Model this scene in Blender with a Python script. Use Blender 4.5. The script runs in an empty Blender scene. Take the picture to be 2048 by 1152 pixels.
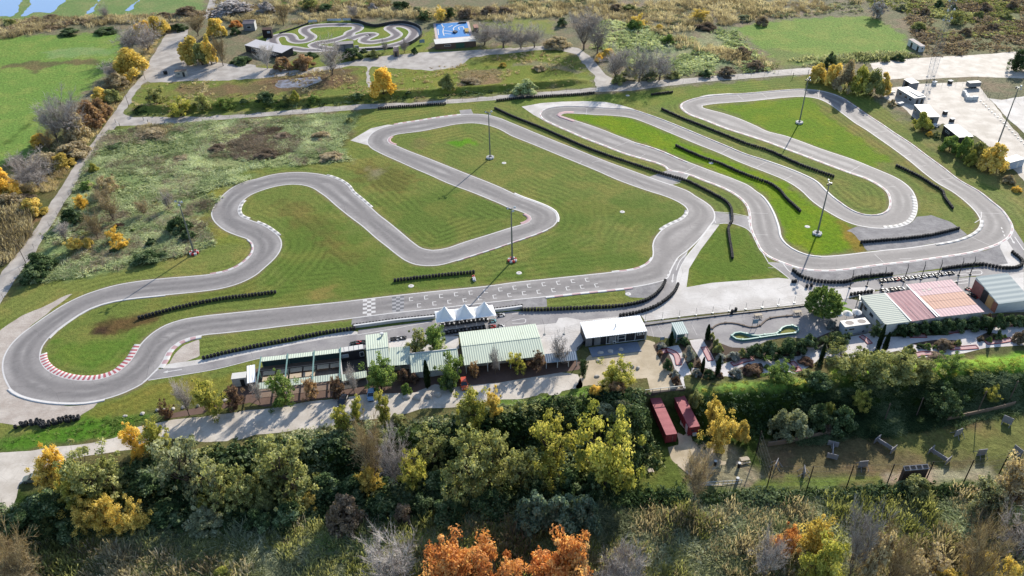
import bpy, bmesh, math, random
import numpy as np
from mathutils import Vector, Matrix
from mathutils.geometry import tessellate_polygon

random.seed(11)
RNG = np.random.default_rng(11)
SC = bpy.context.scene
COL = SC.collection
R = math.radians

# ------------------------------------------------------------------ camera
FPX, TH, RO, CH = 1589.6, 0.625718, -0.0219455, 125.57     # focal (px of 2048), pitch, roll, height
_fw = np.array([0, math.cos(TH), -math.sin(TH)])
_rt = np.array([1.0, 0, 0])
_up = np.cross(_rt, _fw)
CR = _rt * math.cos(RO) + _up * math.sin(RO)
CU = -_rt * math.sin(RO) + _up * math.cos(RO)
CP = np.array([0, 0, CH])
cam_d = bpy.data.cameras.new('camera')
cam = bpy.data.objects.new('camera', cam_d)
COL.objects.link(cam)
cam_d.sensor_width = 36
cam_d.lens = FPX / 2048 * 36
cam_d.clip_end = 20000
cam_d.clip_start = 1
cam.matrix_world = Matrix(((CR[0], CU[0], -_fw[0], 0), (CR[1], CU[1], -_fw[1], 0), (CR[2], CU[2], -_fw[2], CH), (0, 0, 0, 1)))
SC.camera = cam

def G(px, py, z=0.0):
    """photo pixel -> point on the level z (survey of the place from the photograph)"""
    d = _fw + CR * (px - 1024) / FPX - CU * (py - 576) / FPX
    p = CP + d * (z - CH) / d[2]
    return np.array([p[0], p[1], z])

def proj(p):
    d = np.asarray(p, float) - CP
    w = d @ _fw
    return 1024 + FPX * (d @ CR) / w, 576 - FPX * (d @ CU) / w

TILE = {1: (0, 0), 2: (512, 0), 3: (1024, 0), 4: (1536, 0), 5: (0, 384), 6: (512, 384), 7: (1024, 384), 8: (1536, 384),
        9: (0, 768), 10: (512, 768), 11: (1024, 768), 12: (1536, 768)}

FINE = dict(A=(450, 640, 6), B=(680, 630, 6), C=(860, 600, 5.76), D=(1280, 600, 5.76), E=(1560, 540, 6), F=(1792, 540, 6), H=(1740, 130, 4.987), I=(1780, 0, 5.76),
            J=(460, 20, 8), K=(700, 20, 6.827), L=(1480, 780, 5.487), M=(1760, 780, 5.486), N=(1600, 620, 4.571), O=(1750, 530, 12.05), Q=(860, 620, 13.65), T=(1140, 620, 11.38))

def Z(s):
    """'5: 10,20 30,40 6: ...' -> list of photo pixels (survey tiles of 512x384 px read at 3x)"""
    out, t, k = [], (0, 0), 1.0
    for w in s.split():
        if w.endswith(':'):
            n = w[:-1]
            if n.isdigit(): t, k = (TILE[int(n)], 3.0) if int(n) else ((0, 0), 1.0)
            else: t, k = FINE[n][:2], FINE[n][2]
        else:
            a, b = w.split(',')
            out.append((t[0] + float(a) / k, t[1] + float(b) / k))
    return out

def GP(s, z=0.0):
    return np.array([G(a, b, z)[:2] for a, b in (Z(s) if isinstance(s, str) else s)])

# ------------------------------------------------------------------ terrain height
_cr = [(-200, 1190, 0), (0, 1040, 0.2), (130, 985, 0.6), (270, 940, 1.2), (480, 905, 1.5), (850, 858, 1.2), (1000, 830, 1.2), (1180, 802, 1.0),
       (1262, 790, 0.5), (1300, 789, 0.0), (1372, 782, 0.0), (1400, 783, 0.6), (1450, 776, 1.4), (1640, 762, 1.6), (1850, 738, 1.7), (2048, 728, 1.7), (2400, 700, 1.7)]
_crw = np.array([list(G(a, b, z)) for a, b, z in _cr])
ZL = -3.9
_bk = np.array([G(*p) for p in Z('1: 800,655 1000,660 1200,652 1536,628 2: 300,618 700,584 1000,566 1300,546 1536,528 3: 250,512 480,486')])
_gapx = (G(1285, 789)[0], G(1385, 782)[0])

def hgt(x, y):
    x = np.asarray(x, float); y = np.asarray(y, float)
    yc = np.interp(x, _crw[:, 0], _crw[:, 1]); zc = np.interp(x, _crw[:, 0], _crw[:, 2])
    d = y - yc
    far = np.clip(1 - d / 5.5, 0, 1); far = far * far * (3 - 2 * far)
    wn = np.where((x > _gapx[0]) & (x < _gapx[1]), 0.6, 7.5)
    wn = np.where(x < -70, 7.5 + (-70 - x) * 0.12, wn)
    nr = np.clip(1 + d / wn, 0, 1); nr = nr * nr * (3 - 2 * nr)
    z = np.where(d > 0, zc * far, ZL + (zc - ZL) * nr)
    yb = np.interp(x, _bk[:, 0], _bk[:, 1]); d2 = y - yb             # low bank along the far road
    b = np.clip(np.where(d2 > 0, 1 - d2 / 5.0, 1 + d2 / 3.0), 0, 1); b = b * b * (3 - 2 * b)
    b = b * np.clip((x - _bk[0, 0]) / 6, 0, 1) * np.clip((_bk[-1, 0] - x) / 8, 0, 1)
    return z + np.where(y > 150, 2.1 * b, 0)

def GT(px, py):
    d = _fw + CR * (px - 1024) / FPX - CU * (py - 576) / FPX
    t = (2.5 - CH) / d[2]
    t1 = (ZL - 1 - CH) / d[2]
    for k in range(241):
        tt = t + (t1 - t) * k / 240
        p = CP + d * tt
        if p[2] <= hgt(p[0], p[1]):
            break
    return np.array([p[0], p[1], float(hgt(p[0], p[1]))])

# ------------------------------------------------------------------ object helpers
def tag(o, label=None, cat=None, group=None, kind=None):
    if label: o['label'] = label
    if cat: o['category'] = cat
    if group: o['group'] = group
    if kind: o['kind'] = kind
    return o

def link(name, me, mats=None, parent=None, loc=None, rz=None):
    o = bpy.data.objects.new(name, me)
    COL.objects.link(o)
    if mats is not None:
        for m in (mats if isinstance(mats, (list, tuple)) else [mats]):
            me.materials.append(m)
    if parent is not None: o.parent = parent
    if loc is not None: o.location = loc
    if rz is not None: o.rotation_euler[2] = rz
    return o

def empty(name, loc, rz=0.0, label=None, cat=None, group=None):
    o = bpy.data.objects.new(name, None)
    COL.objects.link(o)
    o.empty_display_size = 0.3
    o.location = loc; o.rotation_euler[2] = rz
    return tag(o, label, cat, group)

def copy_tree(o, parent=None):
    c = o.copy(); COL.objects.link(c)
    if parent is not None: c.parent = parent
    for ch in o.children: copy_tree(ch, c)
    return c

def fast_mesh(name, verts, faces, attrs=None, mat_idx=None, smooth=False):
    """verts (n,3); faces (m,k) array of k-gons"""
    verts = np.ascontiguousarray(verts, np.float32); faces = np.ascontiguousarray(faces, np.int32)
    me = bpy.data.meshes.new(name)
    n, (m, k) = len(verts), faces.shape
    me.vertices.add(n); me.vertices.foreach_set('co', verts.ravel())
    me.loops.add(m * k); me.loops.foreach_set('vertex_index', faces.ravel())
    me.polygons.add(m); me.polygons.foreach_set('loop_start', np.arange(0, m * k, k, dtype=np.int32))
    if mat_idx is not None: me.polygons.foreach_set('material_index', np.asarray(mat_idx, np.int32))
    if smooth: me.polygons.foreach_set('use_smooth', np.ones(m, bool))
    for nm, (typ, dat) in (attrs or {}).items():
        a = me.attributes.new(nm, typ, 'POINT')
        dat = np.ascontiguousarray(dat, np.float32)
        a.data.foreach_set('color' if typ == 'FLOAT_COLOR' else ('vector' if typ == 'FLOAT_VECTOR' else 'value'), dat.ravel())
    me.update(calc_edges=True)
    me.validate()
    return me

class MB:
    """collects shapes into one mesh; every shape may carry a material index"""
    def __init__(s): s.v, s.f, s.m = [], [], []
    def add(s, vs, fs, mi=0):
        b = len(s.v)
        s.v += [tuple(map(float, p)) for p in vs]
        s.f += [tuple(i + b for i in f) for f in fs]
        s.m += [mi] * len(fs)
    def box(s, c, d, rz=0.0, mi=0, taper=1.0):
        x, y, z = d[0] / 2, d[1] / 2, d[2] / 2
        cs, sn = math.cos(rz), math.sin(rz)
        vs = []
        for k in (-1, 1):
            t = taper if k > 0 else 1.0
            for i, j in ((-1, -1), (1, -1), (1, 1), (-1, 1)):
                a, b = i * x * t, j * y * t
                vs.append((c[0] + a * cs - b * sn, c[1] + a * sn + b * cs, c[2] + k * z))
        s.add(vs, [(0, 3, 2, 1), (4, 5, 6, 7), (0, 1, 5, 4), (1, 2, 6, 5), (2, 3, 7, 6), (3, 0, 4, 7)], mi)
    def hexa(s, p8, mi=0):
        s.add(p8, [(0, 3, 2, 1), (4, 5, 6, 7), (0, 1, 5, 4), (1, 2, 6, 5), (2, 3, 7, 6), (3, 0, 4, 7)], mi)
    def tube(s, a, b, r0, r1=None, n=8, mi=0, caps=True):
        a, b = Vector(a), Vector(b)
        r1 = r0 if r1 is None else r1
        d = (b - a)
        if d.length < 1e-6: return
        q = d.to_track_quat('Z', 'Y')
        vs = []
        for p, r in ((a, r0), (b, r1)):
            for k in range(n):
                t = 2 * math.pi * k / n
                vs.append(p + q @ Vector((r * math.cos(t), r * math.sin(t), 0)))
        fs = [(k, (k + 1) % n, n + (k + 1) % n, n + k) for k in range(n)]
        if caps: fs += [tuple(range(n - 1, -1, -1)), tuple(range(n, 2 * n))]
        s.add(vs, fs, mi)
    def poly_tube(s, pts, r, n=6, mi=0):
        for a, b in zip(pts[:-1], pts[1:]): s.tube(a, b, r, r, n, mi)
    def lathe(s, prof, c=(0, 0, 0), n=12, mi=0, axis='Z'):
        vs, fs = [], []
        for (r, z) in prof:
            for k in range(n):
                t = 2 * math.pi * k / n
                p = (r * math.cos(t), r * math.sin(t), z)
                if axis == 'Y': p = (p[0], p[2], p[1])
                if axis == 'X': p = (p[2], p[0], p[1])
                vs.append((c[0] + p[0], c[1] + p[1], c[2] + p[2]))
        for i in range(len(prof) - 1):
            for k in range(n):
                fs.append((i * n + k, i * n + (k + 1) % n, (i + 1) * n + (k + 1) % n, (i + 1) * n + k))
        s.add(vs, fs, mi)
    def prism(s, pts, z0, z1, mi=0, mi_side=None):
        n = len(pts)
        vs = [(p[0], p[1], z0) for p in pts] + [(p[0], p[1], z1) for p in pts]
        s.add(vs, [tuple(range(n, 2 * n))], mi)
        s.add(vs, [tuple(range(n - 1, -1, -1))] + [(k, (k + 1) % n, n + (k + 1) % n, n + k) for k in range(n)], mi if mi_side is None else mi_side)
    def mesh(s, name, smooth=False):
        me = bpy.data.meshes.new(name)
        me.from_pydata(s.v, [], s.f)
        me.polygons.foreach_set('material_index', s.m)
        if smooth: me.polygons.foreach_set('use_smooth', [True] * len(s.f))
        me.validate()
        bm = bmesh.new(); bm.from_mesh(me); bmesh.ops.recalc_face_normals(bm, faces=bm.faces); bm.to_mesh(me); bm.free()
        me.update()
        return me
    def build(s, name, mats, parent=None, loc=None, rz=None, smooth=False):
        return link(name, s.mesh(name, smooth), mats, parent, loc, rz)

# ------------------------------------------------------------------ materials
def P(r, g, b, k=1.8):
    """base colour of a surface whose sunlit look is the sRGB value given"""
    f = lambda c: (c / 255 / 12.92 if c <= 10 else ((c / 255 + 0.055) / 1.055) ** 2.4) / k
    return (f(r), f(g), f(b))

class NT:
    def __init__(s, name):
        s.mat = bpy.data.materials.new(name); s.mat.use_nodes = True
        s.t = s.mat.node_tree; s.t.nodes.clear()
        s.out = s.n('ShaderNodeOutputMaterial')
    def n(s, typ, **kw):
        nd = s.t.nodes.new(typ)
        for k, v in kw.items(): setattr(nd, k, v)
        return nd
    def put(s, sock, v):
        if isinstance(v, bpy.types.NodeSocket): s.t.links.new(v, sock)
        elif v is not None:
            if sock.type == 'RGBA' and not hasattr(v, '__len__'): v = (v, v, v)
            sock.default_value = (tuple(v) + (1,)) if (sock.type == 'RGBA' and len(v) == 3) else v
    def attr(s, nm, out='Color'):
        return s.n('ShaderNodeAttribute', attribute_name=nm).outputs[out]
    def pos(s): return s.n('ShaderNodeNewGeometry').outputs['Position']
    def obj(s): return s.n('ShaderNodeTexCoord').outputs['Object']
    def mapping(s, v, scale=(1, 1, 1), rot=(0, 0, 0)):
        m = s.n('ShaderNodeMapping'); s.put(m.inputs['Vector'], v)
        m.inputs['Scale'].default_value = scale; m.inputs['Rotation'].default_value = rot
        return m.outputs[0]
    def noise(s, v, scale, detail=4, rough=0.55, dist=0.0):
        m = s.n('ShaderNodeTexNoise'); s.put(m.inputs['Vector'], v)
        m.inputs['Scale'].default_value = scale; m.inputs['Detail'].default_value = detail
        m.inputs['Roughness'].default_value = rough; m.inputs['Distortion'].default_value = dist
        return m.outputs['Fac']
    def math(s, op, a, b=None, clamp=False):
        m = s.n('ShaderNodeMath', operation=op, use_clamp=clamp); s.put(m.inputs[0], a)
        if b is not None: s.put(m.inputs[1], b)
        return m.outputs[0]
    def rng(s, v, a, b, c=0.0, d=1.0):
        m = s.n('ShaderNodeMapRange', interpolation_type='SMOOTHSTEP'); s.put(m.inputs[0], v)
        for k, x in zip((1, 2, 3, 4), (a, b, c, d)): m.inputs[k].default_value = x
        return m.outputs[0]
    def mix(s, f, a, b, mode='MIX'):
        m = s.n('ShaderNodeMix', data_type='RGBA', blend_type=mode); s.put(m.inputs[0], f); s.put(m.inputs[6], a); s.put(m.inputs[7], b)
        return m.outputs[2]
    def grey(s, v):
        c = s.n('ShaderNodeCombineColor'); [s.put(c.inputs[k], v) for k in range(3)]
        return c.outputs[0]
    def bump(s, h, strength=0.5, dist=0.1):
        b = s.n('ShaderNodeBump'); s.put(b.inputs['Height'], h); b.inputs['Strength'].default_value = strength; b.inputs['Distance'].default_value = dist
        return b.outputs[0]
    def bsdf(s, col, rough=0.7, metal=0.0, normal=None, spec=0.3, alpha=None, **kw):
        b = s.n('ShaderNodeBsdfPrincipled')
        s.put(b.inputs['Base Color'], col); s.put(b.inputs['Roughness'], rough); s.put(b.inputs['Metallic'], metal)
        s.put(b.inputs['Specular IOR Level'], spec)
        if normal is not None: s.put(b.inputs['Normal'], normal)
        if alpha is not None: s.put(b.inputs['Alpha'], alpha)
        for k, v in kw.items(): s.put(b.inputs[k.replace('_', ' ')], v)
        s.t.links.new(b.outputs[0], s.out.inputs[0])
        return s.mat

_mc = {}
def mat(name, col, rough=0.6, metal=0.0, var=0.15, scale=3.0, spec=0.3, bump=0.0):
    """plain surface with wear: large and small noise on the colour"""
    if name in _mc: return _mc[name]
    t = NT(name); p = t.obj()
    n1 = t.noise(p, scale, 5, 0.6); n2 = t.noise(p, scale * 0.17, 3)
    f = t.math('ADD', t.math('MULTIPLY', t.math('SUBTRACT', n1, 0.5), var * 1.6), t.math('MULTIPLY', t.math('SUBTRACT', n2, 0.5), var * 1.8))
    c = t.mix(1.0, col, t.grey(t.math('ADD', f, 1.0)), 'MULTIPLY')
    nm = t.bump(n1, bump, 0.03) if bump else None
    _mc[name] = t.bsdf(c, rough, metal, nm, spec)
    return _mc[name]

def ribbed(name, col, col2, period=0.5, axis=0, stain=0.35, rough=0.8):
    """corrugated sheet with weather stains along the fall"""
    if name in _mc: return _mc[name]
    t = NT(name); p = t.obj()
    sp = t.n('ShaderNodeSeparateXYZ'); t.put(sp.inputs[0], p)
    w = t.math('SINE', t.math('MULTIPLY', sp.outputs[axis], 2 * math.pi / period))
    sc = (3.0, 0.35, 1) if axis == 0 else (0.35, 3.0, 1)
    st = t.noise(t.mapping(p, sc), 1.0, 5, 0.7)
    big = t.noise(p, 0.25, 3)
    f = t.math('MULTIPLY', t.rng(st, 0.5, 0.75), t.rng(big, 0.45, 0.65))
    c = t.mix(t.math('MULTIPLY', f, stain), col, col2)
    c = t.mix(t.rng(w, 0.2, 0.9, 0, 0.22), c, col2)
    _mc[name] = t.bsdf(c, rough, 0.0, t.bump(w, 0.6, 0.05), 0.08)
    return _mc[name]

def catmull(P_, closed=False, step=1.0):
    P_ = np.asarray(P_, float)
    n = len(P_)
    out = []
    rngs = range(n) if closed else range(n - 1)
    for i in rngs:
        p1, p2 = P_[i], P_[(i + 1) % n]
        p0 = P_[(i - 1) % n] if (closed or i > 0) else 2 * p1 - p2
        p3 = P_[(i + 2) % n] if (closed or i + 2 < n) else 2 * p2 - p1
        L = np.linalg.norm(p2 - p1); k = max(1, int(L / step))
        # centripetal-ish: scale tangents by the neighbouring lengths so uneven samples do not overshoot
        l0 = max(np.linalg.norm(p1 - p0), 1e-6); l2 = max(np.linalg.norm(p3 - p2), 1e-6); L = max(L, 1e-6)
        m1 = ((p1 - p0) / l0 * L + (p2 - p1) / L * l0) / (l0 + L) * L
        m2 = ((p2 - p1) / L * l2 + (p3 - p2) / l2 * L) / (L + l2) * L
        for j in range(k):
            t = j / k
            out.append((2 * t**3 - 3 * t**2 + 1) * p1 + (t**3 - 2 * t**2 + t) * m1 + (-2 * t**3 + 3 * t**2) * p2 + (t**3 - t**2) * m2)
    if not closed: out.append(P_[-1])
    return np.array(out)

def normals2(c, closed):
    t = np.roll(c, -1, 0) - np.roll(c, 1, 0)
    if not closed: t[0] = c[1] - c[0]; t[-1] = c[-1] - c[-2]
    t /= np.maximum(np.linalg.norm(t, axis=1, keepdims=True), 1e-9)
    return np.stack([-t[:, 1], t[:, 0]], 1)

def resample(c, step):
    d = np.r_[0, np.cumsum(np.linalg.norm(np.diff(c, axis=0), axis=1))]
    n = max(2, int(d[-1] / step) + 1)
    u = np.linspace(0, d[-1], n)
    return np.stack([np.interp(u, d, c[:, k]) for k in range(c.shape[1])], 1)

def jitter(c, amp, closed=True, seed=0):
    r = np.random.default_rng(seed)
    c = resample(np.vstack([c, c[:1]]) if closed else c, 0.8)
    if closed: c = c[:-1]
    n = normals2(c, closed); m = len(c)
    o = np.zeros(m)
    for k, a in ((3, .3), (7, .4), (17, .5), (41, .4)):
        g = r.normal(size=max(4, m // k + 2)); o += a * np.interp(np.arange(m), np.arange(len(g)) * k, g)
    return c + n * (o * amp)[:, None]

def flat(name, loops, z, m, kind='structure'):
    """level sheet from an outline and its holes"""
    L = [[Vector((p[0], p[1], 0)) for p in l] for l in loops]
    tris = tessellate_polygon(L)
    v = np.concatenate([np.asarray(l)[:, :2] for l in loops])
    v = np.c_[v, np.full(len(v), z)]
    f = np.array(tris, np.int32)
    a, b, c = v[f[:, 0]], v[f[:, 1]], v[f[:, 2]]
    cr = (b[:, 0] - a[:, 0]) * (c[:, 1] - a[:, 1]) - (b[:, 1] - a[:, 1]) * (c[:, 0] - a[:, 0])
    f[cr < 0] = f[cr < 0][:, ::-1]
    o = link(name, fast_mesh(name, v, f), m)
    if kind: o['kind'] = kind
    return o

def ribbon_vf(c, w0, w1, z, closed=False):
    """strip between offsets w0 and w1 left of the line"""
    n = normals2(c, closed); m = len(c)
    v = np.r_[np.c_[c + n * w0, np.full(m, z)], np.c_[c + n * w1, np.full(m, z)]]
    k = np.arange(m if closed else m - 1); k2 = (k + 1) % m
    f = np.stack([k, k2, m + k2, m + k], 1)
    if w1 < w0: f = f[:, ::-1]
    return v, f

class Sheet:
    """many strips joined as one level sheet (painted lines)"""
    def __init__(s): s.v, s.f, s.n = [], [], 0
    def add(s, v, f):
        s.v.append(v); s.f.append(np.asarray(f) + s.n); s.n += len(v)
    def line(s, c, w, z, closed=False): s.add(*ribbon_vf(np.asarray(c, float), -w / 2, w / 2, z, closed))
    def quad(s, p4, z):
        p4 = np.asarray(p4, float)[:, :2]
        a = sum(p4[i, 0] * p4[(i + 1) % 4, 1] - p4[(i + 1) % 4, 0] * p4[i, 1] for i in range(4))
        s.add(np.c_[p4, np.full(4, z)], np.array([[0, 1, 2, 3] if a > 0 else [3, 2, 1, 0]]))
    def build(s, name, m):
        o = link(name, fast_mesh(name, np.concatenate(s.v), np.concatenate(s.f)), m); o['kind'] = 'structure'
        return o

def inpoly(x, y, poly):
    poly = np.asarray(poly); r = np.zeros(x.shape, bool); j = len(poly) - 1
    for i in range(len(poly)):
        xi, yi, xj, yj = *poly[i, :2], *poly[j, :2]
        if yi != yj:
            c = ((yi > y) != (yj > y)) & (x < (xj - xi) * (y - yi) / (yj - yi) + xi)
            r ^= c
        j = i
    return r

def dist_to(x, y, c, closed=True):
    c = np.asarray(c)[:, :2]
    a = c if closed else c[:-1]; b = np.roll(c, -1, 0) if closed else c[1:]
    best = np.full(x.shape, 1e9)
    for (ax, ay), (bx, by) in zip(a, b):
        dx, dy = bx - ax, by - ay; L = dx * dx + dy * dy
        if L < 1e-9: continue
        t = np.clip(((x - ax) * dx + (y - ay) * dy) / L, 0, 1)
        np.minimum(best, (x - ax - t * dx) ** 2 + (y - ay - t * dy) ** 2, out=best)
    return np.sqrt(best)

def vnoise(x, y, s, seed=0):
    """smooth value noise 0..1"""
    r = np.random.default_rng(seed); T = r.random((256, 256))
    u, v = x / s, y / s; i, j = np.floor(u).astype(int), np.floor(v).astype(int); fu, fv = u - i, v - j
    fu = fu * fu * (3 - 2 * fu); fv = fv * fv * (3 - 2 * fv)
    g = lambda a, b: T[a % 256, b % 256]
    return (g(i, j) * (1 - fu) + g(i + 1, j) * fu) * (1 - fv) + (g(i, j + 1) * (1 - fu) + g(i + 1, j + 1) * fu) * fv

# ------------------------------------------------------------------ light and sky
W = bpy.data.worlds.new('World'); SC.world = W; W.use_nodes = True
wt = W.node_tree; bg = wt.nodes['Background']
sky = wt.nodes.new('ShaderNodeTexSky'); sky.sky_type = 'NISHITA'; sky.sun_disc = False
SUN_AZ, SUN_EL = R(61.6), R(28.5)           # direction towards the sun, from +X counter-clockwise
sky.sun_elevation = SUN_EL; sky.sun_rotation = R(90) - SUN_AZ
sky.air_density = 1.0; sky.dust_density = 0.6; sky.ozone_density = 1.2
wt.links.new(sky.outputs[0], bg.inputs[0]); bg.inputs[1].default_value = 0.135
sd = bpy.data.lights.new('sun', 'SUN'); sd.energy = 4.3; sd.angle = R(0.53); sd.color = (1.0, 0.93, 0.82)
so = bpy.data.objects.new('sun', sd); COL.objects.link(so)
sv = Vector((math.cos(SUN_AZ) * math.cos(SUN_EL), math.sin(SUN_AZ) * math.cos(SUN_EL), math.sin(SUN_EL)))
so.rotation_euler = sv.to_track_quat('Z', 'Y').to_euler(); so.location = sv * 400
SC.view_settings.view_transform = 'Standard'; SC.view_settings.look = 'None'
SC.view_settings.exposure = 0.95; SC.view_settings.gamma = 1.0
SC.render.engine = 'CYCLES'
SC.cycles.max_bounces = 6; SC.cycles.diffuse_bounces = 3; SC.cycles.glossy_bounces = 2
SC.cycles.transparent_max_bounces = 12; SC.cycles.transmission_bounces = 3
SC.cycles.use_denoising = True
# ------------------------------------------------------------------ the circuit, surveyed edge by edge
INL = GP(Z("""5: 1536,497 1440,546 1330,578 1200,597 1050,612 910,626 800,637 700,652 620,671 540,700 470,738 400,785 340,830 290,878 255,925 240,975 243,1010 258,1040
 300,1078 350,1103 420,1122 500,1130 580,1125 650,1107 700,1085 745,1050 785,1010 815,965 845,915 890,868 940,830 1000,797 1080,770 1200,748 1350,731
 6: 0,712 300,682 550,656 640,645 900,615 1200,584 1400,564 7: 0,545 200,524 400,503 600,482 720,468 780,450 820,425 843,395 848,360 845,325 853,290 875,255 910,220 960,192 1010,170 1040,148 1055,122 1050,98 1025,75 980,50 920,25 840,0
 3: 650,1085 500,1020 300,938 100,855 0,815 2: 1450,770 1380,748 1300,738 1200,745 1100,765 1000,785 900,798 850,805 810,818 790,838 800,858 835,872 900,900 1056,960 1250,1038 1464,1124
 7: 60,33 150,65 220,95 255,118 270,148 268,180 250,202 210,225 150,250 80,275 0,302 6: 1440,335 1300,380 1180,418 1100,438 1020,442 960,435 900,412 850,378 790,330 720,275 640,205 560,145 480,80 410,20
 2: 380,1152 350,1132 300,1114 220,1106 130,1116 60,1134 5: 1500,20 1460,50 1435,85 1430,120 1445,145 1490,165 6: 0,182 50,203 100,235 135,265 152,300 150,335 130,375 95,415 50,455"""))
OUTL = GP(Z("""5: 1360,0 1320,40 1285,90 1270,130 1280,165 1310,200 1360,235 1430,263 1490,285 1515,310 1520,345 1505,380 1470,415 1420,450 1350,478 1260,495 1150,506 1000,518 900,528 800,541 700,559 600,586 500,621 400,668
 300,730 200,800 120,862 60,925 25,990 15,1050 23,1100 45,1152 9: 60,27 110,62 180,86 280,105 400,114 520,110 630,90 720,62 790,32 850,0 5: 920,1085 950,1055 980,1012 1000,968 1030,932 1070,902 1130,877 1210,860 1350,845
 6: 0,825 200,800 400,778 560,760 640,749 900,718 1060,701 7: 0,648 200,628 400,605 600,585 720,571 850,546 920,525 960,455 1000,390 1050,352 1130,275 1185,205 1213,165 1213,122 1190,85 1150,55 1100,25
 3: 1060,1150 1000,1125 900,1092 820,1062 700,1018 550,963 400,903 200,823 0,740 2: 1450,706 1380,689 1310,685 1230,690 1100,706 950,730 830,749 750,770 700,797 675,826 668,856 690,886 750,920 850,965 950,1010 1050,1053 1150,1098 1300,1154
 6: 1400,43 1470,72 1520,95 7: 40,112 80,128 108,145 115,162 100,180 60,196 0,213 6: 1400,256 1250,302 1130,341 1060,350 1000,340 940,302 880,252 800,186 740,140 690,95 630,42
 2: 580,1152 550,1112 500,1080 420,1053 350,1041 250,1035 150,1041 70,1055 0,1075 1: 1480,1087 1420,1112"""))
INR = GP(Z("""3: 290,690 310,681 370,680 500,688 620,694 720,708 800,735 900,776 950,797 1100,860 1250,920 1350,965 1450,1005 4: 0,1038 100,1080 180,1128 8: 210,0 250,40 310,87 380,130 450,168 530,198 620,214 700,218 790,208 850,185 880,150 893,110 892,60 880,20
 4: 870,1152 830,1108 770,1068 690,1032 620,1003 520,962 400,922 300,888 200,850 100,815 0,790 3: 1450,750 1350,708 1250,676 1180,658 1142,645 1140,634 1170,628 1300,615 1400,608 4: 0,595 120,583 220,580 290,590 340,608 400,645 460,690 520,735 600,785 650,820 750,890 850,965 950,1048 1020,1100
 8: 1110,0 1170,45 1220,90 1255,130 1274,168 1270,205 1245,235 1200,262 1120,290 1000,312 850,335 700,350 590,362 420,381 320,386 240,376 160,345 110,310 80,270 70,220 55,170 30,110 0,60
 7: 1500,20 3: 1470,1152 1420,1115 1330,1075 1220,1035 1100,990 1000,950 900,906 800,872 740,856 700,840 620,810 540,778 440,743 380,724 330,707"""))
OUTR = GP(Z("""3: 165,690 178,664 230,645 300,637 420,637 550,645 730,658 800,680 880,708 1000,755 1150,818 1300,880 1400,922 4: 0,965 100,1000 200,1040 290,1085 350,1142 8: 400,35 440,65 500,105 560,130 620,138 680,130 715,110 730,75 728,40 712,0
 4: 650,1105 580,1070 500,1043 400,1006 300,968 200,930 100,893 0,855 3: 1400,810 1270,768 1150,720 1060,686 1022,658 1010,637 1020,620 1050,605 1120,585 1180,575 1250,568 1400,560 4: 0,548 100,540 210,535 320,545 380,560 445,585 500,620 600,690 700,755 750,790 850,855 950,930 1050,1003 1150,1080
 8: 1275,0 1350,60 1400,100 1440,150 1470,215 1425,292 1380,316 1300,345 1200,370 1100,386 1000,400 850,421 700,437 560,455 450,470 330,476 240,470 150,450 90,428 0,388
 7: 1500,360 1465,300 1440,245 1430,215 1423,140 1410,90 1380,50 1310,0 3: 1230,1115 1150,1085 1060,1050 1000,1035 938,1022 920,1003 880,984 800,960 680,925 550,875 420,825 330,785 250,750 180,712"""))
EDGES = {k: catmull(v, True, 1.2) for k, v in dict(INL=INL, OUTL=OUTL, INR=INR, OUTR=OUTR).items()}

# ------------------------------------------------------------------ ground
def axis(a, b, s, far, g=1.35):
    c = list(np.arange(a, b + s / 2, s))
    d, st = c[-1], s
    while d < far: st *= g; d += st; c.append(d)
    d, st, pre = a, s, []
    while d > -far: st *= g; d -= st; pre.append(d)
    return np.array(pre[::-1] + c)
gx, gy = axis(-290, 290, 1.0, 6000), axis(96, 460, 1.0, 6000)
X, Y = np.meshgrid(gx, gy); nx, ny = len(gx), len(gy)
X, Y = X.ravel(), Y.ravel()
Zh = hgt(X, Y)
wob = (vnoise(X, Y, 5, 1) - .5) * 0.35 + (vnoise(X, Y, 1.7, 2) - .5) * 0.18

# distance to the asphalt edges drives the mowing lines
near = (np.abs(X) < 260) & (Y > 120) & (Y < 330)
D = np.full(X.shape, 60.0)
D[near] = np.min([dist_to(X[near], Y[near], EDGES[k][::2]) for k in EDGES], axis=0)

colr = np.zeros((len(X), 3)); stripe = np.zeros(len(X)); rough = np.ones(len(X)) * 0.6
colr[:] = P(112, 110, 72)
def zone(s, rgb, feather=3.0, st=None, ro=None, amp=1.0, nz=3.0, seed=0, z=0.0, raw=None):
    """lay a ground cover over an outline; its rim wanders by noise"""
    poly = GP(s, z) if isinstance(s, str) else s
    lo, hi = poly.min(0) - 8, poly.max(0) + 8
    k = np.where((X > lo[0]) & (X < hi[0]) & (Y > lo[1]) & (Y < hi[1]))[0]
    if not len(k): return
    d = dist_to(X[k], Y[k], poly); d = np.where(inpoly(X[k], Y[k], poly), d, -d)
    d = d + (vnoise(X[k], Y[k], nz, 31 + seed) + vnoise(X[k], Y[k], nz * .4, 77 + seed) * .6 - .8) * feather * 1.6
    w = np.clip(d / feather + 0.5, 0, 1) * amp
    colr[k] = colr[k] * (1 - w)[:, None] + np.array(P(*rgb) if raw is None else raw) * w[:, None]
    if st is not None: stripe[k] = stripe[k] * (1 - w) + st * w
    if ro is not None: rough[k] = rough[k] * (1 - w) + ro * w

FAR = "0: -700,-230 2750,-230 2750,240 -700,240"
zone(FAR, (142, 134, 110), 8, 0, 1.0)
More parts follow.
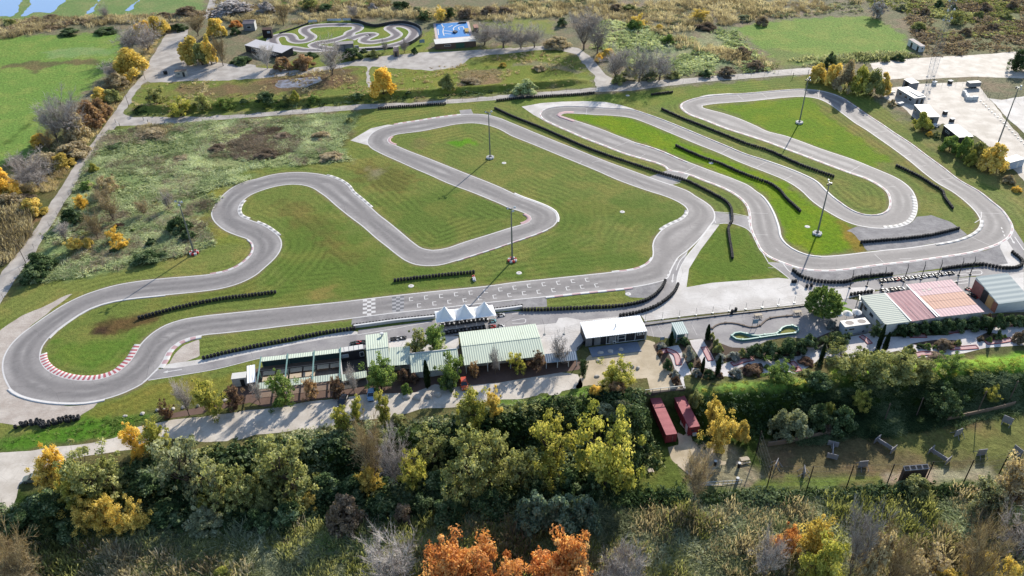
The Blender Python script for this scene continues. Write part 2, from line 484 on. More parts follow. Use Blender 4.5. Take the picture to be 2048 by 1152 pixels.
# meadows at the far left and the flooded field
zone("0: -400,-60 430,-60 405,22 300,30 0,50 -400,70", (136, 154, 100), 4, 0, .7, seed=1)
zone("1: -400,250 0,225 400,205 700,190 740,215 735,330 640,420 500,560 330,700 250,800 180,930 0,985 -900,1200", (134, 160, 82), 4, 0, .8, seed=2)
zone("1: 0,395 180,365 270,370 420,360 590,350 590,385 380,390 270,410 210,440 130,400 0,415", (122, 118, 80), 2, 0, .7, seed=3)
zone("1: 260,320 480,275 680,300 640,330 480,335 300,350", (150, 172, 120), 3, 0, .5, .6, seed=4)
zone("1: 0,880 240,680 250,690 0,900", (82, 105, 45), 2, 0, .5, .7, seed=5)
zone("2: 130,-60 800,-60 790,22 480,40 120,45", (140, 162, 90), 4, 0, .7, seed=6)
zone("3: 1320,165 1536,130 4: 0,125 320,105 590,95 700,140 840,230 830,320 560,370 250,385 100,395 0,330", (138, 160, 82), 3, 0, .8, seed=7)
zone("4: 0,280 120,300 250,330 260,385 60,410 0,390", (135, 140, 90), 3, 0, .8, .7, seed=8)
# marsh and scrub, top right
zone("3: 480,0 1536,0 4: 560,0 560,90 0,110 3: 1300,150 1000,190 800,120 600,130", (150, 140, 122), 6, 0, 1, .8, seed=9)
zone("3: 600,260 900,270 1200,200 1320,170 1400,260 1330,330 1300,400 1050,420 700,380", (152, 158, 120), 4, 0, 1, seed=10)
zone("3: 1310,270 1400,260 1530,360 1520,420 1400,410 1310,330", (150, 125, 105), 3, 0, 1, seed=11)
zone("4: 860,0 1536,0 1536,300 1200,320 1000,250 870,130", (140, 136, 102), 6, 0, 1, seed=12)
zone("3: 0,110 200,120 260,160 230,200 0,205 2: 1400,140 1390,110", (150, 152, 88), 3, 0, .4, seed=13)
# the car park field between the two roads
zone("1: 900,480 1536,420 2: 0,400 400,330 700,300 1536,280 3: 260,280 420,330 510,520 0,560 2: 900,610 0,680 1: 1400,690 800,700 760,650 830,520", (136, 142, 74), 4, .25, .7, seed=14)
zone("1: 1050,520 1536,500 2: 0,480 560,420 600,500 250,560 0,560 1: 1300,590 1050,560", (132, 112, 84), 4, 0, .9, .9, seed=15)
zone("2: 60,430 540,400 620,480 300,540 60,520", (118, 96, 76), 4, 0, .9, .8, seed=16)
zone("2: 820,420 1200,400 1536,330 3: 200,330 440,440 300,510 0,540 2: 1300,560 850,570", (140, 146, 66), 4, .3, .6, .8, seed=17)
zone("2: 1200,430 1450,410 1480,500 1250,515", (150, 125, 100), 2, 0, 1, .8, seed=18)
zone("3: 0,380 130,360 300,390 420,430 380,440 250,410 100,390 0,400", (165, 148, 128), 1.2, 0, .5, .7, seed=181)
zone("J: 420,440 700,360 1000,280 1250,210 1600,175 1950,160 K: 120,165 240,215 480,205 720,180 900,210 1000,300 970,380 1160,200 1140,420 1000,560 400,560 J: 1400,650 1000,660 600,600", (132, 146, 70), 1.5, 0, .6, seed=19)
# lawns of the circuit
LAWN = """0: -250,800 0,612 50,572 150,555 280,535 400,505 440,470 420,430 400,395 440,345 530,326 620,322 690,296 705,268 690,240 640,245 480,235 240,262 235,250 640,228 900,200 1190,190 1300,180 1640,148 1730,180 1800,245 1880,310 2010,375 2150,440
 2250,520 1990,560 1700,575 1550,575 1300,620 1000,655 700,700 560,725 480,780 240,825 165,842 0,880 -250,960"""
zone(LAWN, (130, 138, 72), 2, .55, .5, seed=20)
zone("5: 60,590 400,520 800,460 1150,380 1480,300 1500,380 1200,490 700,550 400,640 200,730 0,830 0,680", (146, 146, 82), 4, .5, .4, .75, seed=21)
zone("5: 1180,0 1350,0 1270,120 1300,210 1480,300 1300,300 1200,180", (150, 150, 70), 3, .4, .4, .6, seed=22)
zone("6: 700,60 900,0 1500,0 7: 60,120 6: 1450,260 1000,340", (108, 126, 58), 5, .8, .4, .7, seed=23)
zone("6: 150,200 400,100 800,400 1300,480 7: 0,480 300,300 800,380 840,420 600,470 6: 1400,555 600,640 100,640", (110, 129, 58), 6, .5, .3, .8, seed=24)
zone("7: 100,60 800,60 1000,130 850,230 600,150 300,300", (110, 128, 58), 6, .7, .3, .7, seed=25)
zone("6: 130,60 260,40 420,180 560,330 640,440 480,420 330,260 200,160", (122, 108, 62), 4, .7, .6, .5, seed=26)
zone("2: 540,1000 680,970 830,1000 960,1090 900,1152 700,1130 590,1060", (120, 108, 58), 4, .6, .6, .65, seed=27)
zone("2: 660,1020 740,1020 740,1060 670,1060", (165, 150, 125), 3, 0, .6, .7, seed=28)
zone("2: 480,900 560,830 640,860 560,1010 500,950", (140, 142, 74), 3, .3, .4, .7, seed=281)
zone("2: 920,850 1000,820 1060,850 980,900", (140, 128, 84), 2, .5, .5, .6, seed=29)
zone("2: 1150,850 1280,830 1330,860 1200,885", (105, 160, 30), 2, 0, .5, .9, seed=30)
zone("5: 540,830 650,760 850,740 1050,700 900,780 760,830 620,860", (104, 84, 56), 2, .1, .7, .9, seed=31)
zone("5: 560,825 640,810 640,850 560,850 ", (70, 56, 46), 1.5, .1, .7, .9, seed=32)
zone("5: 330,900 560,880 850,860 700,1000 560,1085 400,1060 290,980", (108, 138, 56), 3, .3, .4, .8, seed=33)
zone("3: 345,690 600,690 760,720 1050,860 1250,940 1536,1060 4: 120,1110 8: 240,60 480,190 590,350 300,385 100,280 60,160 0,50 7: 1480,-30 3: 1250,1040 900,900 560,770 380,720", (124, 152, 24), 2, .2, .55, .95, seed=34)
zone("3: 1250,640 1536,605 4: 250,590 420,720 760,960 600,1000 300,885 0,790 3: 1536,785", (122, 148, 34), 2, .25, .5, .9, seed=35)
zone("4: 300,600 460,690 820,950 1060,1150 960,1150 760,980 400,720 250,600", (138, 134, 74), 2, .9, .4, .85, seed=36)
zone("8: 430,170 540,215 600,350 540,370 440,240", (160, 128, 60), 2, 0, .6, .8, seed=37)
zone("7: 1060,450 1230,200 1300,195 1400,230 1536,430 1536,520 1050,570", (112, 132, 52), 2, .2, .4, .9, seed=38)
zone("3: 0,600 500,575 900,560 1536,480 1536,560 1130,580 960,640 900,640 700,640 400,610 100,640", (128, 144, 66), 3, .5, .4, .8, seed=39)
zone("6: 320,590 470,570 500,640 330,650", (150, 138, 80), 2, .4, .4, .7, seed=40)
# scrub field in the upper left of the circuit
zone("1: 640,790 1000,740 1536,720 2: 0,720 450,690 620,690 590,740 500,850 560,960 300,990 0,1010 1: 1300,1080 1536,1060 1230,1152 5: 1300,60 1200,150 1290,310 1000,400 500,510 150,560 150,480 300,250 430,100 1: 480,1060 560,900", (148, 160, 110), 3, 0, 1, seed=41)
zone("1: 1380,850 1536,800 2: 0,780 250,760 320,830 250,900 0,960 1: 1400,960", (118, 92, 74), 3, 0, 1, .9, seed=42)
zone("5: 450,330 600,150 900,90 1060,150 1100,330 700,400 420,440", (128, 118, 66), 5, 0, 1, .8, seed=43)
zone("1: 830,760 1040,750 1000,810 830,800", (165, 125, 65), 2, 0, 1, .8, seed=44)
# verge of the left road, field edges
zone("1: 330,1152 480,930 640,720 820,470 1000,180 930,200 780,450 560,720 330,920 0,1152", (138, 126, 80), 3, 0, .9, seed=45)
zone("5: 0,180 100,130 200,140 180,250 60,380 0,420", (140, 112, 86), 3, 0, 1, seed=46)
# foreground: dyke and reed land
zone("0: -300,1020 130,975 480,905 1000,832 1300,800 1640,770 2048,735 2400,710 2400,900 1400,900 1200,985 500,985 0,1060 -300,1200", (62, 78, 34), 3, 0, 1, seed=50)
zone("0: -300,1330 -300,1100 300,1010 1200,985 1500,975 2500,940 2500,1330", (118, 128, 78), 4, 0, 1, seed=51, z=ZL)
zone("0: 1190,965 1290,905 1350,890 1390,960 1350,985 1230,985", (112, 120, 60), 1.5, .1, .6, seed=52, z=ZL)
zone("0: 1345,905 1365,880 1480,895 1520,960 1500,972 1390,972", (168, 152, 130), 1.5, 0, .8, seed=53, z=ZL)
zone("0: 1535,950 1520,890 1600,880 1700,868 1900,850 2048,812 2300,780 2300,880 2048,925 1800,952 1540,958", (128, 112, 84), 1.5, 0, .6, seed=54, z=ZL)
zone("0: 1720,870 1900,850 2048,812 2300,780 2300,880 2048,915 1880,925", (132, 132, 76), 3, 0, .6, .8, seed=55, z=ZL)
zone("0: 1500,962 1760,950 1770,966 1510,978", (128, 140, 72), 1.2, 0, .7, seed=56, z=ZL)
zone("0: 1760,950 1980,935 1990,960 1770,970", (192, 176, 152), 1.2, 0, .5, seed=57, z=ZL)
zone("0: 1660,735 1900,716 2048,702 2300,680 2300,735 2048,742 1850,752 1660,765", (140, 178, 66), 1.5, 0, .5, seed=58, z=0.8)
zone("0: 1400,775 1560,762 1660,752 1660,772 1400,790", (142, 168, 80), 1.5, 0, .8, seed=59, z=0.8)
zone("0: 1000,800 1180,770 1290,785 1250,805 1000,835", (110, 135, 60), 2, 0, .8, seed=60, z=0.8)
zone("9: 0,340 200,270 480,210 900,180 940,215 720,290 450,350 0,415 -400,500 -400,420", (98, 138, 48), 2, 0, .7, seed=61)
zone("9: 480,200 620,110 850,10 1000,-20 1400,-60 1450,-20 1000,140 700,180", (138, 136, 66), 2, .7, .4, seed=62)
for s, rgb in (("3: 0,710 200,800 600,970 900,1065 820,1062 550,975 200,838 0,760", (146, 144, 84)), ("3: 220,760 550,890 880,1000 930,1030 800,1040 500,930 220,790", (140, 142, 78)), ("3: 760,660 1000,740 1536,960 1536,900 1100,730 850,640", (142, 146, 82)), ("5: 1100,560 1536,520 1536,600 1250,640 900,700", (126, 128, 62)),
               ("8: 950,60 1100,110 1230,240 1100,180 980,130", (148, 148, 86)), ("8: 1300,0 1480,160 1536,240 1536,60 1450,0", (150, 150, 92)), ("4: 700,640 900,760 1250,1000 1536,1152 1300,1120 1000,930", (148, 146, 88)), ("2: 600,700 900,640 1200,630 1200,660 900,690 640,760", (140, 144, 76))):
    zone(s, rgb, 3, .5, .5, .7, seed=len(s))
cl = np.c_[np.clip(colr, 0, 1), np.ones(len(X))]
par = np.c_[stripe, rough, D, np.zeros(len(X))]
q = (np.arange(ny - 1)[:, None] * nx + np.arange(nx - 1)[None, :]).ravel()
gf = np.stack([q, q + 1, q + nx + 1, q + nx], 1)
flatm = (Zh == 0)
gz = Zh + np.where(flatm, 0, wob)

def ground_mat():
    t = NT('meadow_ground'); p = t.pos()
    base = t.attr('cover'); ps = t.n('ShaderNodeSeparateColor'); t.put(ps.inputs[0], t.attr('par'))
    st, ro, d = ps.outputs[0], ps.outputs[1], t.attr('edge_distance', 'Fac')
    n1 = t.noise(p, 0.9, 6, 0.65); n2 = t.noise(p, 0.09, 4, 0.6); n3 = t.noise(t.mapping(p, (1, 1.4, 1)), 2.2, 5, 0.8)
    # mowing lines run parallel to the asphalt, with drift
    dd = t.math('ADD', d, t.math('MULTIPLY', t.noise(p, 0.06, 2), 3.0))
    w = t.math('SINE', t.math('MULTIPLY', dd, 2 * math.pi / 2.3))
    w = t.math('MULTIPLY', t.math('MULTIPLY', w, st), t.rng(t.noise(p, 0.035, 2), 0.38, 0.62, 0.15, 1.0))
    val = t.math('ADD', 1.0, t.math('MULTIPLY', w, 0.25))
    val = t.math('ADD', val, t.math('MULTIPLY', t.math('SUBTRACT', n1, 0.5), t.math('MULTIPLY', ro, 2.4)))
    val = t.math('ADD', val, t.math('MULTIPLY', t.math('SUBTRACT', n3, 0.5), t.math('ADD', 0.9, t.math('MULTIPLY', ro, 1.1))))
    c = t.mix(1.0, base, t.grey(val), 'MULTIPLY')
    dry = t.mix(1.0, c, (1.18, 1.05, 1.04), 'MULTIPLY')
    lush = t.mix(1.0, c, (0.86, 0.96, 0.84), 'MULTIPLY')
    c = t.mix(t.rng(n2, 0.42, 0.66), lush, dry)
    # worn, dusty turf where karts run wide
    worn = t.math('MULTIPLY', t.rng(t.math('ADD', d, t.math('MULTIPLY', t.math('SUBTRACT', n1, 0.5), 2.6)), 0.2, 1.5, 0.75, 0), t.rng(t.noise(p, 0.07, 2), 0.35, 0.6, 0.25, 1))
    c = t.mix(worn, c, P(150, 134, 104))
    h = t.math('ADD', t.math('MULTIPLY', n3, 0.5), n1)
    return t.bsdf(c, 0.9, 0, t.bump(h, 0.75, 0.40), 0.05)

ground = link('ground', fast_mesh('ground', np.c_[X, Y, gz], gf, {'cover': ('FLOAT_COLOR', cl), 'par': ('FLOAT_COLOR', np.c_[stripe, rough, np.zeros(len(X)), np.ones(len(X))]), 'edge_distance': ('FLOAT', D)}, smooth=True), ground_mat())
ground['kind'] = 'structure'

# ------------------------------------------------------------------ paved surfaces
def asphalt(name, col, light, lines=0.0, sc=1.0):
    t = NT(name); p = t.pos()
    a = t.noise(p, 0.10 * sc, 4, 0.6); b = t.noise(p, 1.3 * sc, 5, 0.7); g = t.noise(p, 14, 2, 0.6)
    c = t.mix(t.rng(a, 0.35, 0.68), col, light)
    v = t.math('ADD', 1.0, t.math('ADD', t.math('MULTIPLY', t.math('SUBTRACT', b, 0.5), 0.35), t.math('MULTIPLY', t.math('SUBTRACT', g, 0.5), 0.25)))
    c = t.mix(1.0, c, t.grey(v), 'MULTIPLY')
    # sealed cracks
    vo = t.n('ShaderNodeTexVoronoi', feature='DISTANCE_TO_EDGE'); t.put(vo.inputs['Vector'], t.mapping(p, (0.045, 0.045, 0.045))); vo.inputs['Randomness'].default_value = 1.0
    ck = t.rng(t.math('ADD', vo.outputs['Distance'], t.math('MULTIPLY', t.math('SUBTRACT', b, .5), 0.01)), 0.0, 0.006, 0.45, 0)
    c = t.mix(ck, c, (0.05, 0.05, 0.05))
    return t.bsdf(c, 0.75, 0, t.bump(g, 0.2, 0.01), 0.15)

M_TRACK = asphalt('track_asphalt', P(152, 147, 150), P(178, 173, 174))
M_PIT = asphalt('pit_asphalt', P(158, 153, 153), P(182, 177, 174), sc=1.7)
M_ROAD = asphalt('road_asphalt', P(182, 174, 166), P(212, 204, 195), sc=2)
M_CONC = asphalt('pale_concrete', P(214, 207, 200), P(240, 234, 228), sc=1.5)
M_SAND = asphalt('sandy_ground', P(196, 178, 148), P(224, 206, 178), sc=2)
M_CHALK = asphalt('chalk_gravel', P(208, 197, 183), P(238, 228, 215), sc=2)

def track_mat():
    """asphalt with rubbered-in racing line along the middle of the lane"""
    t = NT('racing_asphalt'); p = t.pos()
    e = t.attr('lane', 'Fac')
    a = t.noise(p, 0.10, 4, 0.6); b = t.noise(p, 1.1, 5, 0.7); g = t.noise(p, 12, 2, 0.6)
    c = t.mix(t.rng(a, 0.35, 0.68), P(160, 154, 151), P(184, 178, 174))
    lane = t.math('ADD', e, t.math('MULTIPLY', t.math('SUBTRACT', t.noise(p, 0.05, 3), .5), 3.0))
    rub = t.math('MULTIPLY', t.rng(lane, 1.0, 2.6), t.rng(lane, 4.6, 3.0))
    c = t.mix(t.math('MULTIPLY', rub, t.rng(a, 0.35, 0.6, 0.2, 0.6)), c, P(108, 104, 104))
    v = t.math('ADD', 1.0, t.math('ADD', t.math('MULTIPLY', t.math('SUBTRACT', b, 0.5), 0.5), t.math('MULTIPLY', t.math('SUBTRACT', g, 0.5), 0.3)))
    c = t.mix(1.0, c, t.grey(v), 'MULTIPLY')
    vo = t.n('ShaderNodeTexVoronoi', feature='DISTANCE_TO_EDGE'); t.put(vo.inputs['Vector'], t.mapping(p, (0.03, 0.03, 0.03)))
    ck = t.rng(t.math('ADD', vo.outputs['Distance'], t.math('MULTIPLY', t.math('SUBTRACT', b, .5), 0.012)), 0.0, 0.0045, 0.5, 0)
    c = t.mix(ck, c, (0.05, 0.05, 0.05))
    return t.bsdf(c, 0.72, 0, t.bump(g, 0.2, 0.01), 0.15)
M_RACE = track_mat()

def track_sheet(name, outer, inner, z):
    """annulus meshed finely so that the distance to its edges can drive the racing line"""
    o = flat(name, [outer, inner], z, M_RACE)
    me = o.data
    bm = bmesh.new(); bm.from_mesh(me)
    for _ in range(3):
        ed = [e for e in bm.edges if e.calc_length() > 3.0]
        if ed: bmesh.ops.subdivide_edges(bm, edges=ed, cuts=1)
        bmesh.ops.triangulate(bm, faces=[f for f in bm.faces if len(f.verts) > 3])
    bm.to_mesh(me); bm.free()
    co = np.empty(len(me.vertices) * 3, np.float32); me.vertices.foreach_get('co', co); co = co.reshape(-1, 3)
    d = np.minimum(dist_to(co[:, 0], co[:, 1], outer[::2]), dist_to(co[:, 0], co[:, 1], inner[::2]))
    a = me.attributes.new('lane', 'FLOAT', 'POINT'); a.data.foreach_set('value', d.astype(np.float32))
    return o
track_sheet('race_track', EDGES['OUTL'], EDGES['INL'], 0.026)
track_sheet('race_track', EDGES['OUTR'], EDGES['INR'], 0.026)

def sheet(name, s, z, m, amp=0.0, zz=0.0, seed=1):
    c = GP(s, zz)
    if amp: c = jitter(c, amp, True, seed)
    return flat(name, [c], z + zz, m)

# gravel
def gravel_mat(name, a, b, furrow=0.0):
    t = NT(name); p = t.pos()
    n = t.noise(p, 5, 5, 0.75); m = t.noise(p, 0.35, 4, 0.65); f = t.noise(t.mapping(p, (0.6, 1.6, 1), (0, 0, 0.4)), 1.2, 5, 0.7, 1.0)
    c = t.mix(t.rng(m, .3, .7), a, b)
    v = t.math('ADD', 1.0, t.math('ADD', t.math('MULTIPLY', t.math('SUBTRACT', n, .5), .7), t.math('MULTIPLY', t.math('SUBTRACT', f, .5), .6)))
    return t.bsdf(t.mix(1.0, c, t.grey(v), 'MULTIPLY'), .9, 0, t.bump(t.math('ADD', n, f), .7, .08), .1)
M_GRAV = gravel_mat('grey_gravel', P(150, 146, 146), P(178, 174, 172))
M_GRAVP = gravel_mat('pink_gravel', P(196, 182, 170), P(218, 206, 194))
sheet('gravel_trap', "8: 480,235 540,205 620,214 700,218 790,208 850,185 885,145 980,135 1100,180 1190,245 1200,258 1120,288 1000,310 850,333 700,348 595,355 560,300 520,260", .012, M_GRAV, .5)
sheet('gravel_trap', "8: 130,458 200,462 330,478 450,472 560,457 700,439 850,423 1000,402 1200,372 1310,345 1400,305 1430,350 1475,400 1450,440 1380,452 1280,440 1150,450 1040,462 900,478 740,500 640,505 520,520 480,540 400,545 280,535 200,508 150,475", .012, M_GRAV, .3)
sheet('gravel_trap', "6: 575,760 640,749 900,718 1060,701 1536,652 7: 0,648 205,630 210,690 0,700 6: 1430,712 1070,757 800,782 590,808 572,800", .012, M_GRAV, .2)
sheet('gravel_trap', "7: 680,590 720,572 850,548 918,528 910,570 870,610 800,640 700,635 670,610", .013, M_GRAV, .2)
sheet('gravel_trap', "5: 440,610 300,720 200,795 120,860 60,925 25,985 15,1050 20,1100 45,1152 9: 110,65 200,95 300,112 420,122 530,116 600,100 560,140 470,195 300,225 120,245 0,235 -500,300 -500,-200 -60,-30 5: -60,960 0,830 110,745 250,680 400,620", .012, M_GRAVP, .6)
sheet('gravel_trap', "5: 1015,1030 1050,970 1100,920 1195,885 1195,985 1100,1020", .014, M_GRAVP, .2)
# roads
_ro = GP("5: -240,760 0,500 130,330 235,190 300,80 350,0 1: 470,960 560,850 640,740 720,620 790,520 850,450 900,370 960,260 1000,185 1130,175 1130,230 1085,300 1150,345 1250,370 1380,385 1500,385 1536,390 2: 0,405 250,420 440,395 560,370 640,350 780,335 1000,315 1250,305 1536,285 3: 0,290 140,275 270,270 400,290 470,340 520,400 560,450 620,480 760,490 900,480 1100,465 1300,450 1536,430 4: 0,425 240,408 300,420 290,445 0,457 3: 1536,460 1300,480 1100,495 900,520 700,545 510,552 440,560 0,592 2: 1536,592 1300,610 1050,628 720,650 300,680 0,700 1: 1536,700 1200,730 900,750 700,757 640,830 520,990 430,1152 5: 370,90 290,220 190,380 80,540 0,680 -240,960")
_rh = GP("1: 905,490 1000,495 1100,490 1300,485 1536,470 2: 300,440 560,395 655,400 670,520 700,530 690,420 700,400 860,412 960,418 1060,425 1200,405 1290,350 1400,330 1536,315 3: 0,315 140,302 290,300 390,330 430,380 480,460 505,525 440,533 0,568 2: 1300,588 1000,608 700,625 400,645 0,672 1: 1536,680 1200,700 800,705 745,690 740,680 800,580 870,500")
flat('road', [jitter(_ro, .3, True, 3), jitter(_rh, .8, True, 4)[::-1]], .016, M_ROAD)

zone_rc = None
# ------------------------------------------------------------------ pit lane, paddock, car park
sheet('pit_lane', """5: 860,1122 950,1063 1050,1057 1200,1034 1350,1003 1536,963 6: 200,922 400,884 610,853 615,828 800,806 1070,768 1440,728 1536,716 7: 60,716 300,712 600,700 760,672 860,625 905,575 920,528 975,422 1060,345 1040,400 1000,470 985,560 970,600 920,650 840,695 650,745
 415,780 280,800 0,830 6: 1200,860 920,920 660,945 500,945 400,960 200,975 0,1000 5: 1300,1060 1100,1095 890,1130""", .020, M_PIT)
sheet('concrete_apron', "5: 1225,1002 1350,975 1536,938 6: 0,938 200,903 400,862 560,832 610,838 610,853 400,884 200,922 0,963 5: 1350,1003 1200,1034 1050,1057 965,1060 1010,1032", .024, M_CONC)
sheet('concrete_apron', """7: 985,560 1000,480 1040,400 1110,310 1190,200 1245,196 1130,350 1062,462 1047,572 1200,545 1536,520 8: 60,515 128,522 200,560 250,600 330,590 480,575 600,570 640,585 640,600 560,618 470,640 330,668 200,675
 7: 1500,700 1100,738 800,775 775,742 650,745 840,695 920,650 970,600""", .0245, M_CONC)
sheet('concrete_apron', "7: 280,757 330,752 420,770 650,745 760,742 800,800 450,890 390,952 180,978 130,800 265,787", .0245, M_CONC)
sheet('concrete_apron', "8: 1400,300 1435,290 1480,360 1505,395 1525,432 1495,447 1370,440 1440,430 1390,330", .0245, M_CONC)
sheet('concrete_apron', "8: 1440,500 1536,480 1536,600 1480,600 1400,560", .0245, M_CONC)
sheet('concrete_run_off', "2: 566,843 690,770 790,748 830,750 760,772 700,797 675,826 668,856 672,872", .022, M_CONC)
sheet('concrete_run_off', "3: 58,640 180,618 300,610 430,607 560,612 650,630 735,655 600,650 420,637 300,637 230,645 178,664 165,690 190,722 130,690", .022, M_CONC)
sheet('concrete_run_off', "2: 1220,662 1290,655 1305,685 1230,692", .022, M_PIT)
sheet('concrete_run_off', "3: 1120,580 1180,568 1300,560 1340,562 1250,572", .022, M_CONC)
sheet('link_lane', "3: 820,1062 938,1020 1000,1035 1060,1050 1040,1075 945,1112", .0215, M_PIT)
sheet('link_lane', "7: 1205,120 1213,118 1415,148 1425,150 1432,215 1440,245 1400,218 1330,192 1240,188 1190,200", .0215, M_PIT)
sheet('pit_lane', """7: 1425,215 1445,260 1480,330 1536,420 8: 90,425 150,450 145,475 200,510 280,537 400,548 520,540 640,520 740,505 900,482 1050,468 1300,445 1500,462 1536,430 1512,390 1470,360 1440,300 1400,215 1455,180 1480,225 1536,310 1536,480 1440,500 1215,505
 1080,520 840,555 700,590 560,580 330,590 250,600 130,522 0,425""", .020, M_PIT)
sheet('kart_yard', "8: 560,618 700,585 840,556 1080,520 1215,510 1536,500 1536,720 1400,725 1200,740 900,800 560,660", .0185, M_PIT)
sheet('parking_lot', "7: 800,782 1500,706 1536,702 8: 240,680 310,650 480,640 540,650 620,740 700,800 690,830 450,870 300,890 120,870 0,890 7: 1380,965 1290,975 1220,940 1160,905 1140,880 1060,885 960,880 880,872 815,862 760,800", .0195, M_PIT)
sheet('sandy_yard', "7: 395,1152 450,1000 470,985 810,885 860,900 905,1000 960,1100 985,1152 11: 1010,25 820,45 690,10 560,0 400,40 380,20", .014, M_SAND, .3)
sheet('gravel_drive', """9: -900,640 0,418 200,396 330,376 560,345 700,312 770,275 850,243 940,225 1050,208 1200,200 1300,178 1536,150 10: 300,108 480,88 560,75 800,30 1000,-10 1300,-30 1536,-60 11: 100,-100 400,-60 430,0 420,35 300,62 100,88 0,98
 10: 1400,140 1190,140 1000,145 900,172 780,205 600,215 500,222 470,250 150,292 0,312 9: 1350,362 1050,335 900,372 780,402 500,432 330,482 250,560 120,605 90,740 0,790 -900,1080""", .014, M_CHALK, .35)
sheet('terrace', "0: 462,770 500,740 700,700 740,735 830,735 920,700 930,735 1090,712 1160,722 1165,738 1000,765 900,775 870,768 830,785 700,790 530,814 500,805 400,828 330,838 330,830 460,800", .019, mat('terrace_brown', P(120, 96, 84), .9, var=.3, scale=1.5, bump=.3))
sheet('dirt_lot', """4: 610,382 700,368 900,350 1200,330 1450,312 1800,290 2600,240 2600,560 1600,420 1536,470 1500,470 1250,460 1000,470 900,480 820,470 720,482 690,470 640,440""", .018, M_CHALK, .4)
sheet('dirt_lot', "4: 900,505 1180,492 1255,500 1330,600 1536,850 1700,1050 1700,1152 1536,1090 1440,960 1240,815 1130,790 1050,740 985,765 880,720 800,640 720,600 680,575 690,535 830,512", .018, M_CHALK, .4)
sheet('dirt_lot', "4: 1320,590 1400,600 1536,575 1800,560 1800,900 1536,800", .0185, M_CONC, .4)
sheet('concrete_apron', "B: 585,300 1000,270 1420,255 1430,405 1200,440 840,475 830,380 585,392", .0245, M_CONC)
MG = asphalt('golf_paving', P(222, 212, 208), P(244, 238, 234), sc=2)
sheet('golf_path', "D: 300,545 440,520 480,590 560,770 600,880 570,1010 500,1020 460,900 380,770 320,640", .017, MG)
sheet('golf_path', "D: 570,462 722,445 800,560 870,710 880,760 720,795 700,762 640,640", .017, MG)
sheet('golf_path', "D: 590,780 720,796 882,762 1060,702 1500,662 N: 0,340 250,350 430,250 640,210 720,250 850,245 1350,230 1700,140 2300,60 2300,290 2048,322 1700,345 1500,395 1250,425 1020,440 900,370 640,430 200,440 0,570 D: 1740,870 1600,860 1400,840 1200,860 1060,890 1060,940 900,975 760,965 700,890 600,880", .016, MG)
# ------------------------------------------------------------------ painted lines
def mark_mat(name, c, wear=.5):
    t = NT(name); p = t.pos()
    n = t.noise(p, 2.2, 5, .75); m = t.noise(p, .3, 3)
    f = t.math('MULTIPLY', t.rng(n, .45, .72), t.rng(m, .35, .65, .2, 1))
    return t.bsdf(t.mix(t.math('MULTIPLY', f, wear), c, P(150, 146, 146)), .7)
M_WHITE = mark_mat('worn_white_paint', P(236, 232, 228), .6)
M_RED = mark_mat('worn_red_paint', P(196, 100, 106), .6)
M_PINK = mark_mat('faded_pink_paint', P(206, 168, 170), .3)
M_GREYB = mark_mat('grey_kerb_paint', P(170, 168, 166), .2)
M_DIM = mark_mat('faint_white_paint', P(206, 200, 198), .7)

S1 = Sheet()
for k, sgn in (('INL', 1), ('OUTL', 1), ('INR', 1), ('OUTR', 1)):
    S1.line(EDGES[k], .36, .0315, True)
def dash(s, sheet_, w=.3, z=.0325, on=1.0, off=1.0):
    c = resample(catmull(GP(s), False, .5), .25)
    n = int(round((on + off) / .25)); m = max(2, int(round(on / .25)) + 1)
    for i in range(0, len(c) - m, n): sheet_.line(c[i:i + m], w, z)
def stroke(s, w=.22, z=.0325, sh=None): (sh or S1).line(catmull(GP(s), False, .8), w, z)
for s in ("7: 918,527 960,455 1003,385", "8: 0,388 90,428", "7: 1415,150 1428,215", "8: 1400,212 1428,288", "7: 910,540 880,610"): dash(s, S1)
for s in ("7: 1213,118 1320,128 1424,148", "7: 1213,165 1222,185", "7: 1195,198 1300,188 1345,194 1400,216 1440,250 1490,340 1536,420", "8: 90,428 105,450 135,480 150,486", "3: 1060,1050 1040,1080", "3: 945,1112 1010,1095",
          "7: 985,560 998,485 1040,400 1110,310 1190,205", "5: 860,1140 950,1063", "5: 890,1130 1100,1097 1300,1062 1500,1012 6: 0,1003 200,978 400,962", "6: 605,858 800,825 960,795 1040,782",
          "7: 0,733 72,735 72,742", "7: 0,772 82,765 82,780 0,788", "7: 1050,365 1040,378 1010,410 985,470", "8: 1480,270 1536,350", "8: 1190,478 1280,475 1285,485 1190,498", "8: 1110,500 1190,492", "8: 1120,535 1200,525", "8: 1120,552 1200,545",
          "8: 130,522 60,465 0,425", "8: 1240,185 1275,160 1280,120"): stroke(s)
SD = Sheet()
for s in ("3: 1000,755 940,787", "3: 1325,880 1255,918", "3: 1536,968 1470,1000", "3: 700,850 620,880", "3: 800,925 770,942", "3: 1100,1000 1020,1042", "4: 620,712 540,722", "4: 720,785 630,798", "4: 860,925 810,936", "4: 950,995 900,998",
          "4: 1110,1068 1020,1082", "4: 550,995 490,1032", "4: 765,1118 705,1124", "4: 145,1055 95,1077", "8: 1390,130 1265,125", "8: 640,375 710,437", "8: 1340,325 1220,270", "8: 1310,150 1270,142", "8: 790,400 860,400", "8: 0,455 40,455", "7: 1425,125 1536,130",
          "7: 1450,256 1536,258", "3: 480,975 545,960", "3: 420,965 400,985", "4: 560,660 600,690 640,715", "4: 720,785 760,815 790,840 750,845", "4: 200,900 175,912", "4: 270,935 250,945", "8: 45,340 62,352", "8: 880,415 960,408 1060,392", "3: 445,690 450,650", "3: 1340,560 1390,600", "3: 1490,555 1530,585", "4: 300,555 305,585"): stroke(s, .16, .0328, SD)
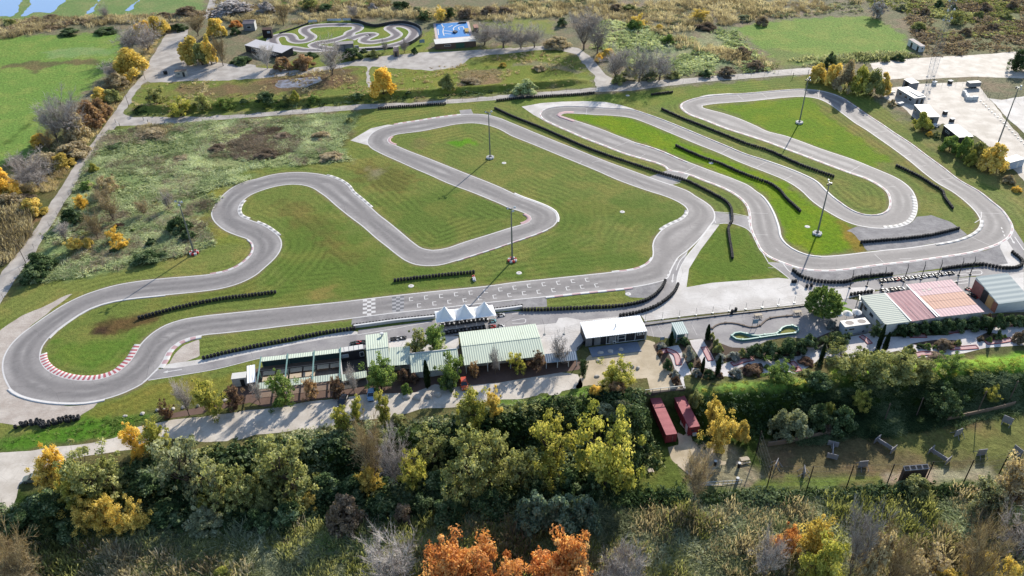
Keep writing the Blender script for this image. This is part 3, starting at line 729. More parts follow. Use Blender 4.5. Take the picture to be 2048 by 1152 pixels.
for s in ("7: 830,800 850,870", "7: 870,795 900,850", "7: 1080,800 1110,860", "7: 830,790 1100,762 1400,735", "8: 1000,520 1100,505"): stroke(s, .12, .0328, SD)
SD.build('track_marking', M_DIM)
# starting grid
def corner(o, u, v, a, b): return o + u * a + v * b
gu = GP("6: 700,640 1400,567"); gu = (gu[1] - gu[0]) / np.linalg.norm(gu[1] - gu[0]); gv = np.array([-gu[1], gu[0]])
BOX = Z("6: 930,643 1020,633 1110,625 1200,614 1288,604 1378,594 1465,585 7: 15,574 102,563 190,554 278,545 365,535 450,527 6: 978,681 1070,669 1160,659 1252,649 1342,638 1432,628 1520,619 7: 72,608 160,599 248,589 335,579 420,569 507,561")
for a, b in BOX:
    c = G(a, b)[:2]
    for (u0, u1, v0, v1) in ((-.5, -.28, -.85, .85), (-.28, .55, .62, .85), (-.28, .55, -.85, -.62)):
        S1.quad([corner(c, gu, gv, *q) for q in ((u0, v0), (u1, v0), (u1, v1), (u0, v1))], .0325)
def cheq(s, nu, nv, sh, z):
    a, b, c, d = GP(s)
    for i in range(nu):
        for j in range(nv):
            if (i + j) % 2: continue
            f = lambda u, v: (a * (1 - u) + b * u) * (1 - v) + (d * (1 - u) + c * u) * v
            sh.quad([f(i / nu, j / nv), f((i + 1) / nu, j / nv), f((i + 1) / nu, (j + 1) / nv), f(i / nu, (j + 1) / nv)], z)
cheq("6: 642,647 716,639 718,737 640,744", 3, 8, S1, .0325)
SG = Sheet(); cheq("6: 816,630 890,623 886,714 818,722", 3, 8, SG, .0325); SG.build('track_marking', mark_mat('dark_grey_paint', P(112, 112, 116), .4))
SG = Sheet(); a4 = GP("6: 816,630 890,623 886,714 818,722"); SG.quad(a4, .0295); SG.build('track_marking', mark_mat('pale_grey_paint', P(176, 174, 176), .4))
# arrows
def arrow(tail, head, w=.9):
    t, h = GP(tail)[0], GP(head)[0]; u = h - t; L = np.linalg.norm(u); u /= L; v = np.array([-u[1], u[0]])
    S1.quad([t + v * .14, t - v * .14, h - u * 1.1 - v * .14, h - u * 1.1 + v * .14], .0325)
    p = [h - u * 1.1 + v * w * .5, h - u * 1.1 - v * w * .5, h - v * .02, h + v * .02]
    S1.quad(p, .0326)
arrow("7: 968,492", "7: 961,545"); arrow("5: 1092,1065", "5: 978,1083"); arrow("8: 1450,262", "8: 1478,310")
S1.build('track_marking', M_WHITE)
# small round service plates in the grass
for k, s in enumerate(("7: 662,119", "8: 236,208", "3: 1194,978", "3: 694,573", "2: 1488,978", "7: 697,613", "7: 42,486", "6: 930,564")):
    c = GP(s)[0]; m = MB(); m.lathe([(0.001, .085), (.62, .08), (.75, .05), (.8, .0)], (0, 0, 0), 16); m.lathe([(.0, .1), (.2, .1), (.22, .08)], (0, 0, 0), 10, 1)
    o = m.build('manhole_cover', [mat('white_concrete', P(236, 230, 224), .8), mat('iron_lid', P(150, 146, 144), .6)], None, (c[0], c[1], 0))
    tag(o, ("white round manhole cover in the large lawn above the starting grid's right end", "white round manhole cover in lush grass beside the front right floodlight base", "white round manhole cover beside the tyre barrier in the bright green strip",
             "white round manhole cover in the grass at the top between the two hairpins", "white round manhole cover right of the floodlight in the upper middle lawn", "white round manhole cover on the gravel at the pit entry", "white manhole cover in the grass below the central floodlight", "white concrete drain plate in the grass above the start line")[k], 'manhole cover', 'drain covers in the lawns')
# ------------------------------------------------------------------ kerbs
def kerb(name, s, w, ma, mb, step=.9, h=.09):
    """raised kerb left (w>0) or right (w<0) of the traced line, painted in turns"""
    c = resample(catmull(GP(s) if isinstance(s, str) else s, False, .4), step)
    n = normals2(c, False); m = len(c)
    v = np.r_[np.c_[c, np.full(m, .034)], np.c_[c + n * w * .5, np.full(m, .034 + h * .6)], np.c_[c + n * w, np.full(m, .034 + h)], np.c_[c + n * w * 1.04, np.full(m, .0)]]
    k = np.arange(m - 1)
    f = np.concatenate([np.stack([a * m + k, a * m + k + 1, (a + 1) * m + k + 1, (a + 1) * m + k], 1) for a in range(3)])
    if w < 0: f = f[:, ::-1]
    mi = np.tile(k % 2, 3)
    o = link(name, fast_mesh(name, v, f, mat_idx=mi), [ma, mb]); o['kind'] = 'structure'
E_ = EDGES
def edge_part(key, sa, sb):
    """piece of an edge line between two photo points, in the line's own direction"""
    c = E_[key]; a, b = GP(sa)[0], GP(sb)[0]
    i = int(np.argmin(((c - a) ** 2).sum(1))); j = int(np.argmin(((c - b) ** 2).sum(1)))
    return c[i:j + 1] if j >= i else np.vstack([c[i:], c[:j + 1]])
def lkerb(key, sa, sb, w, ma, mb, step=.9): kerb('kerb', edge_part(key, sa, sb), w, ma, mb, step)
KW, KG = M_WHITE, M_GREYB
lkerb('INL', "5: 241,965", "5: 840,918", 1.55, KW, M_RED, .62)
lkerb('INL', "5: 1000,600", "5: 300,870", .55, KW, KW, 3)
lkerb('INL', "7: 600,482", "7: 850,400", .5, KW, M_PINK, 2)
lkerb('INL', "7: 890,235", "7: 1052,105", .95, KW, KG, 1.1)
lkerb('INL', "7: 10,10", "7: 268,180", .7, KW, KW, 2)
lkerb('INL', "7: 200,225", "6: 1200,410", .5, KW, M_PINK, 2)
lkerb('INL', "6: 0,190", "6: 135,265", -.0 + .9, KW, KG, 1.2)
lkerb('INL', "5: 1460,50", "5: 1500,170", 1.0, KW, KG, 1.2)
lkerb('INL', "2: 820,815", "2: 830,870", 1.0, M_PINK, M_PINK, 2)
lkerb('OUTL', "5: 950,1055", "5: 1220,858", -1.3, KW, M_PINK, 1.3)
lkerb('OUTL', "5: 1490,285", "5: 1260,495", -.55, KW, M_PINK, 1.6)
lkerb('OUTL', "7: 210,627", "7: 715,572", -.85, KW, M_PINK, 2.2)
lkerb('OUTL', "6: 690,95", "2: 420,1053", -.8, KW, KG, 1.3)
lkerb('OUTL', "7: 80,128", "7: 60,196", -1.2, M_PINK, M_PINK, 1.2)
lkerb('OUTL', "9: 60,27", "9: 630,90", -.7, KW, KW, 2)
lkerb('OUTL', "2: 1230,690", "2: 830,749", -.8, KW, M_PINK, 1.6)
lkerb('INR', "8: 700,218", "8: 870,10", 1.25, KW, KG, .9)
lkerb('INR', "3: 380,724", "3: 370,680", 1.6, M_PINK, M_PINK, 1.5)
lkerb('INR', "8: 1274,168", "8: 1000,312", .9, KW, KG, 1.3)
lkerb('INR', "3: 1060,975", "3: 740,856", .6, KW, M_PINK, 2)
lkerb('INR', "8: 320,386", "7: 1500,20", .5, KW, KW, 2)
lkerb('OUTR', "8: 1275,0", "4: 445,585", -.55, KW, KW, 2)
lkerb('OUTR', "8: 400,35", "4: 0,965", -.4, KW, M_PINK, 2)
# ------------------------------------------------------------------ tyre barriers
M_TYRE = mat('tyre_rubber', (0.018, 0.018, 0.019), .75, var=.5, scale=4, spec=.25)
M_TYREW = mat('white_tyre', P(238, 234, 232), .6); M_TYRER = mat('red_tyre', P(205, 50, 48), .6)
def tyre_profile(r, z, h): return [(r * .48, z), (r * .86, z), (r, z + h * .25), (r, z + h * .75), (r * .86, z + h), (r * .48, z + h), (r * .44, z + h * .5), (r * .48, z)]
def stack_mesh(nm, r=.385, n=4, h=.22, off=.05, seed=0):
    m = MB(); rr = random.Random(seed)
    for k in range(n): m.lathe(tyre_profile(r, k * h, h * .97), (rr.uniform(-off, off), rr.uniform(-off, off), 0), 12)
    return m.mesh(nm, True)
STACK = [stack_mesh('tyre_stack', seed=k) for k in range(4)]
for me in STACK: me.materials.append(M_TYRE)
GRP = 'tyre barriers lining the kart circuit'
def barrier(s, label, step=.84, rows=1, group=GRP, messy=0.0, z=0.0):
    c = resample(catmull(GP(s), False, .3), step)
    n = normals2(c, False)
    pts = [c[i] + n[i] * (r * .8) for r in range(rows) for i in range(len(c))]
    root = empty('tyre_barrier', (c[0][0], c[0][1], z), 0, label, 'tyre barrier', group)
    order = sorted(range(len(pts)), key=lambda i: pts[i][1])
    rest = []
    for q, i in enumerate(order):
        p = pts[i] + (RNG.normal(size=2) * messy)
        me = STACK[int(RNG.integers(4))]; a = RNG.uniform(0, 6.28); sc = RNG.uniform(.92, 1.08)
        if q < 100:
            o = link('tyre_stack', me, None, root, (p[0] - c[0][0], p[1] - c[0][1], 0.03), a)
            o.scale = (1, 1, sc)
        else: rest.append((p, me, a))
    if rest:
        V, Fc, nb = [], [], 0
        for p, me, a in rest:
            v = np.array([w.co for w in me.vertices]); cs, sn = math.cos(a), math.sin(a)
            V.append(np.c_[v[:, 0] * cs - v[:, 1] * sn + p[0] - c[0][0], v[:, 0] * sn + v[:, 1] * cs + p[1] - c[0][1], v[:, 2] + .03])
            Fc.append(np.array([list(f.vertices) for f in me.polygons]) + nb); nb += len(v)
        o = link('tyre_stack', fast_mesh('tyre_stack_row', np.concatenate(V), np.concatenate(Fc), smooth=True), M_TYRE, root); o['kind'] = 'stuff'
    return root
barrier("2: 738,655 850,646 960,640 1040,633 1135,628", "short black tyre barrier along the far road above the scrub field")
barrier("2: 1447,607 3: 0,598 200,582 440,567 490,562", "straight black tyre barrier along the far road near its bend at the bare trees")
barrier("2: 1435,655 1536,702 3: 100,742 190,778 300,827 450,892 600,947 750,997 900,1047 1050,1092 1170,1150 7: 1230,30 1280,60 1310,97 1318,140 1318,180 1302,205 1303,280 1313,340 1322,400", "longest black tyre barrier, running between the two circuits and ending in an S curve")
barrier("3: 840,572 960,558", "very short black tyre barrier alone in the top grass between the two hairpins")
barrier("3: 900,660 1000,705 1150,765 1300,825 1400,865 4: 0,908 100,952 200,997 300,1032 390,1064", "long diagonal black tyre barrier on the grass left of the top right hairpin straight")
barrier("3: 985,880 1050,910 1150,952 1250,987 1350,1032 1450,1072 4: 0,1102 70,1150 8: 110,45 150,82 190,120", "black tyre barrier in the bright green strip, ending near the right floodlight")
barrier("4: 770,1000 850,1037 920,1072 980,1112 1040,1150 8: 1060,42 1105,102", "curved black tyre barrier on the lawn inside the right edge of the circuit")
barrier("8: 560,307 700,295 850,282 1000,260 1140,224", "black tyre barrier lying across the grey gravel trap")
barrier("8: 150,477 200,512 280,537 400,547 480,542 520,524 620,510 740,499", "curved black tyre barrier behind the big round tree by the pit exit road")
barrier("8: 1050,467 1150,452 1300,442 1400,460 1490,458 1522,440 1515,410 1490,388 1465,367", "black tyre barrier with a hooked end beside the pit lane at the far right")
barrier("6: 835,537 1000,517 1150,502 1305,487", "straight black tyre barrier on the lawn above the starting grid")
barrier("5: 838,762 1000,717 1150,682 1300,652 1536,622 6: 115,607", "long black tyre barrier in the lawn above the left end of the main straight")
barrier("5: 1225,1002 1350,972 1536,932 6: 200,892 400,852 590,827", "long black tyre barrier between the grass strip and pit lane, left of the start")
barrier("7: 60,712 180,712 300,707 500,697 700,682 800,657 870,612 900,577 918,540", "black tyre barrier curving up along the inside of the pit entry")
barrier("7: 650,747 760,727 860,692 930,647 975,602 995,562", "black tyre barrier along the outside of the pit entry, ending behind the white roofed building")
barrier("9: 115,258 180,250 240,238 250,262 310,245 360,232 420,225 470,218", "untidy pile of loose tyre stacks at the edge of the gravel by the left hairpin", .8, 2, GRP, .18)
barrier("E: 150,10 170,22", "two black tyre stacks at the left end of the curved barrier behind the round tree", .8) if False else None
for s, lb in (("E: 150,150 185,150", "dark pair of tyre stacks on the concrete left of the big round tree"), ("E: 320,205 375,195", "dark pair of tyre stacks half behind the crown of the big round tree"), ("7: 1320,725 1342,712", "small dark pair of tyre stacks at the paddock fence")):
    barrier(s, lb, .9, 1, GRP)
barrier("E: 850,305 930,295 1010,283 1095,272", "row of black tyre stacks beside the far end of the pale green garage roof", .95)

# low white wall with a row of small tyres on the pit side of the straight
M_WALL = mat('white_wall_paint', P(238, 236, 234), .6)
SM = stack_mesh('small_tyre', .34, 3, .2)
SM.materials.append(M_TYRE)
def pit_wall(s, label):
    c = resample(catmull(GP(s), False, .5), 2.0); o0 = c[0]
    root = empty('pit_wall', (o0[0], o0[1], 0), 0, label, 'wall', 'white pit walls')
    m = MB()
    for a, b in zip(c[:-1], c[1:]):
        d = b - a; L = np.linalg.norm(d)
        m.box(((a[0] + b[0]) / 2 - o0[0], (a[1] + b[1]) / 2 - o0[1], .42), (L + .02, .5, .84), math.atan2(d[1], d[0]))
    m.build('wall_body', M_WALL, root)
    t = resample(c, .8); n = normals2(t, False)
    for p, q in list(zip(t, n))[:100]: link('tyre_stack', SM, None, root, (p[0] - o0[0] + q[0] * .75, p[1] - o0[1] + q[1] * .75, .03), RNG.uniform(0, 6))
pit_wall("6: 588,815 700,800 800,786 1072,757", "low white wall with tyres between the pit lane and start line, left of the tents")
pit_wall("6: 1432,718 1536,706 7: 62,697", "low white wall with tyres between the pit lane and straight, right of the tents")
# ------------------------------------------------------------------ floodlight masts
M_GALV = mat('galvanised_steel', P(150, 155, 156), .45, .6, var=.1)
M_DARK = mat('dark_metal', (0.03, 0.032, 0.035), .5, .3)
M_LAMPW = mat('lamp_housing', P(225, 228, 230), .4)
M_BLACK = mat('black_plastic', (0.012, 0.012, 0.013), .55)
def floodlight(px, py, label, H=17.35, heads=((-1, 0), (1, 0)), guard='rw', yaw=0.0, lamps=4):
    b = G(px, py)
    root = empty('floodlight_mast', b, yaw, label, 'floodlight', 'floodlight masts around the circuit')
    m = MB(); m.tube((0, 0, 0), (0, 0, H - .3), .27, .14, 10); m.box((0, 0, .03), (.7, .7, .06)); m.build('pole', M_GALV, root, smooth=False)
    m = MB(); m.box((0, 0, H - .35), (2.2, .12, .12)); m.box((0, 0, H - .9), (.1, 1.5, .1)); m.build('crossbar', M_GALV, root)
    for k in range(lamps):
        x = (-1.0, 1.0, -.35, .4)[k]; y = (0, 0, .65, -.65)[k]; z = (H - .1, H - .05, H - .7, H - .75)[k]
        a = (0.3, -.5, 2.2, 3.6)[k]
        m = MB(); m.hexa([(-.32, -.16, -.22), (.32, -.16, -.22), (.32, .2, -.22), (-.32, .2, -.22), (-.26, -.06, .24), (.26, -.06, .24), (.26, .14, .24), (-.26, .14, .24)])
        o = m.build('lamp_head', M_LAMPW if k % 2 else M_DARK, root, (x, y, z), a)
        g = MB(); g.hexa([(-.28, -.2, -.2), (.28, -.2, -.2), (.28, -.165, -.2), (-.28, -.165, -.2), (-.23, -.11, .2), (.23, -.11, .2), (.23, -.07, .2), (-.23, -.07, .2)])
        g.build('lamp_glass', mat('lamp_glass', P(235, 240, 245), .1, spec=.6), o)
    if guard:
        n = 8
        core = MB(); core.lathe([(.0, .0), (.55, .0), (.55, .5), (.2, .55), (.0, .55)], (0, 0, 0), 12); core.build('foot', M_TYRE, root)
        for k in range(n):
            t = 2 * math.pi * k / n + .2
            mm = M_TYREW if (guard == 'w' or k % 2) else M_TYRER
            o = link('tyre_guard', stack_mesh('guard_tyre', .4, 3, .2, seed=k), mm, root, (.98 * math.cos(t), .98 * math.sin(t), .02))
            o['label'] = 'white painted tyre stack' if mm is M_TYREW else 'red painted tyre stack'
    return root
floodlight(1024.5, 521.5, "tall floodlight mast at centre, with red and white tyre ring, above the starting grid", yaw=.2)
floodlight(980.4, 316.3, "tall floodlight mast with white tyre ring on the upper middle lawn", guard='w', yaw=.1)
floodlight(1598.4, 246.3, "tall floodlight mast with white tyre ring on the top right lawn", guard='w', yaw=.9)
floodlight(1634.3, 468.3, "tall floodlight mast with white tyre ring on bright grass by the gravel trap", guard='w', yaw=1.6)
floodlight(388.5, 507, "tall floodlight mast with red and white tyres at the corner of the scrub field", yaw=-.3)
floodlight(1997, 284, "plain floodlight mast without tyres beside the white sheds at the far right", 20.5, guard=None, yaw=.4)
# small red and white marker tyres on the lawn
for s, lb in (("6: 1306,524", "red and white marker tyres on the lawn right of the straight barrier"),):
    c = GP(s)[0]; root = empty('marker_tyres', (c[0], c[1], 0), 0, lb, 'tyres')
    for k, (dx, dy, mm) in enumerate(((-.1, .8, M_TYRER), (.05, 0, M_TYREW), (.2, -.8, M_TYREW))): link('tyre', stack_mesh('marker_tyre', .42, 3, .22, seed=k), mm, root, (dx, dy, .02))

# ------------------------------------------------------------------ fences
def fence(s, label, H=2.0, gap=3.0, wire=M_GALV, post=M_GALV, foot=True, group='wire fences', pr=.045, zf=None, rails=5, name='wire_fence', net=False, cpt='fence'):
    pts = [GT(a, b) if zf is None else G(a, b, zf) for a, b in Z(s)]
    c = np.array(pts); c = resample(c, gap); o0 = c[0]
    root = empty(name, tuple(o0), 0, label, cpt, group)
    pm = MB(); pm.tube((0, 0, 0), (0, 0, H), pr, pr * .9, 6)
    if foot: pm.box((0, -.1, .1), (.5, .5, .2))
    me = pm.mesh('post'); me.materials.append(post)
    for p in c[:100]: link('post', me, None, root, tuple(p - o0))
    w = MB()
    for a, b in zip(c[:-1], c[1:]):
        for k in range(rails):
            z = H * (.04 + .94 * k / max(1, rails - 1)); w.tube(a - o0 + [0, 0, z], b - o0 + [0, 0, z], .012, None, 3, 0, False)
    if net:
        for a, b in zip(c[:-1], c[1:]):
            L = np.linalg.norm(b - a); n = int(L / .45)
            for k in range(n):
                p = a + (b - a) * (k / n); w.tube(p - o0 + [0, 0, .05], p - o0 + [0, 0, H * .97], .006, None, 3, 0, False)
    w.build('wire_mesh', wire, root)
    return root
M_RUST = mat('weathered_post', P(120, 104, 92), .8)
fence("7: 800,775 1110,737 1500,692 8: 110,672 250,652 345,637", "wire fence on concrete feet between the paddock and the kart parking", 2.2, 4.1)
fence("C: 1320,395 1435,405 1550,390 1665,372 1760,350", "wire fence between the green clubhouse and white roofed building", 2.2, 3.4)
fence("5: 20,640 60,588 140,455 210,330 290,215 370,110 420,20 1: 450,1110 520,1005 600,880 660,790", "thin wire fence along the right verge of the straight left road", 1.6, 6, M_GALV, M_RUST, False)
fence("1: 890,745 1536,692 2: 300,672 720,642 1050,620 1300,602 1536,583 3: 250,560 500,540", "thin wire fence along the far road above the circuit", 1.7, 6, M_GALV, M_RUST, False)
fence("3: 520,548 900,512 1300,474 1536,452 4: 140,440", "thin wire fence beside the road above the top hairpins", 1.7, 6, M_GALV, M_RUST, False)
fence("H: 480,205 575,200 720,205 860,190 1065,170", "wire mesh fence at the far side of the sandy yard", 2.4, 3, M_GALV, M_DARK, False)
fence("H: 1065,172 1120,240 1170,320", "short oblique wire fence at the corner of the sandy yard", 2.4, 3, M_GALV, M_DARK, False)
fence("H: 1190,335 1300,335 1536,340", "wire fence running to the right edge above the white gravel", 2.2, 3, M_GALV, M_DARK, False)
fence("H: 1100,360 1280,530 1400,650 1536,790", "low white edged fence between the yard and the white gravel strip", 1.2, 2.5, M_GALV, M_GALV, True)
fence("E: 545,640 870,40", "x", 1) if False else None
# tall dark poles along the right pit lane
for k, s in enumerate(("E: 835,215", "E: 1040,195", "E: 1222,178", "O: 690,400", "O: 1100,345", "O: 1500,300", "8: 1143,500", "8: 1212,495")):
    c = GP(s)[0]; m = MB(); m.tube((0, 0, 0), (0.0, 0.0, 4.6), .13, .1, 8); m.tube((0, 0, 4.6), (.25, .9, 5.2), .08, .06, 6); m.box((0, 0, .15), (.5, .5, .3))
    tag(m.build('lamp_post', M_DARK, None, (c[0], c[1], 0)), "%s from left of eight dark posts along the right pit lane" % ("first", "second", "third", "fourth", "fifth", "sixth", "seventh", "last")[k], 'post', 'dark posts along the right pit lane')
# utility poles on the left road
for s, H, lb in (("1: 775,640", 7.5, "thin utility pole on the verge of the left road near the junction"), ("1: 872,478", 6, "short utility pole where the left road widens"), ("5: 155,425", 8, "thin utility pole at the lower end of the left road")):
    c = GP(s)[0]; m = MB(); m.tube((0, 0, 0), (-.2, 0, H), .1, .07, 7); m.box((-.2, 0, H - .3), (1.2, .08, .08)); tag(m.build('utility_pole', M_RUST, None, (c[0], c[1], 0)), lb, 'utility pole', 'utility poles of the left road')
# ------------------------------------------------------------------ karts
def kart(col_mat, name='kart'):
    root = empty(name, (0, 0, 0))
    m = MB()
    for y in (-.3, .3): m.tube((-.75, y, .12), (.85, y * .8, .12), .03, None, 6)
    for x in (-.6, 0, .55): m.tube((x, -.35, .12), (x, .35, .12), .025, None, 6)
    m.box((.1, 0, .07), (1.3, .55, .02)); m.tube((-.6, -.62, .14), (-.6, .62, .14), .025, None, 6)
    m.box((-.55, -.42, .28), (.38, .26, .32)); m.box((-.3, .4, .22), (.3, .2, .2))
    m.build('frame', M_DARK, root)
    m = MB()
    for s in (-1, 1):
        m.hexa([(-.42, s * .42, .08), (.5, s * .42, .08), (.5, s * .68, .1), (-.42, s * .68, .1), (-.4, s * .44, .3), (.42, s * .44, .27), (.36, s * .64, .24), (-.4, s * .64, .26)])
    m.hexa([(.75, -.62, .08), (1.02, -.48, .08), (1.02, .48, .08), (.75, .62, .08), (.75, -.6, .26), (.96, -.44, .24), (.96, .44, .24), (.75, .6, .26)])
    m.hexa([(.42, -.18, .2), (.8, -.16, .2), (.8, .16, .2), (.42, .18, .2), (.4, -.15, .52), (.5, -.13, .5), (.5, .13, .5), (.4, .15, .52)])
    m.build('bodywork', col_mat, root)
    m = MB(); m.hexa([(-.4, -.2, .1), (.05, -.2, .1), (.05, .2, .1), (-.4, .2, .1), (-.42, -.2, .2), (.02, -.18, .17), (.02, .18, .17), (-.42, .2, .2)])
    m.hexa([(-.5, -.2, .12), (-.36, -.2, .12), (-.36, .2, .12), (-.5, .2, .12), (-.62, -.16, .62), (-.54, -.16, .62), (-.54, .16, .62), (-.62, .16, .62)]); m.build('seat', M_BLACK, root)
    m = MB(); m.tube((.42, 0, .3), (.2, 0, .5), .015, None, 5)
    for k in range(10):
        a, b = 2 * math.pi * k / 10, 2 * math.pi * (k + 1) / 10
        m.tube((.2 + .07 * math.cos(a), .15 * math.sin(a), .5 + .13 * math.cos(a)), (.2 + .07 * math.cos(b), .15 * math.sin(b), .5 + .13 * math.cos(b)), .018, None, 4)
    m.build('steering_wheel', M_BLACK, root)
    for x, y, w in ((.62, .55, .13), (.62, -.55, .13), (-.6, .58, .2), (-.6, -.58, .2)):
        m = MB(); m.lathe([(.05, -w / 2), (.12, -w / 2), (.14, -w / 3), (.14, w / 3), (.12, w / 2), (.05, w / 2), (.05, -w / 2)], (0, 0, 0), 10, 0, 'Y')
        o = m.build('wheel', M_TYRE, root, (x, y, .14))
        m = MB(); m.lathe([(.0, -w / 2.2), (.055, -w / 2.2), (.055, w / 2.2), (.0, w / 2.2)], (0, 0, 0), 8, 0, 'Y'); m.build('rim', M_GALV, o)
    m = MB(); m.poly_tube([(-.55, -.66, .2), (-.86, -.62, .2), (-.86, .62, .2), (-.55, .66, .2)], .035, 6); m.build('bumper', M_DARK, root); m = MB(); m.poly_tube([(.7, -.7, .14), (1.06, -.5, .14), (1.06, .5, .14), (.7, .7, .14)], .03, 6); m.build('bumper', M_DARK, root)
    return root
KM = [mat('white_fairing', P(240, 238, 236), .35), mat('red_fairing', P(190, 40, 45), .35), mat('black_fairing', (0.03, 0.03, 0.035), .35), mat('teal_fairing', P(120, 180, 190), .35), mat('grey_fairing', P(150, 150, 155), .35)]
KP = [kart(m) for m in KM]; KUSED = [False] * len(KP)
ORD = ("first", "second", "third", "fourth", "fifth", "sixth", "seventh", "eighth", "ninth", "tenth", "eleventh", "twelfth", "thirteenth", "fourteenth", "fifteenth", "sixteenth", "seventeenth", "eighteenth", "nineteenth", "twentieth",
       "twenty-first", "twenty-second", "twenty-third", "twenty-fourth", "twenty-fifth", "twenty-sixth", "twenty-seventh", "twenty-eighth", "twenty-ninth", "thirtieth")
KC = ('white', 'red', 'black', 'teal', 'grey')
def put_kart(ci, p, yaw, label, group, s=1.0):
    if KUSED[ci]: o = copy_tree(KP[ci])
    else: o = KP[ci]; KUSED[ci] = True
    o.location = (p[0], p[1], p[2] if len(p) > 2 else .024); o.rotation_euler[2] = yaw; o.scale = (s,) * 3
    tag(o, label, 'go-kart', group)
def kart_row(s, cols, where, group, dyaw=0.0, s_=1.0, flip=0):
    p = GP(s)
    for k, q in enumerate(p):
        a = p[min(k + 1, len(p) - 1)] - p[max(k - 1, 0)] if len(p) > 1 else np.array([1.0, .2])
        put_kart(cols[k % len(cols)], q, math.atan2(a[1], a[0]) + dyaw + RNG.normal() * .06 + flip, "%s kart, %s from left in the row %s" % (KC[cols[k % len(cols)]], ORD[k], where), group, s_)
kart_row("O: 165,385 345,368 520,350 670,338 840,318 1005,298 1160,283 1325,258 1480,242 1640,222 1815,205", [2, 2, 1, 0, 0, 0, 0, 0, 0, 0, 2], "along the right pit lane", 'karts lined up on the right pit lane', 0, 1.05)
kart_row("O: 210,620 425,598 600,578", [0, 2, 0], "behind the red garage roof", 'karts parked behind the red garage', 0, 1.1)
kart_row("O: 1905,440", [0], "past the pink roof's far right corner", 'karts parked behind the red garage', 2.6)
kart_row("Q: 345,420 470,405 600,385 740,370 860,352 970,336 1070,322 1190,306 1310,292 1420,278 1520,268", [0, 2, 0, 2, 0, 2, 0, 0, 2, 0, 0], "under the near edge of the white tents", 'karts under the tents', 1.45)
kart_row("Q: 460,630 560,612 660,598 750,585 860,572 960,556 1060,543 1160,530 1260,515 1360,502 1450,490", [4, 2, 2, 4, 2, 2, 4, 2, 2, 4, 2], "in shade between the tents and clubhouse", 'karts in shade by the clubhouse', 1.5)
kart_row("Q: 1700,310", [3], "at the tents' right corner, teal one", 'karts beside the tents')
kart_row("Q: 1935,150", [0], "by the right pit wall end", 'karts beside the tents')
kart_row("Q: 1690,465 1930,452", [1, 0], "above the clubhouse roof, right of the tents", 'karts beside the tents')
kart_row("B: 645,292 695,285 748,280", [2, 0, 2], "beside the two courtyard trees", 'karts by the green roofs')
kart_row("B: 165,345 215,335 290,328", [2, 1, 2], "above the white panelled roof", 'karts by the green roofs')
kart_row("F: 868,235 895,300", [1, 2], "in the gap by the open grey garage", 'karts beside the open garage', 1.0)
kart_row("F: 950,330 1000,325", [1, 0], "inside the yard of the open grey garage", 'karts beside the open garage', .4)

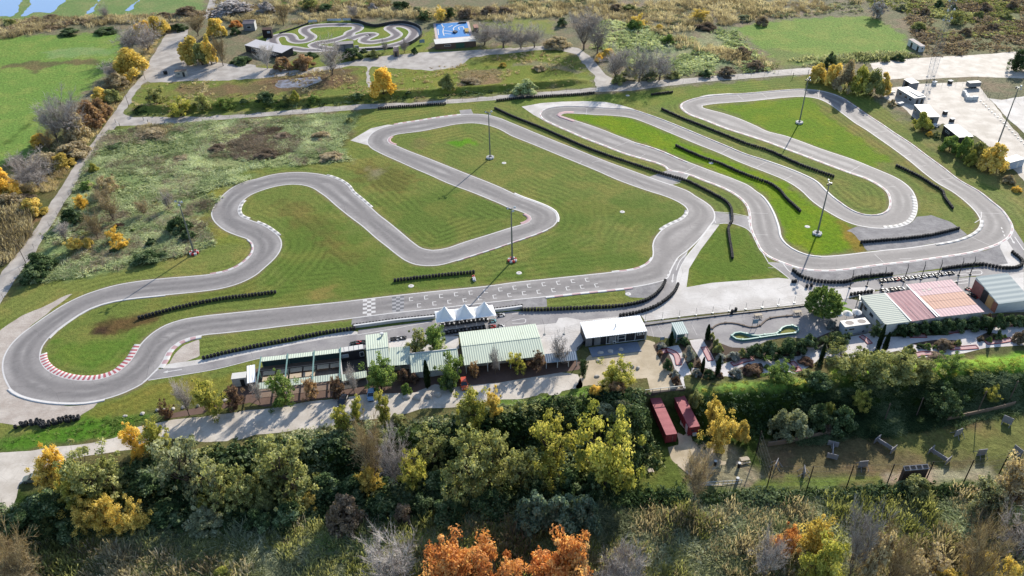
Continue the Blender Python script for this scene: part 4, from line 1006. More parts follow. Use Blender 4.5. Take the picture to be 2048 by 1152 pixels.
# ------------------------------------------------------------------ cars
M_GLASS = mat('dark_car_glass', (0.01, 0.013, 0.018), .06, var=.02, spec=.8)
def car(px, py, yaw, paint, label, L=4.2, Wd=1.75, H=1.45, z=None, hatch=True, name='parked_car'):
    p = G(px, py) if z is None else G(px, py, z)
    root = empty(name, (p[0], p[1], p[2] + .018), yaw, label, 'car', 'parked cars')
    # profile stations: x, half width, sill z, belt z
    st = [(-.5, .36, .34, .66), (-.485, .44, .22, .80), (-.40, .485, .19, .90), (-.15, .5, .18, .92), (.12, .5, .18, .92), (.30, .49, .19, .86), (.42, .46, .20, .78), (.485, .40, .24, .68), (.5, .30, .34, .56)]
    m = MB(); vs, fs = [], []
    for x, w, z0, z1 in st:
        x *= L; w *= Wd
        vs += [(x, -w * .94, z0), (x, -w, (z0 + z1) * .45), (x, -w * .97, z1 - .05), (x, -w * .86, z1), (x, w * .86, z1), (x, w * .97, z1 - .05), (x, w, (z0 + z1) * .45), (x, w * .94, z0)]
    n = 8
    for i in range(len(st) - 1):
        for k in range(n): fs.append((i * n + k, (i + 1) * n + k, (i + 1) * n + (k + 1) % n, i * n + (k + 1) % n))
    fs += [tuple(range(n)), tuple(range(len(vs) - 1, len(vs) - n - 1, -1))]
    m.add(vs, fs)
    m.build('body', paint, root, smooth=False)
    rb = (-.43 if hatch else -.34)
    def cab(x0, x1, x2, x3, z0, z1, w0, w1):
        return [(x0 * L, -w0 * Wd, z0), (x3 * L, -w0 * Wd, z0), (x3 * L, w0 * Wd, z0), (x0 * L, w0 * Wd, z0), (x1 * L, -w1 * Wd, z1), (x2 * L, -w1 * Wd, z1), (x2 * L, w1 * Wd, z1), (x1 * L, w1 * Wd, z1)]
    m = MB(); m.hexa(cab(rb, rb + .07, .06, .24, .90, H - .06, .45, .36)); m.build('windows', M_GLASS, root)
    m = MB(); m.hexa([(a, b * 1.0, c) for a, b, c in cab(rb + .06, rb + .09, .04, .075, H - .07, H, .375, .345)])
    for s in (-1, 1):
        for xa, xb in ((.235, .07), (-.08, -.09), (rb + .005, rb + .065)): m.tube((xa * L, s * .452 * Wd, .9), (xb * L, s * .368 * Wd, H - .06), .045, .04, 5)
    m.build('roof', paint, root)
    for x in (-.31, .31):
        for s in (-1, 1):
            m = MB(); m.lathe([(.16, -.1), (.28, -.1), (.31, -.06), (.31, .06), (.28, .1), (.16, .1), (.16, -.1)], (0, 0, 0), 14, 0, 'Y'); o = m.build('wheel', M_TYRE, root, (x * L, s * .455 * Wd, .31), smooth=True)
            m = MB(); m.lathe([(.0, -.08), (.17, -.07), (.17, .07), (.0, .08)], (0, 0, 0), 10, 0, 'Y'); m.build('rim', M_GALV, o)
    for s in (-1, 1):
        m = MB(); m.hexa([(.455 * L, s * .26 * Wd, .56), (.497 * L, s * .26 * Wd, .56), (.49 * L, s * .42 * Wd, .58), (.45 * L, s * .44 * Wd, .58), (.44 * L, s * .27 * Wd, .74), (.475 * L, s * .27 * Wd, .72), (.465 * L, s * .42 * Wd, .74), (.43 * L, s * .44 * Wd, .76)]); m.build('headlight', M_LAMPW, root)
        m = MB(); m.box((-.492 * L, s * .36 * Wd, .68), (.05, .28, .16)); m.build('tail_light', mat('tail_lamp', P(170, 20, 20), .3), root)
        m = MB(); m.box((.16 * L, s * .53 * Wd, .95), (.14, .2, .12)); m.build('mirror', paint, root)
    m = MB(); m.box((.503 * L, 0, .36), (.03, 1.1, .14)); m.box((-.503 * L, 0, .4), (.03, 1.2, .16)); m.build('bumper_trim', M_BLACK, root)
    return root
car(743, 793, R(-86), mat('light_blue_paint', P(150, 190, 232), .2, spec=.6, var=.05), "light blue hatchback parked nose out under the trees beside the gravel drive", 3.9)
car(686, 806, R(-96), mat('black_paint', (0.012, 0.013, 0.016), .15, spec=.7, var=.05), "black car in deep shade at the edge of the terrace, left of the blue car", 4.2)
car(928, 771, R(-80), mat('orange_paint', P(235, 92, 42), .25, spec=.6, var=.05), "bright orange red car parked nose out in front of the green clubhouse", 4.0, hatch=True)
car(70, 960, R(188), mat('grey_green_paint', P(128, 134, 120), .3, spec=.5, var=.05), "grey green saloon car parked on the pale lot at the lower left", 4.5, hatch=False)
# ------------------------------------------------------------------ buildings
GREEN_ROOF = ribbed('green_sheet_roof', P(228, 238, 218), P(140, 140, 124), .55, 0, .75)
WHITE_ROOF = ribbed('white_sheet_roof', (.74, .74, .73), (.58, .58, .575), .6, 0, .3)
PALE_ROOF = ribbed('pale_grey_green_roof', P(218, 222, 208), P(178, 186, 170), .7, 1, .4)
GREY_ROOF = ribbed('grey_green_panel_roof', P(214, 220, 214), P(190, 198, 194), 1.6, 1, .3)
RED_ROOF = ribbed('faded_red_roof', P(208, 168, 168), P(176, 122, 124), 1.2, 0, .9)
PINK_ROOF = ribbed('faded_pink_roof', P(248, 216, 214), P(204, 150, 146), .9, 0, .8)
ORANGE_ROOF = ribbed('bleached_orange_roof', P(242, 200, 178), P(208, 154, 132), .9, 0, .8)
FLAT_WHITE = mat('white_membrane', P(240, 236, 228), .6, var=.12)
M_CREAM = mat('cream_wall', P(206, 202, 192), .8, var=.2, bump=.1)
M_WHITEW = mat('white_wall', P(232, 232, 230), .7, var=.15)
M_DKCLAD = mat('dark_cladding', (0.02, 0.02, 0.024), .6, var=.3)
M_TEAL = mat('teal_painted_wood', P(120, 156, 150), .6, var=.25)
M_PANE = mat('window_glass', (0.02, 0.026, 0.032), .08, var=.05, spec=.7)
M_FRAME = mat('white_frame', P(236, 236, 234), .5)
M_WOOD = mat('grey_brown_wood', P(150, 128, 108), .8, var=.3, scale=6)
M_BEIGE = mat('beige_board', P(222, 200, 170), .8, var=.25)
M_GREYW = mat('grey_block_wall', P(150, 150, 152), .9, var=.3, bump=.2)

def frame4(s, zf, zn):
    q = Z(s); A, B, C, D = G(*q[0], zf), G(*q[1], zf), G(*q[2], zn), G(*q[3], zn)
    u = (C - D)[:2] + (B - A)[:2]; u /= np.linalg.norm(u); v = np.array([-u[1], u[0]])
    w = .5 * (np.linalg.norm((C - D)[:2]) + np.linalg.norm((B - A)[:2])); d = .5 * ((A - D)[:2] @ v + (B - C)[:2] @ v)
    ctr = (A + B + C + D)[:2] / 4
    o = ctr - u * w / 2 - v * d / 2
    return (o[0], o[1], .02), math.atan2(u[1], u[0]), w, d

def add_window(root, x, y, z, w, h, face='near', pane=None, fm=None):
    fm = fm or M_FRAME
    dx, dy = (w, .08) if face in ('near', 'far') else (.08, w)
    off = {'near': (0, -.04), 'far': (0, .04), 'left': (-.04, 0), 'right': (.04, 0)}[face]
    m = MB(); t = .09
    ax = np.array([1.0, 0]) if face in ('near', 'far') else np.array([0, 1.0])
    for k in (-1, 1):
        c = np.array([x + off[0], y + off[1]]) + ax * (k * (w / 2 - t / 2)); m.box((c[0], c[1], z), (t if dx > .1 else .08, t if dy > .1 else .08, h))
        m.box((x + off[0], y + off[1], z + k * (h / 2 - t / 2)), ((w - 2 * t) if dx > .1 else .08, (w - 2 * t) if dy > .1 else .08, t))
    f = m.build('window', fm, root)
    m = MB(); m.box((x + off[0] * .4, y + off[1] * .4, z), ((w - 2 * t) if dx > .1 else .05, (w - 2 * t) if dy > .1 else .05, h - 2 * t)); m.build('pane', pane or M_PANE, f)

def add_door(root, x, y, w, h, face='near', m_=None):
    m = MB(); dx, dy = (w, .08) if face in ('near', 'far') else (.08, w); off = {'near': (0, -.035), 'far': (0, .035), 'left': (-.035, 0), 'right': (.035, 0)}[face]
    m.box((x + off[0], y + off[1], h / 2), (dx, dy, h)); d = m.build('door', m_ or M_DARK, root)
    m = MB(); m.box((x + off[0] * 2.6 + (w * .38 if dx > dy else 0), y + off[1] * 2.6 + (w * .38 if dy > dx else 0), h * .48), (.08, .08, .2)); m.build('handle', M_GALV, d)

def shed(name, label, cat, s, zf, zn, roof_m, wall_m, over=.25, ridge=None, near_in=0.0, th=.12, group=None, zbase=0.0):
    """house with a lean-to (ridge None) or ridged roof over a rectangle; returns root, width, depth"""
    o, yaw, w, d = frame4(s, zf + zbase, zn + zbase); o = (o[0], o[1], zbase + .02)
    root = empty(name, o, yaw, label, cat, group)
    e = over; ni = max(near_in, e)
    zy = lambda y: zn + (zf - zn) * y / d
    if ridge is None:
        m = MB(); m.hexa([(0, 0, zn - th), (w, 0, zn - th), (w, d, zf - th), (0, d, zf - th), (0, 0, zn), (w, 0, zn), (w, d, zf), (0, d, zf)]); m.build('roof', roof_m, root)
        m = MB(); a, b = zy(ni) - th - .004, zy(d - e) - th - .004
        m.hexa([(e, ni, 0), (w - e, ni, 0), (w - e, d - e, 0), (e, d - e, 0), (e, ni, a), (w - e, ni, a), (w - e, d - e, b), (e, d - e, b)]); m.build('wall', wall_m, root)
    else:
        zr, fr = ridge; yr = d * fr
        m = MB()
        m.hexa([(0, 0, zn - th), (w, 0, zn - th), (w, yr, zr - th), (0, yr, zr - th), (0, 0, zn), (w, 0, zn), (w, yr, zr), (0, yr, zr)])
        m.hexa([(0, yr + .004, zr - th), (w, yr + .004, zr - th), (w, d, zf - th), (0, d, zf - th), (0, yr + .004, zr), (w, yr + .004, zr), (w, d, zf), (0, d, zf)])
        rf = m.build('roof', roof_m, root)
        m = MB(); m.box((w / 2, yr, zr + .03), (w, .4, .06)); m.build('ridge_cap', roof_m, rf)
        zi = zn + (zr - zn) * ni / yr - th - .004; zb = zf + (zr - zf) * e / (d - yr) - th - .004
        m = MB(); vs = []
        for x in (e, w - e): vs += [(x, ni, 0), (x, d - e, 0), (x, d - e, zb), (x, yr, zr - th - .004), (x, ni, zi)]
        m.add(vs, [(0, 1, 2, 3, 4), (9, 8, 7, 6, 5), (0, 5, 6, 1), (1, 6, 7, 2), (2, 7, 8, 3), (3, 8, 9, 4), (4, 9, 5, 0)]); m.build('wall', wall_m, root)
    return root, w, d
def post_row(root, xs, y, h, m_=M_FRAME, r=.09, name='post'):
    for x in xs:
        m = MB(); m.box((x, y, h / 2), (2 * r, 2 * r, h)); m.build(name, m_, root)
def rbox(root, name, c, d, m_, rz=0.0):
    m = MB(); m.box(c, d, rz); return m.build(name, m_, root)

# clubhouse under the long green roof
r, w, d = shed('clubhouse', "long clubhouse with pale green ridged roof and white veranda posts", 'building', "C: 325,372 1220,275 1320,640 400,755", 2.9, 2.9, GREEN_ROOF, M_CREAM, .35, (3.6, .5), 2.4)
post_row(r, [w * k / 7 for k in (.15, 1, 2, 3, 4, 5, 6, 6.85)], .25, 2.76)
for k, (x, ww, h) in enumerate(((.1, 1.8, 1.2), (.25, 2.4, 1.3), (.42, 1.2, 1.2), (.52, 2.2, 1.2), (.66, 1.6, 1.2), (.86, 2.0, 1.2))): add_window(r, w * x, 2.4, 1.6, ww, h)
for x in (.34, .75): add_door(r, w * x, 2.4, 1.0, 2.1)
rbox(r, 'beam', (w / 2, .25, 2.72), (w, .14, .14), M_FRAME)
for x in (.2, .45, .7, .93): add_window(r, w * x, d - .35, 1.7, 1.8, 1.0, 'far')
# green roofed wing next to it
r, w, d = shed('club_wing', "narrow wing with pale green ridged roof beside the white panelled roof", 'building', "B: 315,240 580,205 585,590 318,625", 3.0, 2.6, GREEN_ROOF, M_CREAM, .3, (3.5, .46), 1.5)
m = MB(); m.lathe([(.0, .9), (.45, .85), (.5, .6), (.28, .55), (.25, 0)], (w * .76, d * .88, 3.2), 12); m.build('chimney', M_WHITEW, r)
for x in (.25, .7): add_window(r, w * x, 1.5, 1.5, 1.4, 1.1)
post_row(r, [.2, w - .2], .2, 2.45)
r, w, d = shed('club_wing', "low pale green lean-to roof right of the narrow green wing", 'building', "B: 588,392 832,372 843,590 590,612", 3.2, 2.7, GREEN_ROOF, M_CREAM, .3, None, 1.4)
for x in (.2, .65): add_window(r, w * x, 1.4, 1.5, 1.6, 1.1)
post_row(r, [.2, w * .5, w - .2], .2, 2.45)
r, w, d = shed('club_wing', "dull green lean-to roof between the courtyard trees and the cypress", 'building', "B: 838,478 1420,400 1425,635 850,690", 3.7, 2.6, GREEN_ROOF, M_WHITEW, .3, None, .9)
for x in (.28, .45): add_door(r, w * x, .9, 1.3, 2.2, 'near', M_FRAME)
for x in (.36,): add_window(r, w * x, .9, 1.4, 1.2, 1.4)
m = MB(); m.box((w / 2, d + .12, 3.62), (w, .22, .5)); m.build('parapet', M_WHITEW, r)

# pergola with tables and chairs
o, yaw, w, d = frame4("A: 425,445 1395,340 1385,705 372,830", 2.9, 2.9)
r = empty('pergola', o, yaw, "open teal pergola with green sheet roof strips over tables and chairs", 'pergola')
m = MB(); m.hexa([(.2, d - 1.7, 2.85), (w, d - 1.7, 2.85), (w, d, 2.7), (.2, d, 2.7), (.2, d - 1.7, 2.95), (w, d - 1.7, 2.95), (w, d, 2.8), (.2, d, 2.8)]); m.build('roof_strip', GREEN_ROOF, r)
m = MB(); m.hexa([(.4, 0, 2.6), (w, 0, 2.6), (w, 1.9, 2.85), (.4, 1.9, 2.85), (.4, 0, 2.7), (w, 0, 2.7), (w, 1.9, 2.95), (.4, 1.9, 2.95)]); m.build('roof_strip', GREEN_ROOF, r)
for k in range(4):
    x = .15 + (w - .3) * k / 3
    rbox(r, 'beam', (x, d / 2, 3.05), (.3, d, .18), M_TEAL)
    for y in (.2, d * .55, d - .3): rbox(r, 'post', (x, y, 1.48), (.18, .18, 2.95), M_TEAL)
rbox(r, 'cross_beam', (w / 2, d * .55, 2.84), (w, .16, .22), M_DARK)
rbox(r, 'floor', (w / 2, d / 2, .03), (w, d, .06), mat('terrace_tiles', P(150, 128, 112), .8, var=.3))
rbox(r, 'back_wall', (w / 2, d - .12, 1.3), (w, .12, 2.5), mat('teal_dark_wall', P(70, 96, 96), .8))
def loc2w(o, yaw, x, y, z=0.0): return (o[0] + x * math.cos(yaw) - y * math.sin(yaw), o[1] + x * math.sin(yaw) + y * math.cos(yaw), o[2] + z)
def table(p, yaw, label, L=2.6, B=1.1, H=.75, group='tables under the pergola', m_=None, cat='table'):
    t = empty('table', p, yaw, label, cat, group)
    rbox(t, 'table_top', (0, 0, H), (L, B, .06), m_ or M_BEIGE)
    for x in (-1, 1):
        for y in (-1, 1): rbox(t, 'leg', (x * (L / 2 - .15), y * (B / 2 - .12), H / 2 - .015), (.08, .08, H - .03), M_WOOD)
    return t
n = 0
for row, (fy, nn) in enumerate(((.66, 6), (.47, 6))):
    for k in range(nn):
        if row == 1 and k > 3: continue
        table(loc2w(o, yaw, w * (.1 + .165 * k), d * fy + .15, .06), yaw + .03 * (k % 3 - 1), "%s beige table from the left in the %s row under the teal pergola" % (ORD[k], ('back', 'front')[row]), 2.7, 1.5)
def chair():
    c = empty('chair', (0, 0, 0)); rbox(c, 'seat', (0, 0, .45), (.45, .45, .05), M_WHITEW); rbox(c, 'backrest', (0, .22, .72), (.45, .05, .5), M_WHITEW)
    for x in (-1, 1):
        for y in (-1, 1): rbox(c, 'leg', (x * .19, y * .19, .215), (.04, .04, .43), M_GALV)
    return c
c0 = chair()
for k in range(16):
    c = c0 if k == 0 else copy_tree(c0)
    c.location = loc2w(o, yaw, w * (.44 + .031 * k), d * (.34 if k % 2 else .30), .06); c.rotation_euler[2] = yaw + RNG.normal() * .25
    tag(c, "%s white chair from the left in the row under the teal pergola" % ORD[k], 'chair', 'chairs under the pergola')
# dark open hall right of the pergola with the white panelled roof
o2, yaw2, w2, d2 = frame4("B: 5,395 312,345 285,745 0,790", 2.8, 2.8)
r = empty('open_hall', o2, yaw2, "dark open hall with white panel roof edge between pergola and green wing", 'building')
for k in range(5): rbox(r, 'roof_panel', (w2 * (k + .5) / 5, d2 - .95, 2.86), (w2 / 5 - .12, 1.7, .08), FLAT_WHITE)
rbox(r, 'beam', (w2 / 2, d2 - .95, 2.77), (w2, 1.9, .08), M_GALV)
m = MB(); m.hexa([(0, 0, 2.5), (w2, 0, 2.5), (w2, 2, 2.75), (0, 2, 2.75), (0, 0, 2.6), (w2, 0, 2.6), (w2, 2, 2.85), (0, 2, 2.85)]); m.build('roof_strip', GREEN_ROOF, r)
rbox(r, 'floor', (w2 / 2, d2 / 2, .04), (w2, d2, .08), mat('dark_floor', (0.05, 0.045, 0.04), .8)); rbox(r, 'back_wall', (w2 / 2, d2 - 1.9, 1.35), (w2, .15, 2.6), M_DKCLAD); rbox(r, 'side_wall', (.1, d2 * .5, 1.3), (.15, d2 * .7, 2.5), M_WHITEW)
add_window(r, w2 * .2, d2 - 1.98, 1.7, 1.8, 1.0, 'near', mat('pale_pane', P(170, 185, 200), .2)); add_window(r, w2 * .9, d2 - 1.98, 1.5, 1.0, 1.4)
post_row(r, [.1, w2 * .5, w2 - .1], .2, 2.48)
rbox(r, 'bench', (w2 * .5, 2.4, .55), (w2 * .8, .5, .45), M_WOOD)
# white cabin and ribbed canopy at the left end
r, w, d = shed('cabin', "small white flat roofed cabin at the left end of the pergola", 'cabin', "A: 85,638 262,618 248,690 72,712", 2.5, 2.5, FLAT_WHITE, M_WHITEW, .06)
add_door(r, w * .7, .06, .9, 2.0)
r, w, d = shed('canopy', "white ribbed sloping roof between the white cabin and the pergola", 'canopy', "A: 280,545 392,532 330,745 245,768", 2.6, 2.2, WHITE_ROOF, M_GREYW, .2, None, 1.0)
# white roofed building with black cladding
r, w, d = shed('reception', "white ribbed roof building with black front, air conditioners and white posts", 'building', "T: 225,268 1590,130 1760,470 365,660", 3.2, 3.1, WHITE_ROOF, M_DKCLAD, .15, None, .7)
post_row(r, [.35 * w, .5 * w, .54 * w, .66 * w, .82 * w, .985 * w], .62, 2.8, M_FRAME, .07)
rbox(r, 'sill_beam', (w * .66, .6, .1), (w * .64, .12, .12), M_FRAME)
add_window(r, w * .59, .7, 1.6, 1.9, 1.0); add_door(r, w * .44, .7, 1.6, 2.2, 'near', M_GREYW); add_door(r, w * .73, .7, 1.0, 2.2)
rbox(r, 'side_panel', (w - .1, d / 2, 1.5), (.12, d * .96, 2.7), M_WHITEW)
for k, (x, z) in enumerate(((.87, 2.2), (.935, 2.2), (.48, .5))):
    a = rbox(r, 'air_conditioner', (w * x, .45, z), (.85, .4, .65), M_WHITEW); m = MB(); m.lathe([(.0, 0), (.24, 0), (.24, .03), (.0, .03)], (w * x - .08, .235, z), 12, 0, 'Y'); m.build('fan', M_DARK, a)
for x, z, h in ((.06, 0, 2.6), (.2, 0, 2.6)): rbox(r, 'grey_panel', (w * x, .6, 1.3), (1.6, .08, 2.5), M_GREYW)
m = MB(); m.poly_tube([(w * .53, d * .45, 3.2), (w * .53, d * .45, 3.75), (w * .54, d * .5, 3.9)], .1, 8); m.build('flue', M_GALV, r)
rbox(r, 'deck', (w * .45, -1.8, .06), (w * .8, 3.6, .12), mat('blue_grey_deck', P(140, 150, 165), .7, var=.25))
# small canopy with bluish front roof
r, w, d = shed('canopy', "low bluish grey sheet canopy beside the bare tree, right of the clubhouse", 'canopy', "C: 1325,622 1690,588 1692,690 1326,727", 2.8, 1.9, ribbed('blue_grey_roof', P(178, 192, 206), P(140, 150, 160), .5, 0, .3), M_GREYW, .1, None, 2.1)
post_row(r, [.15, w * .37, w * .72, w - .15], .15, 1.85)
# ticket kiosk
r, w, d = shed('kiosk', "small ticket kiosk with white and green ribbed roof and glazed front", 'kiosk', "D: 355,262 490,248 562,382 428,400", 2.9, 2.6, ribbed('mint_roof', P(226, 236, 228), P(168, 196, 180), .5, 0, .2), M_TEAL, .2, None, 1.6)
post_row(r, [.12, w - .12], .12, 2.45); add_window(r, w * .5, 1.6, 1.6, 2.0, 1.1)
rbox(r, 'counter', (w / 2, .35, 1.0), (w * .85, .4, .1), M_WOOD); rbox(r, 'skirt', (w / 2, .3, .5), (w * .85, .08, .9), M_TEAL)

# peaked tents
q = [G(*p, 2.5) for p in Z("C: 50,132 722,56 768,180 72,263")]
for k in range(3):
    f = lambda u, v: (q[0] * (1 - u) + q[1] * u) * (1 - v) + (q[3] * (1 - u) + q[2] * u) * v
    c4 = [f((k + .01) / 3, 0), f((k + .99) / 3, 0), f((k + .99) / 3, 1), f((k + .01) / 3, 1)]
    ctr = sum(c4) / 4; root = empty('peaked_tent', (ctr[0], ctr[1], .02), 0, "%s white peaked tent over the kart row by the pit wall" % ('left', 'middle', 'right')[k], 'tent', 'white peaked tents')
    N = 12; V = []; Fc = []
    for j in range(N + 1):
        for i in range(N + 1):
            u, v = i / N, j / N; p = (c4[0] * (1 - u) + c4[1] * u) * (1 - v) + (c4[3] * (1 - u) + c4[2] * u) * v - ctr
            e = 1 - max(abs(u - .5), abs(v - .5)) * 2
            diag = min(u, 1 - u, v, 1 - v)
            V.append((p[0], p[1], 2.5 + 3.0 * e ** 1.9 + .25 * e - .12 * abs(abs(u - .5) - abs(v - .5)) * 0))
    for j in range(N):
        for i in range(N): Fc.append((j * (N + 1) + i, (j + 1) * (N + 1) + i, (j + 1) * (N + 1) + i + 1, j * (N + 1) + i + 1))
    tm = NT('tent_canvas'); b1 = tm.n('ShaderNodeBsdfDiffuse'); b1.inputs[0].default_value = (.78, .78, .77, 1); b2 = tm.n('ShaderNodeBsdfTranslucent'); b2.inputs[0].default_value = (.5, .52, .55, 1)
    mx = tm.n('ShaderNodeMixShader'); mx.inputs[0].default_value = .16; tm.t.links.new(b1.outputs[0], mx.inputs[1]); tm.t.links.new(b2.outputs[0], mx.inputs[2]); tm.t.links.new(mx.outputs[0], tm.out.inputs[0])
    o = link('canvas', fast_mesh('canvas', V, np.array(Fc), smooth=True), tm.mat, root)
    m = MB()
    for a, b in ((0, 1), (1, 2), (2, 3), (3, 0)):
        m.tube(c4[a] - ctr, c4[b] - ctr, .06, None, 6); 
    m.build('valance', M_FRAME, root)
    for p in c4: 
        m = MB(); m.tube((p - ctr) * [1, 1, 0], p - ctr, .05, None, 6); m.build('leg', M_GALV, root)
    m = MB(); m.tube((0, 0, 5.6), (0, 0, 6.0), .05, .01, 6); m.build('finial', M_FRAME, root)

# garages on the right
r, w, d = shed('garage', "garage with pale green grey roof and white panelled left side", 'garage', "0: 1719,592 1766,586 1824,643 1772.5,649.5", 3.6, 3.4, PALE_ROOF, M_WHITEW, .15)
for y in (.25, .5, .75): add_window(r, .15, d * y, 1.9, 1.8, 1.2, 'left')
add_door(r, .15, d * .9, 1.4, 2.3, 'left'); post_row(r, [.05, .05], d + .0, 0.2)
rbox(r, 'roof_edge', (w + .12, d / 2, 3.56), (.3, d, .12), M_FRAME)
r, w, d = shed('garage', "garage with faded dark red roof between the pale green and pink roofs", 'garage', "0: 1768,587 1819,580.5 1880.5,633 1825,643.5", 3.5, 3.3, RED_ROOF, M_CREAM, .1)
rbox(r, 'roof_edge', (w + .1, d / 2, 3.5), (.35, d, .15), M_FRAME)
for k, x in enumerate((.3, .72)): rbox(r, 'roof_seam', (w * x, d / 2, 3.42), (.08, d, .03), M_PINK)
o, yaw, w, d = frame4("F: 95,177 630,117 1100,500 535,562", 3.6, 3.4)
r = empty('garage', o, yaw, "wide garage with bleached pink and orange banded roof", 'garage')
for k, (a, b, m_) in enumerate(((0, .22, PINK_ROOF), (.223, .43, ORANGE_ROOF), (.433, .62, ORANGE_ROOF), (.623, .8, PINK_ROOF), (.803, 1, PINK_ROOF))):
    m = MB(); z0, z1 = 3.4 + .2 * a, 3.4 + .2 * b; m.hexa([(0, d * a, z0 - .1), (w, d * a, z0 - .1), (w, d * b, z1 - .1), (0, d * b, z1 - .1), (0, d * a, z0 + .03), (w, d * a, z0 + .03), (w, d * b, z1), (0, d * b, z1)]); m.build('roof', m_, r)
rbox(r, 'wall', (w / 2, d / 2, 1.62), (w - .3, d - .3, 3.24), M_CREAM); rbox(r, 'roof_edge', (-.1, d / 2, 3.5), (.3, d, .14), M_FRAME)
for x in (.15, .4, .65, .88): add_window(r, w * x, d - .15, 1.8, 2.4, 1.4, 'far')
m = MB()
for x, y in ((.33, .78), (.36, .78), (.39, .79), (.2, .76), (.24, .77), (.62, .86)): m.box((w * x, d * y, 3.58), (.28, .7, .05))
m.build('roof_patch', M_DARK, r)
r, w, d = shed('garage', "tall open garage with grey green panel roof and rusty red side", 'garage', "0: 1943.7,554 2012,546 2066,599.5 2005,607.5", 4.6, 3.0, GREY_ROOF, M_WHITEW, .12)
for k, (a, b, m_) in enumerate(((.02, .17, mat('rusty_orange_wall', P(176, 120, 100), .8, var=.5)), (.18, .4, mat('ochre_wall', P(214, 172, 116), .8, var=.3)), (.41, .6, M_DKCLAD), (.61, .98, mat('brick_red_wall', P(158, 104, 98), .8, var=.6, scale=1.2)))):
    h = 3.0 + 1.6 * a - .25
    m = MB(); m.box((.06, d * (a + b) / 2, h / 2), (.08, d * (b - a), h)); m.build('side_panel', m_, r)
# food trailer with round vents
r, w, d = shed('snack_trailer', "white snack trailer with two round grey shapes on its flat roof", 'trailer', "E: 712,606 1020,575 1084,640 786,690", 2.5, 2.5, FLAT_WHITE, mat('blue_white_wall', P(200, 210, 222), .5), .05)
for x in (.28, .76):
    m = MB(); m.lathe([(.0, .02), (w * .17, .02), (w * .18, .0)], (0, 0, 0), 20); a = m.build('roof_vent', mat('grey_mesh_vent', P(150, 140, 136), .7), r, (w * x, d * .5, 2.505)); a.scale = (1, d / w * 2.0, 1)
    m = MB(); m.lathe([(w * .17, .03), (w * .2, .03), (w * .205, .0)], (0, 0, 0), 20); m.build('vent_rim', M_FRAME, a)
add_window(r, w * .3, .05, 1.5, 1.6, .7)
for x in (.2, .8):
    m = MB(); m.lathe([(.1, -.1), (.3, -.1), (.3, .1), (.1, .1)], (w * x, .1, .3), 12, 0, 'Y'); m.build('wheel', M_TYRE, r)
# sheds top right
TRG = 'sheds beside the sandy yard'
r, w, d = shed('shed', "smallest shed with open black front at the top of the shed row", 'shed', "H: 345,140 430,126 482,176 400,186", 2.6, 2.4, FLAT_WHITE, M_GREYW, .1, group=TRG); add_door(r, .1, d * .5, 2.0, 2.1, 'left', M_BLACK)
r, w, d = shed('bungalow', "bungalow with stepped white flat roof in the shed row", 'shed', "H: 262,232 378,212 568,318 450,330", 3.0, 2.8, FLAT_WHITE, mat('pale_block_wall', P(176, 176, 178), .9, var=.25), .2, group=TRG)
for y in (.2, .45, .75): add_window(r, .2, d * y, 1.5, 1.8, 1.2, 'left')
for x in (.35, .75): add_door(r, w * x, .2, .9, 2.0)
rbox(r, 'roof_step', (w * .7, d * .35, 3.0), (w * .5, d * .5, .3), FLAT_WHITE)
r, w, d = shed('shed', "shed with bright white sloping roof behind the round yellow green bush", 'shed', "H: 392,392 556,394 732,515 600,520", 3.2, 2.9, FLAT_WHITE, M_GREYW, .25, group=TRG); add_window(r, .25, d * .8, 1.7, 1.4, .9, 'left'); add_door(r, w * .5, .25, 1.4, 2.1)
r, w, d = shed('shed', "long low shed with white roof and black side above the green trees", 'shed', "H: 722,600 860,590 1052,712 900,722", 3.2, 3.0, FLAT_WHITE, M_DKCLAD, .15, group=TRG); add_window(r, .15, d * .7, 1.8, 2.6, .6, 'left')
r, w, d = shed('container_cabin', "white box cabin at the right edge below the yellow trees", 'cabin', "H: 1330,928 1470,890 1545,938 1382,978", 2.8, 2.8, FLAT_WHITE, mat('blue_grey_cabin', P(190, 200, 214), .6), .06, group=TRG); add_door(r, w * .6, .06, 1.0, 2.1, 'near', M_WHITEW)
r, w, d = shed('field_hut', "white hut with two black doorways beside the bright green field", 'hut', "I: 222,445 270,446 408,528 345,538", 2.9, 2.7, ribbed('rusty_roof', P(226, 214, 206), P(150, 110, 96), .5, 1, .9), M_WHITEW, .12)
add_door(r, .12, d * .68, 1.2, 2.1, 'left', M_BLACK); add_door(r, .12, d * .18, 1.2, 2.1, 'left', M_BLACK); add_window(r, w * .5, .12, 1.6, .9, .8)
# lattice tower
b = G(1873, 112); root = empty('lattice_tower', b, .3, "thin steel lattice tower with white dishes beside the dirt road at upper right", 'tower')
m = MB(); H = 34; S4 = [(-1, -1), (1, -1), (1, 1), (-1, 1)]
wd = lambda z: 1.3 * (1 - z / H * .55)
for x, y in S4: m.tube((x * wd(0), y * wd(0), 0), (x * wd(H), y * wd(H), H), .07, .05, 5)
m.build('leg', M_GALV, root)
m = MB()
for k in range(12):
    z0, z1 = H * k / 12, H * (k + 1) / 12
    for i in range(4):
        a, c = S4[i], S4[(i + 1) % 4]
        m.tube((a[0] * wd(z0), a[1] * wd(z0), z0), (c[0] * wd(z1), c[1] * wd(z1), z1), .028, None, 4); m.tube((c[0] * wd(z0), c[1] * wd(z0), z0), (a[0] * wd(z1), a[1] * wd(z1), z1), .028, None, 4)
        m.tube((a[0] * wd(z1), a[1] * wd(z1), z1), (c[0] * wd(z1), c[1] * wd(z1), z1), .04, None, 4)
m.build('bracing', M_GALV, root)
